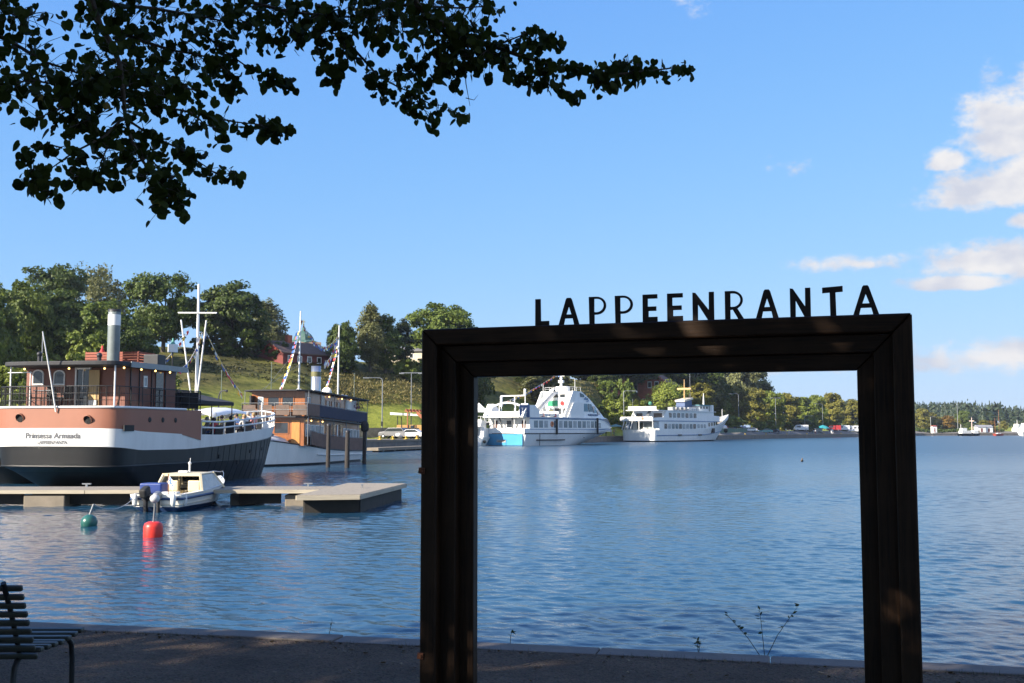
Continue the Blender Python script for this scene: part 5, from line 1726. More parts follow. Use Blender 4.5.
    for y in (14.6, 12, 9, 6, 3, .6):
        for sx in (-1, 1):
            m.tube([(sx * 2.42, y, zd(y)), (sx * 2.42, y, zU(y))], .035, 5); m.tube([(sx * 2.45, y, zU(y)), (sx * 2.45, y, zR(y))], .025, 5)
    m.build("deck_posts", GREYMET, root)
    # roof fittings
    fz = zR(6.5)
    m = MB(); m.lathe((0, 6.5, fz), [(.40, 0), (.38, 2.5), (.36, 2.5), (.36, 2.3)], 20); fun = m.build("funnel", STEEL, root)
    MB().lathe((0, 6.5, fz), [(.387, 1.55), (.386, 2.05)], 20).build("funnel_band", mat("olive_band", (.16, .15, .06), .5), fun)
    MB().ball((.35, 9.3, zR(9) + .22), .42, 14, sc=(1, 1, .75)).build("radar_dome", WHITE, root)
    m = MB(); m.lathe((-.25, 4.6, zR(5) + .5), [(0, -.03), (.42, -.02), (.44, .02), (0, .06)], 20, axis='y'); m.tube([(-.25, 4.6, zR(5)), (-.25, 4.6, zR(5) + .5)], .05, 6); m.build("dish", WHITE, root)
    for y in (2.6, 1.7): MB().ball((-.9, y, zR(y) + .2), .26, 10).build("vent_dome", STEEL, root)
    for y0, zt, zb in ((10.3, 11.75, 1.5), (1.2, 11.5, 1.2)): MB().tube([(0, y0, zb), (0, y0 - .2, zt)], [.10, .05], 8).build("mast", WHITE, root)
    bunting(root, (0, 10.1, 11.2), (0, 1.2, 10.6), 1.5, 24, .34, 5)
    bunting(root, (0, 10.2, 10.4), (.9, 11.5, 5.6), .5, 17, .28, 6)
    bunting(root, (0, 1.2, 10.9), (.3, 3.6, 8.3), .7, 24, .44, 7)
    bunting(root, (0, 1.1, 9.9), (.4, 2.8, 6.0), .3, 14, .22, 8)
    m = MB(); m.tube([(0, 10.2, 9), (1.6, 13, 5.6)], .012, 4); m.tube([(0, 10.2, 7.6), (1.7, 13.2, 5.6)], .012, 4); m.build("stay_wires", GREYMET, root)
    m = MB()
    for c in ((-2.2, 9.5, 5.12), (-2.2, 6.5, 5.05), (-2.2, 4.2, 5.0), (-2.3, 11.2, 3.2), (-2.3, 13.6, 3.25)): MB().ball(c, .06, 6).build("eaves_bulb", BULB, root)
    for y in (3.2, 2.2):
        ml = MB(); leaf_cloud(ml, Vector((-2.35, y, 4.55)), .3, 60, .12, random.Random(int(y * 9)), 1)
        ml.build("flower_basket", mat("purple_petals", (.16, .03, .10), .7, var=.4, scale=9), root, fix=False)
    MB().box((1.9, 14.6, 4.7), (.12, .7, .75)).build("loudspeaker", DARKMET, root)
    # fender and the covered gear on the foredeck
    MB().ball((.75, 16.6, 3.0), .36, 12).build("fender", mat("pink_fender", (.55, .13, .15), .45, var=.2), root)
    vs = []
    for i in range(9):
        for j in range(7):
            y = 14.9 + 2.5 * i / 8; x = (-1.25 + 2.5 * j / 6) * (1 - .065 * i)
            vs.append((x, y, 1.55 + .28 * (i / 8) + .62 * max(0, 1 - (abs(j - 3) / 3) ** 2) * (1 - .6 * i / 8) + .05 * sin(i * 2.1 + j * 1.7)))
    m = MB(); m.add(vs, [(i * 7 + j, i * 7 + j + 1, i * 7 + j + 8, i * 7 + j + 7) for i in range(8) for j in range(6)], 0, True)
    cv = m.build("canvas_cover", mat("grey_white_canvas", (.55, .56, .58), .8, var=.08), root, fix=False)
    cv.modifiers.new("s", 'SOLIDIFY').thickness = .02
    return root


steamer()
for (px, row, ztop, thick, lb) in ((329, 467, 2.95, .15, "left one of three wooden mooring piles before the varnished steamer"), (348, 467.5, 2.5, .17, "middle one of the three wooden mooring piles"), (365, 463.5, 3.2, .15, "right mooring pile with a thick dark head, at the steamer's stern")):
    Y = EYE * F_PX / (row - 431); X = (px - 512) / F_PX * Y
    t = thing("mooring_pile", lb, "pile", (X, Y, 0), 0, "mooring piles beside the steamer")
    MB().tube([(0, 0, -2), (.0, 0, 0), (.02, 0, ztop)], [thick * 1.1, thick, thick * .9], 10).build("post", WOODPOST, t)
    m = MB(); m.lathe((.02, 0, ztop), [(thick * 1.0, -.12), (thick * 1.06, 0), (thick * .4, .08), (0, .09)], 10) if px != 365 else m.lathe((.02, 0, ztop - .75), [(thick * 1.3, 0), (thick * 2.0, .12), (thick * 2.1, .55), (thick * 1.3, .8), (0, .86)], 12)
    m.build("pile_cap", RUBBER if px == 365 else DARKMET, t)

# ------------------------------------------------------------------ the blue-sterned excursion ship with the pointed superstructure
def pointed_ship():
    root = thing("excursion_ship", "white excursion ship with a bright blue stern and a pointed glass-sided superstructure", "ship", (-1.3, 187, 0), -radians(35))
    H = Hull([(-.8, 3.6, .3, 20), (0, 4.1, .05, 24), (1.0, 4.2, .02, 28), (2.0, 4.28, 0, 33.5), ([(0, 2.95), (.7, 2.95), (1, 3.2)], 4.3, 0, 36.7)], tc=.012, n=3, b0=.5, p=2.4)
    m = MB(); H.strip(m, 0, 3, 0); H.strip(m, 3, 4, 0); m.build("hull", WHITE, root)
    m = MB(); H.deck(m, 4, -.5, 0); m.build("main_deck", DECKW, root)
    MB().box((-.2, -.045, 1.03), (7.9, .06, 1.9)).build("stern_panel", BLUEP, root)
    MB().box((-.6, -.09, .78), (1.9, .05, .42)).build("name_board", mat("grey_board", (.38, .37, .35), .6), root)
    m = MB()
    for i, w_ in enumerate((.16, .2, .14, .2, .18, .16)): m.box((-1.2 + i * .24, -.125, .78), (w_ * .8, .02, .2))
    m.build("name_marks", DARKMET, root)
    m = MB(); H.rim(m, 3, .09, .06, 0, 0, .97); m.build("fender_strake", RUBBER, root)
    m = MB(); m.tube([(H.side_x(2, y) + .05, y, .95) for y in (-.2, 4, 8, 12.5)], .1, 6); m.build("fender_bar", RUBBER, root)
    m = MB(); m.tube([(H.side_x(2, y) + .12, y, 1.3 + .05 * (y - 20)) for y in (19.5, 22, 24.5)], .09, 6); m.build("fender_bar", RUBBER, root)
    MB().tube([(H.side_x(2, 4.4) + .06, 4.4, -.1), (4.36, 4.4, 2)], .05, 5).build("fender_bar", RUBBER, root)
    # main deck house: its sides follow the hull
    m = MB()
    ys = [1.5 + i * 1.0 for i in range(33)]
    for sd in (1, -1):
        vs = []
        for y in ys:
            x = max(.25, H.side_x(4, y) - .10); zt = 4.78 if y < 26 else 4.78 - (y - 26) * .21
            vs += [(sd * x, y, 2.4), (sd * x, y, zt)]
        m.add(vs, [(2 * i, 2 * i + 2, 2 * i + 3, 2 * i + 1) for i in range(len(ys) - 1)], 0, True)
    x0 = H.side_x(4, 1.5) - .1
    m.add([(-x0, 1.5, 2.4), (x0, 1.5, 2.4), (x0, 1.5, 4.78), (-x0, 1.5, 4.78)], [(0, 1, 2, 3)])
    house = m.build("deck_house", WHITE, root)
    vs = []
    for y in [-.6] + ys[1:]:
        x = max(.2, H.side_x(4, max(0.3, y)) - .02); zt = 4.80 if y < 26 else 4.80 - (y - 26) * .21
        vs += [(x, y, zt), (-x, y, zt), (x, y, zt + .14), (-x, y, zt + .14)]
    m = MB(); n = len(vs) // 4
    fs = [(0, 1, 3, 2)]
    for i in range(n - 1):
        a = 4 * i; b = a + 4; fs += [(a, b, b + 1, a + 1), (a + 2, a + 3, b + 3, b + 2), (a, a + 2, b + 2, b), (a + 1, b + 1, b + 3, a + 3)]
    m.add(vs, fs); m.build("upper_deck", WHITE2, root)
    m = MB()
    for dz in (2.75, 4.66):
        for sd in (1,): m.tube([(sd * (max(.25, H.side_x(4, y) - .07)), y, dz if y < 27 else dz - (y - 27) * (.17 if dz > 4 else .0)) for y in ys], .095, 5)
    m.build("blue_trim", TRIMBLUE, house)
    for i in range(15):
        y = 3.4 + 1.58 * i
        if 7.9 < y < 9: continue
        xa, xb = H.side_x(4, y - .6) - .10, H.side_x(4, y + .6) - .10
        m = MB(); zz = 3.08; zt = 4.28 if y < 24 else 4.0
        m.add([(xa + .02, y - .6, zz), (xb + .02, y + .6, zz), (xb + .02, y + .6, zt), (xa + .02, y - .6, zt), (xa - .02, y - .6, zz), (xb - .02, y + .6, zz), (xb - .02, y + .6, zt), (xa - .02, y - .6, zt)],
              [(0, 1, 2, 3), (7, 6, 5, 4), (0, 4, 5, 1), (2, 6, 7, 3), (1, 5, 6, 2), (0, 3, 7, 4)])
        m.build("window", (BLUEGLASS, CURTAIN)[i % 3 == 2], house)
    MB().lathe((4.22, 8.4, 3.7), [(.5, 0), (.5, .1), (.28, .1), (.28, 0)], 16, axis='x').build("lifebuoy", mat("orange_lifebuoy", (.65, .25, .12), .5), house)
    for y, z0, z1 in ((9.6, 1.9, 4.6), (24.0, 1.9, 4.9)): MB().box((H.side_x(4, y) + .18, y, (z0 + z1) / 2), (.22, .34, z1 - z0)).build("hanging_fender", RUBBER, root)
    # stern end of the main deck: white bulwark, doors, pillars
    MB().box((0, .02, 2.5), (8.3, .12, .95)).build("stern_bulwark", WHITE, root)
    for x in (-2.9, 3.0): MB().box((x, 1.46, 3.65), (.75, .06, 1.25)).build("doorway", mat("dark_red_opening", (.09, .035, .025), .6), house)
    wall_window(house, (0.0, 1.5, 3.7), 1.2, 1.3, 'y', -1, GLASS, WHITE)
    for x in (-1.35, 1.35): MB().bar((x, .4, 4.75), (x * .8, 1.0, 2.5), .16, .3).build("stair", GREYMET, root)
    for x in (-4.0, -2.0, 2.0, 4.0): MB().tube([(x, .1, 2.9), (x, .1, 4.8)], .07, 6).build("deck_post", WHITE, root)
    # upper deck, aft: raked side bulwarks, arch and frame
    for sd in (1, -1):
        MB().prism([(-.5, 4.9), (4.5, 4.9), (4.5, 6.0), (3.2, 6.9), (1.2, 6.9), (.2, 5.6)], 'x', sd * 4.2, sd * 4.05).build("side_bulwark", WHITE, root)
        MB().prism([(-.55, 4.9), (.15, 4.9), (1.3, 7.15), (.9, 7.15)], 'x', sd * 4.2, sd * 2.9).build("raked_screen", WHITE, root)
    MB().box((0, -.2, 5.35), (8.0, .12, .95)).build("upper_bulwark", WHITE, root)
    P = [(-3.3 + 6.6 * i / 14, .9, 6.6 + .75 * sin(pi * i / 14)) for i in range(15)]
    m = MB()
    for a, b in zip(P, P[1:]): m.bar(a, b, .35, .28)
    m.build("stern_arch", WHITE, root)
    for x in (-1.7, 1.7): MB().tube([(x, .9, 5.0), (x, .9, 7.2)], .08, 6).build("arch_post", WHITE, root)
    m = MB()
    for x in (-2.2, 0.6, 2.8): m.tube([(x, 2.2, 4.9), (x, 2.2, 8.5)], .08, 6)
    m.bar((-2.3, 2.2, 8.55), (2.9, 2.2, 8.55), .18, .2); m.box((2.75, 2.2, 9.1), (.3, .3, 1.2)); m.box((-2.2, 2.2, 7.6), (.35, .3, 1.7))
    m.build("light_gantry", WHITE, root)
    sg = MB().box((4.02, .2, 5.85), (.12, 1.9, 2.1), rz=-.5).build("blue_sign", NAVY, root)
    m = MB()
    for z in (6.35, 5.65):
        for k in (-.35, .3): m.box((4.14 + k * .45, .0 + k, z), (.02, .38, .07), rz=-.5); m.box((4.14 + k * .45, .0 + k, z - .22), (.02, .1, .35), rz=-.5)
    m.build("sign_marks", WHITE, sg)
    railing("upper_rail", root, [(4.1, 4.6, 4.95), (4.1, 9, 4.95), (4.1, 14.5, 4.95)], 1.0, WHITE, 1.6, .03, 2, fillmat=None)
    for i, (x, y) in enumerate(((3.2, 5.5), (3.0, 7.4), (3.3, 9.3), (2.8, 11.2), (1.0, 6.5), (-1.0, 8.8))):
        m = MB(); m.box((x, y, 5.3), (1.2, 1.4, .45)); m.box((x, y + .6, 5.7), (1.2, .2, .6)); m.build("bench_locker", WHITE2, root, bevel=.04)
    for x, y in ((3.6, 6.5), (3.6, 10.3), (2.2, 8.6)):
        m = MB(); m.lathe((x, y, 4.95), [(.28, 0), (.28, .6), (.1, .65)], 8); m.build("red_bin", FLAGS[0], root)
    # the pointed superstructure
    top = lambda y: 9.75 if y < 20 else 9.75 - (y - 20) * (6.6 / 15.6)
    bw = lambda y: max(.12, min(H.side_x(4, y) - .25, 3.95 if y < 18 else 3.95))
    tw_ = lambda y: max(.1, bw(y) * (0.80 if y < 22 else .80 - .02 * (y - 22)))
    ys = [16.8, 18, 19, 20, 21.5, 23, 25, 27, 29, 31, 33, 34.6]
    m = MB(); vs = []
    for y in ys: vs += [(bw(y), y, min(4.8, top(y) - .1)), (tw_(y), y, top(y)), (-tw_(y), y, top(y)), (-bw(y), y, min(4.8, top(y) - .1))]
    fs = []
    for i in range(len(ys) - 1):
        a = 4 * i; b = a + 4; fs += [(a, b, b + 1, a + 1), (a + 1, b + 1, b + 2, a + 2), (a + 2, b + 2, b + 3, a + 3)]
    fs += [(0, 1, 2, 3)]
    m.add(vs, fs); sup = m.build("superstructure", WHITE, root)
    for sd in (1, -1):    # the raked wings running aft and down
        MB().prism([(13.4, 4.9), (14.8, 4.9), (18.0, 9.4), (18.0, 9.78), (16.6, 9.78)], 'x', sd * 3.5, sd * 3.2).build("raked_wing", WHITE, root)
        MB().prism([(14.0, 4.9), (19.6, 4.9), (19.6, 7.6), (16.0, 7.6)], 'x', sd * 3.92, sd * 3.80).build("lower_wing", WHITE, root)
    # slanted windows of the side, on the leaning wall
    def sidept(y, z):
        f = (z - 4.8) / max(.01, top(y) - 4.8); return Vector((bw(y) + (tw_(y) - bw(y)) * f + .03, y, z))
    for (y0, y1, z0, z1, gm) in ((17.6, 19.4, 6.1, 7.5, BLUEGLASS), (19.7, 21.5, 6.1, 7.5, BLUEGLASS), (21.8, 23.4, 6.1, 7.5, GLASS), (23.8, 25.4, 5.9, 7.1, BLUEGLASS), (25.8, 27.4, 5.6, 6.4, BLUEGLASS), (19.3, 20.8, 8.7, 9.5, GLASS), (21.1, 22.3, 8.3, 8.75, GLASS)):
        a = [sidept(y0, z0), sidept(y1, z0), sidept(y1, min(z1, top(y1) - .25)), sidept(y0, min(z1, top(y0) - .25))]
        MB().slab(a, .04).build("window", gm, sup)
    m = MB()
    for (y, z, w_, h_) in ((20.6, 8.25, .5, .3), (21.3, 8.2, .5, .35), (22.0, 8.0, .4, .25), (21.2, 7.85, .9, .12)):
        m.slab([sidept(y, z) + Vector((.03, 0, 0)), sidept(y + w_, z) + Vector((.03, 0, 0)), sidept(y + w_, z + h_) + Vector((.03, 0, 0)), sidept(y, z + h_) + Vector((.03, 0, 0))], .02)
    m.build("emblem", TRIMBLUE, sup)
    m = MB()
    for i in range(8): m.slab([sidept(21.2 + i * .55, 5.3) + Vector((.04, 0, 0)), sidept(21.6 + i * .55, 5.3) + Vector((.04, 0, 0)), sidept(21.6 + i * .55, 5.62) + Vector((.04, 0, 0)), sidept(21.2 + i * .55, 5.62) + Vector((.04, 0, 0))], .02)
    m.build("name_marks", NAVY, sup)
    # after face: windows, green sign, lifebuoy, stairs
    for x, z, w_, h_ in ((.1, 6.1, 1.5, 1.2), (1.7, 6.1, 1.1, 1.2), (-.3, 8.9, 1.1, .7), (1.1, 8.9, 1.3, .7), (-2.2, 8.9, .9, .6)): wall_window(sup, (x, 16.8, z), w_, h_, 'y', -1, GLASS, WHITE)
    MB().box((-1.0, 16.68, 7.55), (2.1, .08, .95)).build("green_sign", GREENP, root)
    MB().lathe((1.1, 16.6, 7.55), [(.42, 0), (.42, .1), (.22, .1), (.22, 0)], 16, axis='y').build("lifebuoy", FLAGS[0], root)
    m = MB(); m.bar((-2.2, 11.8, 5.0), (-.6, 16.5, 9.4), 1.0, .35); m.bar((-2.2, 11.6, 5.9), (-.6, 16.3, 10.2), 1.0, .12); m.build("stairway", WHITE, root)
    m = MB(); m.bar((-3.4, 11.6, 5.6), (-2.0, 15.0, 7.4), .9, .9); m.build("stairway", WHITE2, root)
    MB().box((-1.3, 16.5, 5.9), (.8, .2, .9)).build("yellow_notice", mat("pale_yellow", (.7, .62, .25), .5), root)
    railing("top_rail", root, [(-3, 17.2, 9.8), (0, 17.0, 9.8), (3, 17.2, 9.8), (3.0, 20, 9.8)], .7, WHITE, 1.2, .03, 2)
    m = MB(); m.box((.0, 18.6, 10.25), (2.4, 1.4, .9)); m.build("wheelhouse_box", WHITE, root, bevel=.15)
    m = MB(); m.tube([(-.2, 18.4, 10.5), (-.2, 18.4, 13.6)], [.28, .1], 8); m.box((-.2, 18.4, 11.6), (.9, .6, .5)); m.bar((-.9, 18.4, 12.6), (.5, 18.4, 12.6), .08, .08); m.ball((-.2, 18.4, 12.2), .3, 8); mast = m.build("mast", WHITE, root)
    for (x, y, z) in ((-3.2, 16.9, 11.2), (2.7, 18.5, 12.0)): MB().tube([(x, y, 9.7), (x, y, z)], .05, 5).build("aerial", WHITE, root)
    bunting(root, (-.3, 18.3, 13.4), (-2.9, 2.6, 7.2), .5, 24, .45, 9)
    m = MB(); m.slab([(-.3, 18.35, 13.5), (-.9, 18.3, 13.1), (-.75, 18.3, 12.4), (-.25, 18.35, 12.9)], .02); m.build("flag", FLAGS[2], root)
    # seated passengers are left out: none can be told apart on this ship
    return root


pointed_ship()


# ------------------------------------------------------------------ the white ferry
def ferry():
    root = thing("white_ferry", "all-white passenger ferry with a rounded stern and a yellow mast, moored beyond the pointed ship", "ship", (28.7, 253, 0), -radians(38))
    top = [(0, 2.75), (.3, 2.75), (.55, 3.0), (.8, 4.4), (1, 5.9)]
    H = Hull([(-.8, 3.4, 1.0, 34), (0, 4.3, .25, 38), (.28, 4.35, .2, 38.6), ([(0, 1.45), (.6, 1.6), (1, 2.6)], 4.48, .02, 42), (top, 4.5, 0, 46)], tc=.03, n=2.6, b0=.42, p=2.2)
    m = MB(); H.strip(m, 0, 2, 1); H.strip(m, 2, 4, 0); m.build("hull", [WHITE, DARKMET], root)
    m = MB(); H.deck(m, 4, -.35, 0); m.build("main_deck", DECKW, root)
    m = MB(); H.rim(m, 3, .10, 0, 0, .03, 1); m.build("fender_strake", TRIMBLUE, root)
    for y in (12, 22): MB().box((H.side_x(3, y) + .1, y, 1.55), (.25, 1.6, .3)).build("tyre_fender", RUBBER, root)
    MB().box((H.side_x(4, 30) - .1, 30.0, 2.6), (.5, 1.1, 1.1)).build("anchor_pocket", RUBBER, root)
    MB().ball((.6, 43.2, 2.6), .6, 8).build("bow_fender", RUBBER, root)

    def loft(name, y0, y1, z0, z1, ins, mtl, topf=None, n=26, tap=True):
        m = MB(); vs = []
        for i in range(n + 1):
            y = y0 + (y1 - y0) * i / n; x = max(.2, H.side_x(4, y) - ins)
            zt = z1 if topf is None else topf(y)
            zb = z0(y) if callable(z0) else z0
            vs += [(x, y, zb), (x, y, zt), (-x, y, zt), (-x, y, zb)]
        fs = [(0, 1, 2, 3), tuple(4 * n + k for k in (3, 2, 1, 0))]
        for i in range(n):
            a = 4 * i; b = a + 4; fs += [(a, b, b + 1, a + 1), (a + 1, b + 1, b + 2, a + 2), (a + 2, b + 2, b + 3, a + 3), (a, a + 3, b + 3, b)]
        return m.add(vs, fs).build(name, mtl, root)
    zt_ = lambda y: interp(top, y / 46)
    h1 = loft("main_house", 2.6, 33, lambda y: zt_(y) - .3, 4.75, .06, WHITE)
    d1 = loft("upper_deck", -.1, 36, 4.76, 4.9, -.03, TRIMBLUE)
    h2 = loft("upper_house", 5.6, 31.5, 4.9, 7.2, .35, WHITE)
    d2 = loft("top_deck", 2.4, 32.5, 7.2, 7.34, .1, WHITE)
    # side plating that sweeps up at the stern of the upper house
    for sd in (1, -1):
        MB().prism([(-.1, 4.9), (7.4, 4.9), (7.0, 7.2), (5.9, 7.2), (4.6, 5.7), (-.1, 5.5)], 'x', sd * 4.42, sd * 4.3).build("side_bulwark", WHITE, root)
        MB().prism([(26, 4.9), (33.5, 4.9), (33.5, 6.2), (27, 6.4)], 'x', sd * (H.side_x(4, 30) - .02), sd * (H.side_x(4, 30) - .14)).build("bridge_wing", WHITE, root)
    MB().box((0, -.02, 5.3), (8.5, .12, .95)).build("stern_bulwark", WHITE, root)
    MB().box((0, 2.5, 7.75), (7.6, .12, .9)).build("stern_bulwark", WHITE, root)
    m = MB()
    for k in (-3.0, -2.1): pass
    for x, w_ in ((-.6, 1.5), (2.1, 3.2)): MB().box((x, 2.52, 3.75), (w_, .08, 1.4)).build("stern_opening", CURTAIN if x > 0 else GLASS, h1)
    m = MB(); m.box((-3.3, 2.4, 3.7), (1.4, .1, 1.5)); m.build("stern_opening", TRIMBLUE, h1)
    for k in range(4): MB().bar((-4.0 + .75 * k, .05, 2.8), (-3.4 + .75 * k, .05, 4.7), .14, .16).build("stern_brace", WHITE, root)
    for x in (.6, 4.2): MB().tube([(x, .1, 2.7), (x, .1, 4.8)], .09, 6).build("deck_post", WHITE, root)
    for y in [.6, 1.8]: pass
    MB().box((4.42, 1.4, 3.85), (.05, 2.4, 1.5)).build("side_opening", CURTAIN, h1)
    MB().lathe((1.7, -.12, 5.35), [(.42, 0), (.42, .1), (.24, .1), (.24, 0)], 14, axis='y').build("lifebuoy", mat("pale_lifebuoy", (.62, .3, .22), .5), root)
    m = MB(); m.bar((0.9, 2.2, 4.9), (.9, 4.6, 7.2), .8, .2); m.build("ladder", GREYMET, root)
    for x, w_ in ((-2.6, 1.6), (2.4, 2.2)): MB().box((x, 5.55, 5.9), (w_, .1, 1.5)).build("doorway", mat("dim_brown_opening", (.12, .09, .07), .7), h2)
    # windows
    def win(y, zc, w_, h_, ins, par, g_=GLASS):
        xa, xb = H.side_x(4, y - w_ / 2) - ins, H.side_x(4, y + w_ / 2) - ins
        m = MB(); a = [Vector((xa, y - w_ / 2, zc - h_ / 2)), Vector((xb, y + w_ / 2, zc - h_ / 2)), Vector((xb, y + w_ / 2, zc + h_ / 2)), Vector((xa, y - w_ / 2, zc + h_ / 2))]
        k = .12
        hexa = [(-.5, -.5 + k), (-.5 + k, -.5), (.5 - k, -.5), (.5, -.5 + k), (.5, .5 - k), (.5 - k, .5), (-.5 + k, .5), (-.5, .5 - k)]
        P = [a[0].lerp(a[1], u + .5) + Vector((.0, 0, (v + .5) * h_)) for u, v in hexa]
        m.slab(P, .04).build("window", g_, par)
    win0 = BLUEGLASS
    for i in range(9): win(5.6 + 1.72 * i, 3.62, 1.25, 1.15, .03, h1, (GLASS, BLUEGLASS, CURTAIN)[(i * 5 + i // 3) % 3])
    for i in range(3): win(21.4 + 1.75 * i, 3.7, 1.2, .95, .03, h1, CURTAIN)
    for i in range(4): win(27.5 + 1.7 * i, 4.05 + .12 * i, .9, .9, -.0, h1, GLASS)
    for i in range(7): win(8.2 + 2.0 * i, 6.2, 1.35, 1.1, .32, h2, (GLASS, BLUEGLASS)[i % 2])
    m = MB()
    P = [(H.side_x(4, y) - .2, y, 4.86) for y in (3, 10, 18, 26, 31)]
    m.tube(P, .07, 5); m.build("trim_line", TRIMBLUE, root)
    # bow bulwark
    m = MB()
    for sd in (1, -1):
        vs = []
        for i in range(12):
            t = .74 + .26 * i / 11; p = H.pt(4, t, sd)
            vs += [p, p + Vector((0, .15, .25 + .75 * (i / 11)))]
        m.add(vs, [(2 * i, 2 * i + 2, 2 * i + 3, 2 * i + 1) for i in range(11)], 0, True)
    m.build("bow_bulwark", WHITE, root)
    # top hamper
    railing("top_rail", root, [(4.1, 10, 7.34), (4.0, 16, 7.34), (3.9, 21.5, 7.34)], 1.0, GREYMET, 1.2, .035, 2)
    for i, y in enumerate((11, 13, 15, 17)): MB().box((2.9, y, 7.75), (1.4, 1.1, .8)).build("deck_bench", GREYMET, root, bevel=.05)
    MB().box((2.5, 19.8, 7.75), (2.6, 3.8, .8)).build("raft_box", WHITE2, root, bevel=.2)
    br = MB().box((0, 27.5, 8.05), (5.6, 5.0, 1.4)).build("bridge", WHITE, root, bevel=.08)
    MB().box((0, 27.3, 8.85), (6.6, 6.4, .16)).build("bridge_roof", mat("teal_roof_paint", (.12, .28, .32), .5), root)
    for y in (25.8, 27.3, 28.8): wall_window(br, (2.8, y, 8.3), 1.2, .7, 'x', 1, GLASS, WHITE)
    MB().box((3.2, 30.6, 8.1), (.7, .8, 1.7)).build("bridge_end", WHITE, root)
    m = MB(); m.prism([(20.4, 7.3), (24.4, 7.3), (24.0, 10.2), (20.6, 9.6)], 'x', -1.2, 1.2); fu = m.build("funnel", NAVY, root)
    m = MB(); m.prism([(20.2, 9.65), (24.6, 10.3), (24.6, 10.75), (20.2, 10.1)], 'x', -1.35, 1.35); m.build("funnel_cap", mat("cream_cap", (.62, .55, .42), .5), fu)
    m = MB(); m.tube([(0, 22.6, 10), (0, 22.6, 15.2)], [.22, .1], 8); m.box((0, 22.6, 12.9), (3.8, .5, .45)); m.build("mast", ORANGEP, root)
    MB().tube([(.8, 24, 10), (.8, 24, 17.5)], .06, 5).build("aerial", GREYMET, root)
    MB().tube([(1.2, 30.2, 9), (1.2, 30.2, 12)], [.25, .06], 6).build("bridge_mast", WHITE, root)
    MB().tube([(0, 42.5, 5), (0, 42.5, 8.2)], .07, 5).build("bow_staff", WHITE, root)
    MB().tube([(-2.6, 2.6, 7.4), (-2.6, 2.6, 10)], .05, 5).build("aerial", GREYMET, root)
    MB().ball((1.2, 4.2, 8.9), .5, 8).build("awning_roll", mat("green_cover", (.06, .22, .14), .7), root)
    return root


ferry()


# ------------------------------------------------------------------ smaller and distant boats
def px_ground(px, row):
    Y = 0; d_ = at(px, row, 1.0) - Vector((0, 0, EYE)); return Vector((0, 0, EYE)) + d_ * (-EYE / d_.z)


def cruiser(label):
    """a small white motor cruiser, seen from astern behind the frame's left post"""
    t = thing("motor_cruiser", label, "boat", (-6.6, 184, 0), -radians(12))
    H = Hull([(-.4, 1.2, .2, 7), (0, 1.7, .05, 8), (.95, 1.9, 0, 8.8), (1.5, 1.95, 0, 9.3)], tc=.03, n=3, b0=.4, p=2)
    m = MB(); H.strip(m, 0, 3, 0); m.build("hull", WHITE, t)
    m = MB(); H.deck(m, 3, -.2, 0); m.build("deck", WHITE2, t)
    MB().prism([(1.2, 1.4), (6.2, 1.4), (5.2, 2.9), (1.8, 3.2)], 'x', -1.55, 1.55).build("cabin", WHITE, t)
    MB().box((.2, 1.15, 2.3), (1.1, .06, 1.1)).build("doorway", GLASS, t)
    MB().prism([(.6, 3.2), (4.6, 3.1), (4.0, 4.2), (1.4, 4.4)], 'x', -1.2, 1.2).build("flybridge", WHITE2, t)
    MB().tube([(-1.4, .3, 1.5), (-1.4, .3, 3.6), (1.4, .3, 3.6), (1.4, .3, 1.5)], .05, 5).build("stern_frame", STEEL, t)
    m = MB(); m.ball((1.95, .4, .7), .3, 8); m.build("fender", RUBBER, t)
    return t


cruiser("small white motor cruiser half hidden by the frame's left post, beside the blue-sterned ship")


def hullboat(name, label, cat, px, row, L_, B, h, rz, mats, build, sc=1.0):
    p = px_ground(px, row)
    t = thing(name, label, cat, p, rz)
    H = Hull([(-.4, B * .3, L_ * .08, L_ * .88), (0, B * .43, L_ * .03, L_ * .93), (h, B * .5, 0, L_)], tc=.05, n=2.6, b0=.5, p=2.0)
    m = MB(); H.strip(m, 0, 2, 0); m.build("hull", mats[0], t)
    m = MB(); H.deck(m, 2, -.25 * h, 0); m.build("deck", mats[1], t)
    build(t, H)
    t.scale = (sc,) * 3
    return t


def b_black(t, H):
    MB().box((0, 7, 2.9), (4.0, 9, 2.4)).build("deck_house", WHITE, t, bevel=.1)
    MB().box((0, 5.5, 5.2), (3.2, 4.5, 2.0)).build("bridge", WHITE, t, bevel=.1)
    MB().box((0, 16.5, 3.1), (3.4, 4.5, 2.6)).build("fore_house", WHITE, t, bevel=.1)
    for y in (4, 6, 8, 10): wall_window(t, (2.0, y, 3.2), 1.0, .8, 'x', 1, GLASS, WHITE)
    MB().box((0, 20, 3.6), (2.0, 1.5, 1.2)).build("orange_hatch", ORANGEP, t)
    m = MB(); m.tube([(0, 14, 2), (0, 14, 14.5)], [.38, .25], 8); m.bar((-2.6, 14, 11.8), (2.6, 14, 11.8), .4, .5); m.build("mast", mat("pinkish_mast_paint", (.68, .52, .46), .5), t)
    MB().tube([(0, 3, 6), (0, 3, 9)], .2, 6).build("funnel", WHITE2, t)


hullboat("tug_ship", "black-hulled ship with white deckhouses and a pale cross-armed mast on the far shore", "ship", 958, 436.0, 23, 6, 2.0, -radians(70), (BLACKP, DECKW), b_black, .64)


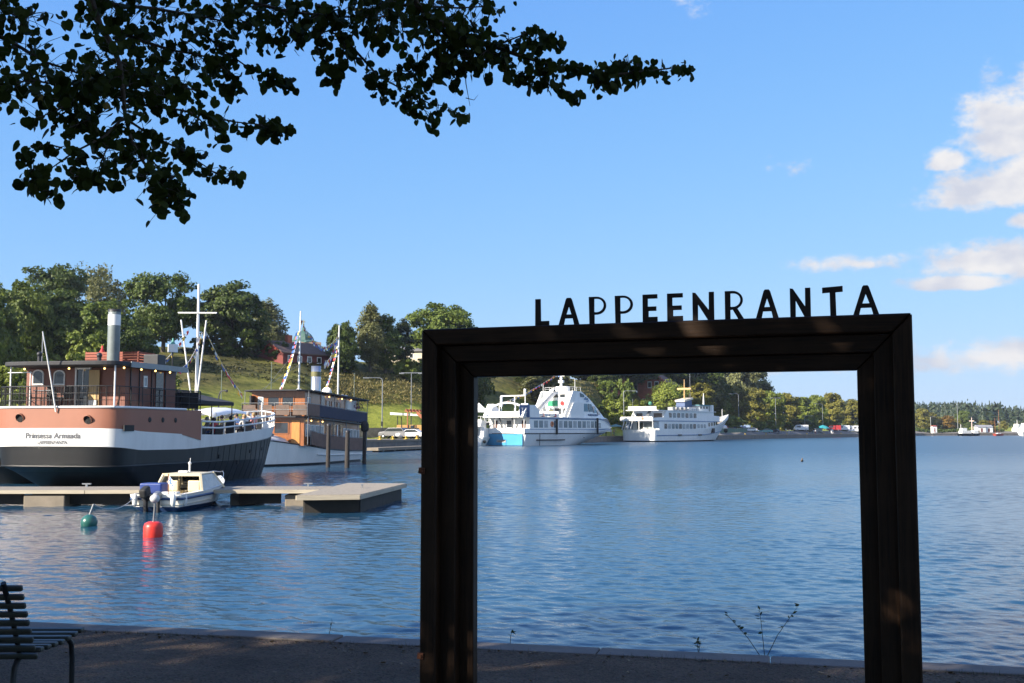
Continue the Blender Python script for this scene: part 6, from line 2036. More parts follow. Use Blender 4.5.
def b_sail(t, H):
    MB().box((0, 5.2, 1.5), (1.6, 4, .9)).build("cabin", WHITE2, t, bevel=.15)
    MB().tube([(0, 6, 1), (0, 6, 18.0)], [.16, .10], 8).build("mast", VARNISH, t)
    MB().tube([(0, 1.5, 1), (0, 1.5, 12.2)], [.15, .09], 8).build("mizzen_mast", VARNISH, t)
    MB().tube([(0, 6, 2.6), (0, 1.8, 2.4)], .16, 8).build("boom", VARNISH, t)
    MB().box((0, 6, 9.0), (2.2, .1, .12)).build("spreader", WHITE, t)
    m = MB(); m.tube([(0, 6, 17.5), (0, 10.6, 1.4)], .03, 4); m.tube([(0, 6, 17.5), (1.4, 5.5, 1.4)], .03, 4); m.tube([(0, 6, 17.5), (-1.4, 5.5, 1.4)], .03, 4); m.build("stays", GREYMET, t)


hullboat("sailing_boat", "two-masted sailing boat with a red hull and bare masts, far out at the right", "boat", 994, 435.9, 11.5, 3.2, 1.5, -radians(58), (mat("red_hull_paint", (.42, .07, .045), .5), WHITE2), b_sail, .74)


def b_white(t, H):
    MB().prism([(1.5, 1.6), (11, 1.6), (9.5, 4.2), (2, 4.4)], 'x', -2, 2).build("cabin", WHITE, t)
    MB().prism([(2.5, 4.3), (7.5, 4.2), (6.5, 6.4), (3.0, 6.6)], 'x', -1.5, 1.5).build("flybridge", WHITE, t)
    for y in (3.5, 5.5, 7.5): wall_window(t, (2.0, y, 3.2), 1.3, .7, 'x', 1, BLUEGLASS, WHITE)
    MB().tube([(0, 4, 6.5), (0, 4, 9)], .12, 6).build("mast", WHITE, t)


hullboat("motor_yacht", "white motor yacht moored at the far right edge of the photo", "boat", 1013, 435.3, 15, 5, 1.9, -radians(62), (WHITE, WHITE2), b_white)
hullboat("motor_yacht", "second white boat, cut off by the photo's right edge, before the yacht", "boat", 1019, 435.8, 14, 4.5, 2.2, -radians(75), (WHITE, WHITE2), b_white)

# ================================================================== PONTOON, MOTOR BOAT, BUOYS
pont = thing("pontoon", "long low boarded pontoon on concrete floats before the brown ship, ending in a wide platform", "pontoon", (0, 0, 0))
LA, LB = Vector((-26, 36.3, 0)), Vector((-6.3, 36.9, 0))
d = (LB - LA).normalized(); nn = Vector((-d.y, d.x, 0))
m = MB()
Lp = (LB - LA).length; k = int(Lp / .145)
for i in range(k):
    a = LA + d * (Lp * (i + .06) / k); b = LA + d * (Lp * (i + .94) / k)
    m.add([(*(a).xy, .50), (*(b).xy, .50), (*(b + nn * 2.3).xy, .50), (*(a + nn * 2.3).xy, .50), (*(a).xy, .55), (*(b).xy, .55), (*(b + nn * 2.3).xy, .55), (*(a + nn * 2.3).xy, .55)],
          [(4, 5, 6, 7), (0, 1, 5, 4), (1, 2, 6, 5), (2, 3, 7, 6), (3, 0, 4, 7)])
m.build("deck_boards", DECKW, pont)
PALEW = mat("pale_bleached_board", (.42, .37, .28), .75, var=.14, scale=2.5, stretch=(.5, .5, 6), dirt=((.2, .17, .12), .6), bump=.2)
m = MB()
for i in range(5):
    a = LA + d * (Lp * i / 5 + .01) - nn * .03; b = LA + d * (Lp * (i + 1) / 5 - .01) - nn * .03
    m.bar(a + Vector((0, 0, .485)), b + Vector((0, 0, .485)), .05, .115)
m.build("side_boards", PALEW, pont)
for x0, x1, bk in ((-16.2, -14.85, .02), (-22.5, -21, .5), (-9.55, -8.7, .7), (-7.6, -6.7, .15)):
    c = LA + d * ((x0 + x1) / 2 + 26) + nn * (bk + .8)
    MB().box((c.x, c.y, .02), (x1 - x0, 1.6, .70), rz=atan2(d.y, d.x)).build("concrete_float", CONC, pont, bevel=.03)
for s_ in (4.2, 7.4, 11.2, 15.6, 18.9):
    c = LA + d * s_ + nn * 1.9
    m = MB(); m.box((c.x, c.y, .60), (.06, .06, .1)); m.box((c.x, c.y, .66), (.3, .07, .04)); m.build("cleat", STEEL, pont)
PF = [Vector((-6.50, 33.3, 0)), Vector((-4.65, 33.7, 0)), Vector((-3.92, 40.8, 0)), Vector((-6.12, 41.2, 0))]
m = MB(); k = 52
for i in range(k):
    q = [PF[0].lerp(PF[3], (i + .04) / k), PF[1].lerp(PF[2], (i + .04) / k), PF[1].lerp(PF[2], (i + .96) / k), PF[0].lerp(PF[3], (i + .96) / k)]
    m.add([(p.x, p.y, .52) for p in q] + [(p.x, p.y, .57) for p in q], [(4, 5, 6, 7), (0, 1, 5, 4), (1, 2, 6, 5), (2, 3, 7, 6), (3, 0, 4, 7)])
m.build("platform_boards", DECKW, pont)
m = MB()
for a, b in ((0, 1), (1, 2), (2, 3), (3, 0)): m.bar(PF[a] + Vector((0, 0, .485)), PF[b] + Vector((0, 0, .485)), .06, .135)
m.build("platform_frame", PALEW, pont)
for (f, g_) in ((.17, .20), (.17, .80), (.92, .16), (.92, .84)):
    c = PF[0].lerp(PF[1], g_).lerp(PF[3].lerp(PF[2], g_), f)
    MB().box((c.x, c.y, .03), (.42, .95, .64), rz=-.1).build("concrete_float", CONC, pont, bevel=.02)
SHADETIM = mat("under_deck_shade_timber", (.028, .024, .02), .7, var=.3, scale=3)  # dark boards standing in for shade and dark reflection under the decks
for a_, b_ in ((5.0, 9.6), (9.9, 16.0), (16.8, 18.2), (-.2, 3.4)):
    p_, q_ = LA + d * a_ + nn * .55, LA + d * b_ + nn * .55
    m = MB(); m.bar((p_.x, p_.y, .24), (q_.x, q_.y, .24), .12, .38); m.build("shade_girder", SHADETIM, pont)
m = MB()
ctr = (PF[0] + PF[1] + PF[2] + PF[3]) / 4
IN = [p_.lerp(ctr, .13) for p_ in PF]
for a_, b_ in ((0, 1), (1, 2), (2, 3), (3, 0)): m.bar((IN[a_].x, IN[a_].y, .20), (IN[b_].x, IN[b_].y, .20), .10, .44)
m.build("shade_skirt", SHADETIM, pont)
m = MB(); c = PF[0].lerp(PF[2], .55); m.box((c.x, c.y, .62), (.05, .05, .1)); m.box((c.x, c.y, .68), (.05, .28, .04)); m.build("cleat", STEEL, pont)

# the little motor boat, stern towards us
mb = thing("motor_boat", "small white motor boat with cream-framed cabin and blue cover, moored at the pontoon", "boat", (-11.05, 34.2, 0), -radians(6))
sh = [(0, .54), (.4, .58), (.75, .70), (1, .90)]
H = Hull([(-.25, .3, .35, 4.4), (0.0, .66, .12, 4.85), (.15, .76, .08, 5.0), ([(0, .40), (.5, .45), (1, .70)], .83, .03, 5.3), (sh, .86, 0, 5.5)], tc=.02, n=4, b0=.45, p=2.3)
m = MB(); H.strip(m, 0, 2, 1); H.strip(m, 2, 3, 0); H.strip(m, 3, 4, 0); m.build("hull", [GELW, NAVY], mb)
m = MB(); H.rim(m, 3, .042, .0, 0); m.build("rubbing_strake", NAVY, mb)
m = MB(); H.deck(m, 3, -.18, 0, 0, .5); m.build("cockpit_floor", CREAM, mb)
m = MB(); H.deck(m, 4, 0.01, 0, .46, 1); m.build("foredeck", GELW, mb)
m = MB()
for sd in (1, -1):
    vs = []
    for i in range(11):
        t = .012 + .5 * i / 10; p = H.pt(4, t, sd); vs += [p, Vector((p.x - sd * .16, p.y, p.z + .01))]
    m.add(vs, [(2 * i, 2 * i + 2, 2 * i + 3, 2 * i + 1) for i in range(10)])
m.box((0, .09, .49), (1.5, .16, .05)); m.build("side_deck", GELW, mb)
# cabin: open at the back, raked screen in front
m = MB()
prof = [(2.05, .52), (2.30, 1.20)]
m.add([(-.62, 2.0, 1.06), (.62, 2.0, 1.06), (.56, 3.3, 1.08), (-.56, 3.3, 1.08), (-.62, 2.0, 1.11), (.62, 2.0, 1.11), (.56, 3.3, 1.12), (-.56, 3.3, 1.12)], [(3, 2, 1, 0), (4, 5, 6, 7), (0, 1, 5, 4), (1, 2, 6, 5), (2, 3, 7, 6), (3, 0, 4, 7)])
cabr = m.build("cabin_roof", CREAM, mb, bevel=.02)
m = MB()
for sd in (1, -1):
    m = MB(); m.bar((sd * .62, 2.02, 1.09), (sd * .80, 1.75, .52), .07, .07); m.build("rear_frame", CREAM, mb)
    m = MB(); m.bar((sd * .56, 3.28, 1.10), (sd * .74, 3.85, .58), .06, .06); m.build("screen_frame", CREAM, mb)
MB().bar((-.62, 2.02, 1.07), (.62, 2.02, 1.07), .07, .09).build("roof_beam", CREAM, mb)

for sd in (1, -1):
    P = [(sd * .79, 1.85, .55), (sd * .735, 3.75, .6), (sd * .57, 3.24, 1.07), (sd * .62, 2.12, 1.06)]
    MB().slab(P, .012).build("side_window", CURTAIN, mb)
MB().slab([(-.72, 3.86, .6), (.72, 3.86, .6), (.55, 3.32, 1.06), (-.55, 3.32, 1.06)], .012).build("windscreen", GLASS, mb)
m = MB(); m.bar((0, 3.84, .6), (0, 3.33, 1.08), .04, .04); m.bar((-.3, 2.6, .5), (-.35, 2.6, 1.07), .04, .04); m.build("screen_bar", CREAM, mb)
for x in (-.35, .4):
    m = MB(); m.box((x, 2.3, .48), (.42, .42, .14)); m.box((x, 2.08, .7), (.42, .1, .36)); m.build("helm_seat", CREAM, mb, bevel=.04)
m = MB(); m.box((.3, 3.0, .7), (.7, .3, .3)); m.build("dashboard", DARKMET, mb, bevel=.03)
m = MB(); m.box((-.32, .62, .70), (.72, .58, .34)); m.build("blue_cover", TARPB, mb, bevel=.05)
m = MB(); m.box((.35, .35, .52), (.5, .3, .18)); m.build("stern_locker", GELW, mb, bevel=.03)
m = MB(); m.tube([(.1, 2.4, 1.1), (.1, 2.4, 1.38)], .03, 6); m.ball((.1, 2.4, 1.43), .06, 8); m.tube([(.1, 2.4, 1.35), (.14, 2.35, 1.6)], .012, 4); m.box((-.1, 2.4, 1.16), (.3, .2, .06)); m.build("light_mast", WHITE, mb)
st_ = MB().tube([(.36, .12, .5), (.42, -.02, 1.18)], .016, 6).build("flagstaff", VARNISH, mb)
m = MB()
fa, fb, fc, fd = Vector((.415, -.01, 1.15)), Vector((.62, -.05, .92)), Vector((.57, -.05, .66)), Vector((.39, .02, .90))
for i in range(5):
    for j, sg in enumerate((0,)):
        a = fa.lerp(fd, i / 5); b = fa.lerp(fd, (i + 1) / 5); c = fb.lerp(fc, (i + 1) / 5); e = fb.lerp(fc, i / 5)
        cols = [0, 0, 1, 0, 0]
        if i == 2: m.add([a, b, c, e], [(0, 1, 2, 3)], 1)
        else:
            m.add([a, b, b.lerp(c, .3), a.lerp(e, .3)], [(0, 1, 2, 3)], 0); m.add([a.lerp(e, .3), b.lerp(c, .3), b.lerp(c, .5), a.lerp(e, .5)], [(0, 1, 2, 3)], 1); m.add([a.lerp(e, .5), b.lerp(c, .5), c, e], [(0, 1, 2, 3)], 0)
m.build("ensign", [FLAGS[1], FLAGS[2]], st_, fix=False)
m = MB(); m.box((-.28, -.13, .62), (.24, .40, .30), rx=.35); ob = m.build("outboard_cowl", RUBBER, mb, bevel=.07, seg=3)
m = MB(); m.box((-.28, -.06, .25), (.10, .16, .60), rx=.1); m.box((-.28, -.02, .42), (.26, .12, .16)); m.build("outboard_leg", DARKMET, ob, bevel=.02)
m = MB(); m.box((.12, -.12, .50), (.20, .30, .26), rx=.25); ob2 = m.build("outboard_cowl", GREYMET, mb, bevel=.06, seg=3)
MB().box((.12, -.06, .18), (.08, .13, .5)).build("outboard_leg", DARKMET, ob2, bevel=.02)
m = MB(); m.tube([(-.78, .0, .2), (-.78, -.42, .22), (-.5, -.45, .22), (-.5, 0, .2)], .02, 6); m.build("swim_ladder", STEEL, mb)
for c in ((.62, -.1, .38), (.80, .35, .36), (-.62, -.08, .36)):
    m = MB(); m.lathe(c, [(.02, .2), (.075, .14), (.085, 0), (.075, -.14), (.02, -.2)], 10); m.build("fender", WHITE2, mb)
m = MB(); m.tube([(H.side_x(4, y) * .93, y, interp(sh, y / 5.5) + .22) for y in (3.6, 4.2, 4.8, 5.2)] + [(0, 5.42, 1.04)], .014, 5); m.tube([(-H.side_x(4, y) * .93, y, interp(sh, y / 5.5) + .22) for y in (3.6, 4.2, 4.8, 5.2)] + [(0, 5.42, 1.04)], .014, 5)
m.build("bow_rail", STEEL, mb)

# buoys
p = px_ground(153, 537)
b = thing("red_buoy", "red mooring buoy with a pick-up rod, afloat in front of the motor boat", "buoy", p, 0)
MB().lathe((0, 0, 0), [(.05, -.22), (.19, -.16), (.225, -.02), (.225, .24), (.20, .32), (.12, .36), (0, .36)], 20).build("float", RED, b)
m = MB(); m.tube([(.0, 0, .34), (.015, .01, .62), (.02, 0, .80)], .022, 8); m.build("rod", GREYMET, b)
m = MB(); m.ball((.02, 0, .90), .12, 12, sc=(1, 1, .85)); m.build("rod_float", mat("pale_grey_float", (.5, .5, .5), .5), b)
p = px_ground(89, 526)
b = thing("green_buoy", "dark green round buoy left of the red one, tied to the motor boat", "buoy", p, 0)
MB().ball((0, 0, .09), .215, 20).build("float", mat("dark_green_buoy_plastic", (.02, .10, .085), .3, var=.2, scale=8), b)
m = MB(); m.tube([(.0, 0, .29), (.03, .05, .42), (.06, .1, .56)], .018, 6); m.build("rod", ROPE, b)
q0 = Vector(p) + Vector((.06, .1, .56)); q1 = Vector((-11.7, 34.15, .42))
m = MB(); m.tube([q0.lerp(q1, i / 12) - Vector((0, 0, .22 * 4 * (i / 12) * (1 - i / 12))) for i in range(13)], .014, 5)
tag(m.build("mooring_rope", ROPE), "thin pale rope slung from the green buoy to the motor boat's stern", "rope")

hullboat("added_hull", "low dark barge hull showing under the brown ship's stern at the left edge", "added_hull", -30, 484, 16, 5, 1.15, -radians(35), (BLACKP, DECKW), lambda t, H: MB().box((0, 8, 1.3), (3, 8, .5)).build("hatch_cover", DARKROOF, t))  # hull added only to fill the dark gap beside the ship's stern

# ================================================================== BUILDINGS ON AND UNDER THE HILL
REDWOOD = mat("falu_red_boards", (0.30, 0.045, 0.03), 0.8, var=.18, scale=2, stretch=(6, 6, .5))
DKRED = mat("dark_red_boards", (0.16, 0.035, 0.03), 0.8, var=.18, scale=2, stretch=(6, 6, .5))
TILEROOF = mat("weathered_brown_roof", (0.13, 0.085, 0.07), 0.85, var=.2, scale=1.5)
BRICK = mat("red_brick", (0.40, 0.115, 0.065), 0.85, var=.22, scale=3)
PLASTER = mat("pale_plaster", (0.58, 0.50, 0.38), 0.85, var=.1, scale=.6)
COPPER = mat("green_copper_roof", (0.055, 0.12, 0.10), 0.6, var=.2, scale=1)
SLATE = mat("grey_slate_roof", (0.16, 0.155, 0.165), 0.7, var=.15, scale=1)


def gable_house(name, label, px, row, Yextra, L_, W_, Hw, Hr, rz, wall, roof, wins=(), chim=True, cat="house", gable_m=None, fixY=None, sink=0.0):
    """long side along local x; its gable at local -x"""
    Y = fixY or find_Y(px, row) + Yextra
    p = onland_Y(px, Y)
    t = thing(name, label, cat, (p.x, p.y, p.z - .6 - sink), rz)
    Hw += .6
    m = MB(); m.box2((-L_ / 2, -W_ / 2, -1), (L_ / 2, W_ / 2, Hw))
    wl_ = m.build("wall", wall, t)
    for sx in (-1, 1):
        MB().prism([(-W_ / 2, Hw), (W_ / 2, Hw), (0, Hw + Hr)], 'x', sx * L_ / 2, sx * (L_ / 2 - .2)).build("gable", gable_m or wall, t)
    m = MB(); o = .5; k = Hr / (W_ / 2)
    for sy in (-1, 1):
        a = [(-L_ / 2 - o, sy * (W_ / 2 + o), Hw - o * k), (L_ / 2 + o, sy * (W_ / 2 + o), Hw - o * k), (L_ / 2 + o, 0, Hw + Hr), (-L_ / 2 - o, 0, Hw + Hr)]
        m.add([(q[0], q[1], q[2] + .03) for q in a] + [(q[0], q[1], q[2] + .22) for q in a], [(0, 1, 2, 3), (4, 5, 6, 7), (0, 1, 5, 4), (1, 2, 6, 5), (2, 3, 7, 6), (3, 0, 4, 7)])
    rf = m.build("roof", roof, t)
    if chim: MB().box((-L_ * .12, 0, Hw + Hr + .5), (1.0, .8, 1.8)).build("chimney", BRICK, rf)
    for (side, u, z, w_, h_) in wins:
        if side == 'front': wall_window(t, (u, -W_ / 2, z + .6), w_, h_, 'y', -1, GLASS, WHITE, fr=.14)
        else: wall_window(t, (-L_ / 2, u, z + .6), w_, h_, 'x', -1, GLASS, WHITE, fr=.14)
    return t


gable_house("red_barn", "long red wooden house with a brown roof on the hilltop behind the signal flags", 294, 370, 10, 11.0, 7.0, 2.2, 2.0, radians(52), DKRED, TILEROOF,
            [('front', u, 1.1, 1.1, 1.2) for u in (-3.9, -1.7, .6, 2.9)], gable_m=REDWOOD, sink=1.5)
gable_house("grey_roofed_house", "house with a grey roof peeping out of the trees at the far left", 10, 352, 30, 12, 8, 3.2, 3.0, radians(18), PLASTER, SLATE, [('front', 2, 1.8, 1, 1.2)], chim=False, fixY=205)
gable_house("pale_house", "pale plastered building just left of the frame's left post on the hilltop", 417, 374, 14, 13, 8, 2.2, 1.0, radians(-12), PLASTER, SLATE, [('front', u, 1.2, 1.0, 1.1) for u in (-3, 0, 3)], chim=False)
t = gable_house("brick_house", "red brick house with a stepped gable and paired windows among dark trees", 658, 394, 0, 9, 9.5, 6.0, 3.0, radians(62), BRICK, TILEROOF, (), chim=False, fixY=330)
for u in (-1.3, .9): wall_window(t, (-4.5, u, 6.6), 1.3, 2.0, 'x', -1, GLASS, WHITE, fr=.16)
for u in (-3.0, 2.6): wall_window(t, (-4.5, u, 1.9), 1.5, 1.2, 'x', -1, GLASS, WHITE, fr=.16)
m = MB()
for i in range(7):
    for sy in (-1, 1): m.box((-4.62, sy * (4.45 - .68 * i), 6.85 + .5 * i), (.5, .75, .8))
m.box((-4.62, 0, 10.4), (.5, 1.3, 1.2)); m.build("stepped_gable", BRICK, t)
gable_house("brick_house", "red-roofed brick building half hidden by trees above the pointed ship's bow", 613, 390, 0, 8, 6, .8, 3.0, radians(40), BRICK, mat("red_tile_roof", (.36, .10, .06), .8, var=.2, scale=2), (), chim=False, fixY=318)

# church tower with a green copper roof
p = onland_Y(303, 262)
t = thing("church_tower", "squat tower with a green copper dome standing behind the red barn", "church", (p.x, p.y, p.z - 1), radians(20))
zt = EYE + (431 - 343) / F_PX * 262 - p.z + 1
MB().box2((-3.6, -3.6, -1), (3.6, 3.6, zt)).build("tower_wall", mat("pinkish_plaster", (.42, .29, .22), .85, var=.12, scale=.5), t)
for sx in (-1.5, 1.5): wall_window(t, (sx, -3.6, zt - 1.8), 1.0, 2.0, 'y', -1, GLASS, WHITE, fr=.12, arch=True)
MB().lathe((0, 0, zt), [(3.9, -.1), (3.7, .25), (2.6, .6), (2.3, 1.4), (1.8, 2.1), (1.0, 2.7), (.45, 3.0), (.3, 3.8), (0, 4.1)], 8, smooth=False).build("dome", COPPER, t)
m = MB(); m.tube([(0, 0, zt + 3.9), (0, 0, zt + 5.6)], .09, 5); m.box((0, 0, zt + 5.1), (.8, .12, .14)); m.build("cross", mat("gilded_cross", (.6, .42, .1), .35, .8), t)

# terrace with a white tent behind the blue-sterned ship
p = Vector((-9.5, 203, QZ))
t = thing("quay_terrace", "two-level dark terrace with railings behind the blue-sterned ship", "terrace", p, radians(14))
MB().box((3, 4, 1.2), (16, 9, .5)).build("lower_deck", DARKMET, t)
MB().box((3, -.52, 1.52), (16, .16, .22)).build("deck_edge", WHITE, t)
MB().box((3, 4, 2.55), (15.5, 8.6, .45)).build("upper_deck", DARKMET, t)
MB().box((3, -.34, 2.85), (15.5, .16, .18)).build("deck_edge", WHITE, t)
for i in range(7): MB().tube([(-4.5 + 2.5 * i, 0, 0), (-4.5 + 2.5 * i, 0, 2.6)], .12, 6).build("post", DARKMET, t)
railing("railing", t, [(-4.6, -.2, 2.9), (3, -.2, 2.9), (10.6, -.2, 2.9)], 1.0, WHITE, .8, .05, 2)
for x in (-1.5, .8, 3.4, 6.2, 8.4):
    m = MB(); leaf_cloud(m, Vector((x, 1.0, 3.9)), .55, 60, .2, random.Random(int(x * 10)), 1); pl_ = MB().box((x, 1.0, 3.15), (.6, .6, .55)).build("planter", WHITE2, t); m.build("planter_foliage", L_YEL, pl_, fix=False)
tt = thing("party_tent", "white peaked tent on the terrace beside the frame's left post", "tent", Vector((-6.2, 206, QZ + 2.8)), radians(14))
m = MB(); m.add([(-1.9, -1.9, 2.2), (1.9, -1.9, 2.2), (1.9, 1.9, 2.2), (-1.9, 1.9, 2.2), (-.8, -.8, 2.75), (.8, -.8, 2.75), (.8, .8, 2.75), (-.8, .8, 2.75), (0, 0, 3.7)],
                 [(0, 1, 5, 4), (1, 2, 6, 5), (2, 3, 7, 6), (3, 0, 4, 7), (4, 5, 8), (5, 6, 8), (6, 7, 8), (7, 4, 8)])
for a, b in (((-1.9, -1.9), (1.9, -1.9)), ((1.9, -1.9), (1.9, 1.9)), ((1.9, 1.9), (-1.9, 1.9)), ((-1.9, 1.9), (-1.9, -1.9))): m.bar((*a, 2.05), (*b, 2.05), .03, .35)
m.build("canopy", WHITE, tt)
for x in (-1.85, 1.85):
    for y in (-1.85, 1.85): MB().tube([(x, y, 0), (x, y, 2.1)], .06, 6).build("tent_pole", WHITE2, tt)

# kiosk with a pergola, left of the frame
p = onland_Y(413, 181)
t = thing("quay_kiosk", "small yellow-brown kiosk with a white flat roof and red-brown pergola beside the parked cars", "kiosk", (p.x, p.y, QZ), radians(-8))
OCHRE = mat("ochre_panel", (.42, .24, .08), .7, var=.1)
MB().box2((-2.4, -1.4, 0), (2.6, 1.4, 2.2)).build("base_wall", OCHRE, t)
for x in (-1.6, -.4, .8): MB().box((x, -1.42, 1.2), (.12, .08, 2.0)).build("panel_post", DARKMET, t)
MB().box((0.2, -1.43, 1.6), (.6, .08, 1.0)).build("serving_hatch", GLASS, t)
for x in (-2.3, 2.5):
    for y in (-1.3, 1.3): MB().tube([(x, y, 2.2), (x, y, 3.6)], .08, 6).build("roof_post", DARKMET, t)
MB().prism([(-3.4, 3.85), (3.4, 3.55), (3.4, 3.8), (-3.4, 4.25)], 'y', -2.0, 2.0).build("roof", WHITE, t)
m = MB()
for i in range(9): m.bar((-.6 + .55 * i, -2.6, 4.7 - .03 * i), (-.6 + .55 * i, 1.5, 4.5), .12, .2)
for y in (-2.2, -.6, 1.0): m.bar((-.9, y, 4.45), (4.4, y, 4.3), .12, .22)
m.build("pergola_slats", mat("red_brown_slats", (.33, .11, .05), .7, var=.15), t)
for x in (-.4, 4.0): MB().tube([(x, -2.2, 0), (x, -2.2, 4.5)], .1, 6).build("pergola_post", mat("red_brown_post", (.33, .11, .05), .7), t)
m = MB(); m.bar((1.2, -2.4, 4.2), (4.4, -2.5, 1.2), .1, .5); m.build("stair_rail", mat("red_brown_rail", (.33, .11, .05), .7), t)

# low stone retaining wall under the lawn
pts = [onland(px, interp(TOE, px) + 1.0) for px in range(352, 424, 6)]
m = MB()
for a, b in zip(pts, pts[1:]):
    m.bar((a.x, a.y, QZ + .75), (b.x, b.y, QZ + .75), .7, 1.9)
tag(m.build("stone_wall", mat("rubble_stone", (.27, .22, .17), .9, var=.35, scale=1.6, bump=.5, bscale=4)), "low rubble wall holding up the lawn behind the parked cars", "wall")

# moored float in front of the quay, right of the steamer
a = px_ground(372, 452.2); b = px_ground(426, 449.6)
t = thing("mooring_float", "low grey mooring float along the quay behind the steamer's stern", "pontoon", (0, 0, 0))
m = MB(); m.bar((a.x, a.y, .35), (b.x, b.y, .35), 1.6, .35); m.build("float_deck", CONC, t)
for i in range(5):
    c = a.lerp(b, (i + .5) / 5); MB().box((c.x, c.y, .05), (1.2, 1.3, .3)).build("float_tank", DARKMET, t)


# ================================================================== STREET FURNITURE
def lamp_post(px, row_base, row_top, label, kind='arm', dirn=-1, Y=None, r=.085, mat_=None):
    """posts stand where their foot is seen on the ground"""
    Yb = Y or find_Y(px, row_base)
    p = onland_Y(px, Yb)
    h = EYE + (431 - row_top) / F_PX * Yb - p.z
    t = thing("street_lamp" if kind != 'pole' else "flagless_pole", label, "lamp post" if kind != 'pole' else "pole", p, 0, "lamp posts along the quay" if kind != 'pole' else "slim poles on the hill")
    M_ = mat_ or GREYMET
    if kind == 'arm':
        MB().tube([(0, 0, -.3), (0, 0, h - .5), (dirn * .12, 0, h - .12), (dirn * .5, 0, h), (dirn * 2.2, 0, h + .02)], [r * 1.3, r, r * .8, r * .75, r * .7], 7).build("pole", M_, t)
        MB().box((dirn * 2.6, 0, h - .02), (1.0, .3, .16)).build("lamp_head", M_, t, bevel=.03)
    elif kind == 'double':
        MB().tube([(0, 0, -.3), (0, 0, h)], [r * 1.6, r], 8).build("pole", M_, t)
        MB().bar((-1.7, 0, h), (1.7, 0, h), .14, .14).build("cross_arm", M_, t)
        for s_ in (-1, 1): MB().box((s_ * 1.6, 0, h - .1), (.8, .35, .2)).build("lamp_head", M_, t, bevel=.03)
    else:
        MB().tube([(0, 0, -.3), (0, 0, h)], [r, r * .7], 6).build("pole", M_, t)
        MB().ball((0, 0, h), r * 1.6, 6).build("pole_cap", M_, t)
    return t


lp = lamp_post(382, 434, 378, "grey gooseneck street lamp right of the varnished steamer, its arm to the left")
MB().box((.0, -.12, 1.6), (.3, .25, .7)).build("switch_box", DARKMET, lp)
lp = lamp_post(411, 434, 373, "tall slim pole with a narrow banner beside the quay kiosk", 'double', r=.06)
GRN = mat("grey_green_pole", (.16, .2, .18), .6)
for px, rb, rt, lb in ((221, 406, 371, "slim grey-green pole on the meadow right of the signal mast"), (271, 398, 363, "slim pole on the meadow left of the steamer's foremast"), (354, 404, 374, "slim pole on the rough slope between steamer and street lamp")):
    lamp_post(px, rb, rt, lb, 'pole', r=.06, mat_=GRN)
lamp_post(624, 424, 391, "grey street lamp with a long arm above the gap between the two white ships", 'arm', 1, Y=262)
lamp_post(739, 433, 394, "plain street lamp right of the white ferry's bow", 'arm', -1, Y=352)
lamp_post(776, 433, 398, "double-armed lamp post in the middle of the promenade trees", 'double', Y=388)
lamp_post(823, 433, 404, "street lamp behind the teal tent", 'arm', -1, Y=436)
lamp_post(805, 433, 416, "short lamp post left of the people at the quay edge", 'arm', 1, Y=412)
lamp_post(958, 433, 403, "tall double-armed lamp standing over the black-hulled ship", 'double', Y=640, r=.16)
lamp_post(931, 433, 417, "pale lamp post on the distant quay right of the frame", 'arm', 1, Y=612, r=.14)


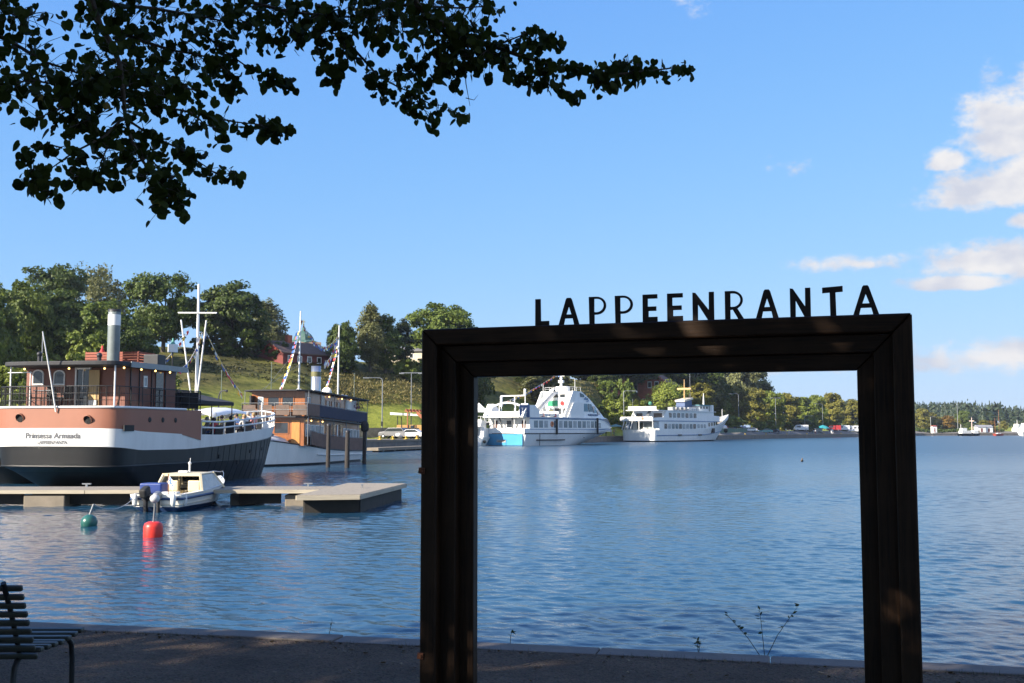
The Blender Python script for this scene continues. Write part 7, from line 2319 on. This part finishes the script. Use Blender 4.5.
# ---------------------------------------------------------------- cars
def car(label, paint, kind='car', group="vehicles parked along the quay", cat=None):
    t = thing({'car': "parked_car", 'suv': "parked_car", 'van': "parked_van", 'camper': "camper_van"}[kind], label, cat or {'car': "car", 'suv': "car", 'van': "van", 'camper': "camper van"}[kind], (0, 0, 0), 0, group)
    if kind == 'car':
        L_, W_, prof = 4.4, 1.75, [(-2.2, .35), (2.2, .35), (2.22, .62), (2.1, .80), (1.2, .92), (.55, 1.42), (-.95, 1.46), (-1.75, 1.02), (-2.15, .98), (-2.22, .6)]
        gl = [(1.05, .95), (.52, 1.37), (-.92, 1.40), (-1.6, 1.02)]
    elif kind == 'suv':
        L_, W_, prof = 4.6, 1.85, [(-2.3, .42), (2.3, .42), (2.32, .80), (2.2, 1.0), (1.25, 1.10), (.65, 1.66), (-1.75, 1.70), (-2.15, 1.15), (-2.3, 1.05)]
        gl = [(1.1, 1.13), (.62, 1.6), (-1.7, 1.63), (-2.0, 1.15)]
    elif kind == 'van':
        L_, W_, prof = 5.2, 2.0, [(-2.6, .4), (2.6, .4), (2.6, 1.0), (2.3, 1.25), (1.75, 2.1), (1.4, 2.25), (-2.55, 2.25), (-2.6, 1.2)]
        gl = [(2.15, 1.28), (1.7, 2.0), (.4, 2.0), (.4, 1.28)]
    else:
        L_, W_, prof = 6.2, 2.2, [(-3.1, .45), (3.1, .45), (3.1, 1.1), (2.8, 1.3), (2.3, 1.9), (2.7, 2.3), (2.3, 2.85), (-3.05, 2.85), (-3.1, 1.2)]
        gl = [(2.7, 1.35), (2.25, 1.85), (1.3, 1.85), (1.3, 1.35)]
    MB().prism(prof, 'x', -W_ / 2, W_ / 2).build("body", paint, t, bevel=.06)
    # prism outline is (y,z): the car's length runs along local y
    for sd in (-1, 1): MB().prism(gl, 'x', sd * (W_ / 2 + .004), sd * (W_ / 2 - .03)).build("side_windows", GLASS, t)
    fz = sorted(gl[:2], key=lambda q: q[1])
    (y0, z0), (y1, z1) = fz
    MB().slab([(-W_ * .42, y0 + .13, z0 + .0), (W_ * .42, y0 + .13, z0 + .0), (W_ * .38, y1 + .10, z1), (-W_ * .38, y1 + .10, z1)], .02).build("windscreen", GLASS, t)
    for sy in (-1, 1):
        for sd in (-1, 1):
            wh = MB().lathe((sd * (W_ / 2 - .1), sy * L_ * .31, .33), [(.2, -.11), (.33, -.10), (.33, .10), (.2, .11)], 14, axis='x').build("wheel", TYRE, t)
            MB().lathe((sd * (W_ / 2 - .1), sy * L_ * .31, .33), [(.0, -.115), (.21, -.115), (.21, .115), (0, .115)], 12, axis='x').build("rim", STEEL, wh)
    for sd in (-1, 1):
        MB().box((sd * W_ * .36, L_ / 2 + .02, .72), (.34, .06, .15)).build("headlight", WHITE, t)
        MB().box((sd * W_ * .40, -L_ / 2 - .015, .85), (.2, .05, .3)).build("tail_light", FLAGS[0], t)
    if kind == 'camper':
        for yy in (-1.8, -.2): wall_window(t, (W_ / 2, yy, 1.95), 1.0, .6, 'x', 1, GLASS, DARKMET)
        for yy in (-1.8, -.2): wall_window(t, (-W_ / 2, yy, 1.95), 1.0, .6, 'x', -1, GLASS, DARKMET)
    return t


PAINTS = {'silver': mat("silver_car_paint", (.2, .2, .21), .3, .3), 'white': mat("white_car_paint", (.75, .75, .75), .3), 'teal': mat("teal_car_paint", (.14, .36, .36), .3),
          'red': mat("red_car_paint", (.4, .04, .04), .3), 'dark': mat("dark_car_paint", (.035, .04, .05), .3), 'blue': mat("blue_car_paint", (.06, .13, .3), .3)}


def put_car(o, px, Y, rz):
    p = onland_Y(px, Y); o.location = (p.x, p.y, p.z + .02); o.rotation_euler = (0, 0, rz); return o


put_car(car("dark silver off-roader parked nearest the gooseneck street lamp", PAINTS['silver'], 'suv'), 394, 171, radians(68))
put_car(car("white car parked right of the silver off-roader by the kiosk", PAINTS['white']), 411, 170, radians(74))
put_car(car("dark car half hidden behind the white one by the kiosk", PAINTS['dark']), 404, 174, radians(80))
put_car(car("white hatchback with a red tail beside the low hedge, right of the ferry", PAINTS['white']), 750, 351, radians(100))
put_car(car("teal car under the promenade trees, left of the double lamp post", PAINTS['teal']), 766, 367, radians(84))
put_car(car("dark car close behind the teal one at the double lamp post", PAINTS['dark']), 774, 379, radians(60))
put_car(car("white van under the flat-topped promenade tree", PAINTS['white'], 'van'), 801, 409, radians(96))
put_car(car("white van behind the teal tent", PAINTS['white'], 'van'), 815, 426, radians(80))
put_car(car("red van with a white front near the end of the promenade row", PAINTS['red'], 'van'), 834, 441, radians(88))
put_car(car("white van right of the red van", PAINTS['white'], 'van'), 843, 453, radians(95))
put_car(car("white camper van before the frame's right post", PAINTS['white'], 'camper'), 854, 463, radians(92))
for i, px in enumerate((722, 727, 732, 737, 742)):
    put_car(car(["white car behind the green fence, nearest the ferry's bow", "pale car second from the ferry's bow behind the green fence", "blue car in the middle of the row behind the green fence", "white car fourth from the ferry's bow behind the green fence", "silver car at the right end of the row behind the green fence"][i],
                PAINTS[('white', 'silver', 'blue', 'white', 'silver')[i]]), px, 345 + 3.2 * i, radians(15))
# green fence in front of that row
a, b = onland(718, 7), onland(747, 8)
t = thing("green_fence", "long green mesh fence on the quay right of the ferry's bow", "fence", (0, 0, 0))
m = MB()
n = 14
for i in range(n + 1):
    p = a.lerp(b, i / n); m.tube([(p.x, p.y, p.z - .3), (p.x, p.y, p.z + 1.3)], .06, 5)
m.build("fence_posts", GREYMET, t)
m = MB(); m.bar((a.x, a.y, a.z + .6), (b.x, b.y, b.z + .6), .05, 1.2); m.build("mesh_panel", mat("green_mesh", (.09, .16, .11), .8), t)

# yellow bollards along the quay edge
bp = None
for i, px in enumerate((380, 393, 406, 417, 600, 613, 745, 766, 787, 807, 824, 841)):
    p = onland(px, .55); p.z = 1.36
    if bp is None:
        bp = thing("quay_bollard", "", "bollard", p, 0, "yellow bollards on the quay edge")
        m = MB(); m.lathe((0, 0, 0), [(.18, 0), (.14, .08), (.12, .3), (.19, .34), (.19, .42), (.08, .46), (0, .47)], 12); m.build("post", YELLOW, bp)
        MB().lathe((0, 0, 0), [(.34, 0), (.34, .05), (.2, .07)], 12).build("foot_plate", YELLOW, bp)
        o = bp
    else: o = dup(bp, p)
    o['label'] = ["yellow bollard on the quay edge below the gooseneck lamp", "yellow bollard below the silver off-roader", "yellow bollard below the white car by the kiosk", "yellow bollard beside the frame's left post", "yellow bollard at the pointed ship's bow",
                  "yellow bollard at the white ferry's stern", "yellow bollard before the white hatchback", "yellow bollard before the teal car", "yellow bollard before the couple on the quay", "yellow bollard left of the teal tent", "yellow bollard right of the teal tent", "yellow bollard before the last vans"][i]

# teal market tent
p = onland_Y(823, 424)
t = thing("market_tent", "teal sun canopy pitched on the quay among the parked vans", "tent", p, .3)
m = MB(); m.lathe((0, 0, 2.0), [(2.6, 0), (2.5, .25), (1.5, .9), (.1, 1.4)], 8, smooth=False); m.build("canopy", mat("teal_canvas", (.02, .24, .27), .7), t)
for a in range(4): MB().tube([(2.2 * cos(a * pi / 2), 2.2 * sin(a * pi / 2), 0), (2.2 * cos(a * pi / 2), 2.2 * sin(a * pi / 2), 2.1)], .05, 5).build("tent_pole", GREYMET, t)
p = onland_Y(616, 258)
t = thing("market_tent", "small grey-green parasol between the two white ships", "parasol", p, 0)
MB().lathe((0, 0, 2.2), [(1.7, 0), (1.0, .35), (.05, .6)], 8, smooth=False).build("canopy", mat("grey_green_canvas", (.12, .24, .22), .7), t)
MB().tube([(0, 0, 0), (0, 0, 2.7)], .04, 5).build("tent_pole", GREYMET, t)
for px, Y, lb, c in ((832, 432, "white box on a post at the quay edge below the red van", WHITE), (934, 590, "small white hut with a red roof on the distant quay", WHITE), (987, 606, "low white shed behind the red sailing boat", WHITE), (980, 604, "pale shed left of the red sailing boat", WHITE2)):
    p = onland_Y(px, Y)
    t = thing("quay_hut" if Y > 500 else "quay_box", lb, "hut" if Y > 500 else "box", p, .2)
    w_ = 5.0 if Y > 500 else .8; h_ = 3.0 if Y > 500 else 1.6
    if px == 934: w_ = 2.6; h_ = 3.6
    MB().box((0, 0, h_ / 2), (w_, w_ * .7, h_)).build("wall", c, t, bevel=.03)
    MB().prism([(-w_ * .42, h_), (w_ * .42, h_), (0, h_ + w_ * .22)], 'x', -w_ * .55, w_ * .55).build("roof", mat("hut_roof", (.3, .07, .05) if px == 934 else (.25, .25, .27), .7), t)
    MB().box((0, -w_ * .35 - .01, h_ * .42), (w_ * .22, .04, h_ * .7)).build("door", DKRED, t)


# ---------------------------------------------------------------- people
def person_mesh(pose):
    """one continuous body from a jointed skeleton; clothes are told apart by which bone a face lies nearest"""
    J = {}
    if pose == 'stand':
        J = dict(pelvis=(0, 0, .95), waist=(0, -.01, 1.1), chest=(0, 0, 1.32), neck=(0, .01, 1.5), head=(0, .03, 1.62), top=(0, .02, 1.74),
                 shl=(-.18, 0, 1.43), ell=(-.25, -.03, 1.15), hal=(-.24, .08, .90), shr=(.18, 0, 1.43), elr=(.26, -.02, 1.15), har=(.25, .10, .92),
                 hil=(-.10, 0, .90), knl=(-.12, .04, .50), anl=(-.13, -.02, .09), tol=(-.14, .14, .04), hir=(.10, 0, .90), knr=(.12, .0, .50), anr=(.13, -.08, .09), tor=(.14, .08, .04))
    else:
        J = dict(pelvis=(0, 0, .52), waist=(0, -.03, .68), chest=(0, -.02, .90), neck=(0, .01, 1.08), head=(0, .05, 1.2), top=(0, .05, 1.32),
                 shl=(-.18, 0, 1.01), ell=(-.26, .08, .76), hal=(-.12, .32, .74), shr=(.18, 0, 1.01), elr=(.27, .06, .76), har=(.14, .34, .76),
                 hil=(-.10, .03, .50), knl=(-.13, .45, .50), anl=(-.13, .42, .09), tol=(-.14, .58, .04), hir=(.10, .03, .50), knr=(.13, .45, .50), anr=(.14, .40, .09), tor=(.15, .56, .04))
    R = dict(pelvis=.145, waist=.125, chest=.15, neck=.055, head=.095, top=.07, shl=.065, ell=.045, hal=.035, shr=.065, elr=.045, har=.035, hil=.09, knl=.06, anl=.042, tol=.035, hir=.09, knr=.06, anr=.042, tor=.035)
    B = [('pelvis', 'waist'), ('waist', 'chest'), ('chest', 'neck'), ('neck', 'head'), ('head', 'top'), ('chest', 'shl'), ('shl', 'ell'), ('ell', 'hal'), ('chest', 'shr'), ('shr', 'elr'), ('elr', 'har'),
         ('pelvis', 'hil'), ('hil', 'knl'), ('knl', 'anl'), ('anl', 'tol'), ('pelvis', 'hir'), ('hir', 'knr'), ('knr', 'anr'), ('anr', 'tor')]
    names = list(J)
    me = bpy.data.meshes.new("person_skeleton")
    me.from_pydata([J[k] for k in names], [(names.index(a), names.index(b)) for a, b in B], [])
    o = bpy.data.objects.new("person_skeleton", me); COL.objects.link(o)
    sk = o.modifiers.new("skin", 'SKIN'); sk.use_smooth_shade = True
    for i, k in enumerate(names):
        o.data.skin_vertices[0].data[i].radius = (R[k], R[k]); o.data.skin_vertices[0].data[i].use_root = (k == 'pelvis')
    o.modifiers.new("sub", 'SUBSURF').levels = 1
    bpy.context.view_layer.update()
    m2 = bpy.data.meshes.new_from_object(o.evaluated_get(bpy.context.evaluated_depsgraph_get()))
    bpy.data.objects.remove(o)
    zone = {('pelvis', 'waist'): 1, ('waist', 'chest'): 1, ('chest', 'neck'): 1, ('neck', 'head'): 0, ('head', 'top'): 0, ('chest', 'shl'): 1, ('shl', 'ell'): 1, ('ell', 'hal'): 0, ('chest', 'shr'): 1, ('shr', 'elr'): 1, ('elr', 'har'): 0}
    for q in range(3): m2.materials.append(SKIN)
    for f in m2.polygons:
        best = None
        for ab in B:
            a, b = Vector(J[ab[0]]), Vector(J[ab[1]]); d = b - a
            tt = max(0, min(1, (f.center - a).dot(d) / d.length_squared)); dist = (f.center - a - d * tt).length
            if best is None or dist < best[0]: best = (dist, ab)
        f.material_index = zone.get(best[1], 2); f.use_smooth = True
    # hair: a cap over the back of the head
    hm = MB(); hx, hy, hz = J['head']
    hm.ball((hx, hy - .022, hz + .045), .112, 12, sc=(.95, 1.0, 1.0))
    # face: nose and eyes
    fm = MB(); fm.ball((hx, hy + .10, hz), .018, 6); 
    for s_ in (-1, 1): fm.ball((hx + s_ * .035, hy + .088, hz + .03), .011, 6)
    return m2, hm, fm


PM = {k: person_mesh(k) for k in ('stand', 'sit')}
CL = {'white': mat("white_cotton", (.65, .64, .62), .9), 'red': mat("red_cotton", (.42, .06, .06), .9), 'blue': mat("blue_cotton", (.06, .11, .27), .9), 'dark': mat("dark_cotton", (.03, .032, .04), .9),
      'green': mat("green_cotton", (.04, .14, .10), .9), 'pink': mat("pink_cotton", (.55, .26, .27), .9), 'tan': mat("tan_cotton", (.36, .27, .17), .9), 'grey': mat("grey_cotton", (.2, .2, .21), .9)}
HAIR = [mat("dark_hair", (.03, .02, .015), .7), mat("fair_hair", (.3, .2, .09), .7), mat("grey_hair", (.3, .29, .28), .7)]
PROTO_P = {}


def person(pose, loc, rz, shirt, legs, hair, label, group=None, sc=1.0):
    t = thing("person", label, "person", loc, rz, group)
    if pose not in PROTO_P:
        me, hm, fm = PM[pose]
        b = bpy.data.objects.new("body", me); COL.objects.link(b)
        h = hm.build("hair", HAIR[0]); f = fm.build("face", SKIN)
        PROTO_P[pose] = (b, h, f); b.parent = t; h.parent = t; f.parent = b
        b_, h_ = b, h
    else:
        b, h, f = PROTO_P[pose]
        b_ = b.copy(); COL.objects.link(b_); b_.parent = t
        h_ = h.copy(); COL.objects.link(h_); h_.parent = t
        f_ = f.copy(); COL.objects.link(f_); f_.parent = b_
    for i, m_ in ((1, CL[shirt]), (2, CL[legs])): b_.material_slots[i].link = 'OBJECT'; b_.material_slots[i].material = m_
    h_.material_slots[0].link = 'OBJECT'; h_.material_slots[0].material = HAIR[hair]
    t.scale = (sc, sc, sc)
    return t


def stand(px, Y, rz, shirt, legs, hair, label, group="people on the quay"):
    p = onland_Y(px, Y); return person('stand', (p.x, p.y, max(p.z, QZ) + .0), rz, shirt, legs, hair, label, group)


stand(786, 384, 2.6, 'white', 'tan', 1, "person in a white top and tan trousers, left one of the couple on the quay")
stand(789, 385, -2.4, 'pink', 'white', 1, "person in a pink top, right one of the couple on the quay")
stand(810, 408, 2.9, 'green', 'dark', 0, "person in a dark green jacket standing on the quay left of the teal tent")
stand(812.5, 409, 0.4, 'dark', 'green', 0, "person in dark clothes beside the one in the green jacket")
stand(815.5, 410, 3.3, 'white', 'red', 2, "person in white with red trousers, nearest the teal tent")
stand(611, 257, 2.8, 'white', 'tan', 1, "person in a white top at the pointed ship's bow")
stand(606, 256, 3.6, 'tan', 'dark', 0, "person in a tan top near the bow of the pointed ship")
stand(614, 258, 2.0, 'pink', 'blue', 0, "person in a pink top under the parasol between the white ships")
stand(934, 588, 3.0, 'pink', 'white', 1, "tiny person in pink by the red-roofed hut on the far quay")
# passengers on the foredeck of the brown ship
SEATS = [(1.9, 8.8, 1.6, 'dark', 'blue', 0, "person in dark clothes, aftmost of those sitting on the brown ship's foredeck"), (0.9, 9.6, -.6, 'white', 'grey', 1, "fair-haired person in white under the black awning"),
         (2.0, 10.4, 1.2, 'red', 'dark', 0, "person in a red top sitting by the rail under the awning"), (1.1, 11.4, 2.4, 'grey', 'blue', 2, "grey-haired person in a grey top under the awning's fore edge"),
         (1.8, 12.6, .4, 'dark', 'dark', 0, "dark-clothed person just forward of the awning"), (.9, 13.4, 2.2, 'tan', 'blue', 0, "person in tan sitting in front of the white canvas"),
         (1.7, 14.4, 1.0, 'white', 'dark', 1, "person in white at the middle of the foredeck rail"), (.8, 15.3, 2.8, 'blue', 'grey', 0, "person in blue beneath the white canvas"),
         (1.4, 16.2, 1.4, 'pink', 'blue', 1, "person in a pink top near the brown ship's bow"), (.5, 17.3, .5, 'white', 'blue', 2, "foremost person on the brown ship, in a white top")]
BENCHP = None
for (x, y, a, sh_, lg, hr, lb) in SEATS:
    z = interp([(0, 2.62), (.10, 2.48), (.27, 2.36), (.45, 2.32), (.65, 2.55), (.85, 2.82), (1, 3.07)], y / 21) - .53
    w = R1 @ Vector((x, y, z))
    person('sit', w, a - radians(12), sh_, lg, hr, lb, "passengers on the brown ship's foredeck")
    c = dup(ch, R1 @ Vector((x + .12 * sin(a), y - .12 * cos(a), z)), a - radians(12) + pi, "dark chair on the foredeck under the " + lb.split(' on the ')[0].split(' under ')[0].split(' at ')[0].split(' near ')[0].split(' beneath ')[0].split(' just ')[0].split(' in front')[0].split(', aft')[0].split(', foremost')[0].split(' sitting')[0], group="chairs on the brown ship's foredeck")
for k, (x, y) in enumerate(((1.5, 9.6), (1.5, 11.6), (1.3, 14.0), (1.0, 16.0))):
    z = interp([(0, 2.62), (.27, 2.36), (.45, 2.32), (.65, 2.55), (.85, 2.82), (1, 3.07)], y / 21) - .53
    dup(tb, R1 @ Vector((x, y, z)), .2, ["aftmost small table under the black awning", "small table at the fore edge of the black awning", "small table before the white canvas", "foremost small table near the brown ship's bow"][k], group="tables on the brown ship's foredeck")

# ---------------------------------------------------------------- a duck on the water
p = px_ground(802, 461.5)
t = thing("duck", "lone brown duck swimming in the middle of the framed view", "duck", p, radians(70))
m = MB()
ring = [(-.30, .10, .01), (-.24, .09, .05), (-.12, .07, .10), (.05, .06, .115), (.17, .07, .085), (.22, .12, .055), (.235, .19, .042), (.255, .245, .05), (.30, .245, .035), (.34, .235, .018), (.39, .225, .012)]
m.tube([(a, 0, b) for a, b, c in ring], [c for a, b, c in ring], 10)
m.build("body", mat("duck_feathers", (.13, .095, .065), .8, var=.4, scale=18), t)
MB().prism([(.33, .22), (.41, .215), (.41, .23), (.33, .245)], 'y', -.02, .02).build("bill", ORANGEP, t)

# ================================================================== THE AIR
m = MB(); m.box2((-1300, -60, -2.5), (1300, 1350, 60))
hz = bpy.data.materials.new("thin_haze"); hz.use_nodes = True
N = hz.node_tree.nodes; N.remove(N["Principled BSDF"])
pv = N.new("ShaderNodeVolumePrincipled"); pv.inputs["Color"].default_value = (.80, .88, 1, 1); pv.inputs["Density"].default_value = 0.00011; pv.inputs["Anisotropy"].default_value = .3
hz.node_tree.links.new(pv.outputs[0], N["Material Output"].inputs["Volume"])
tag(m.build("haze", hz), kind='stuff')
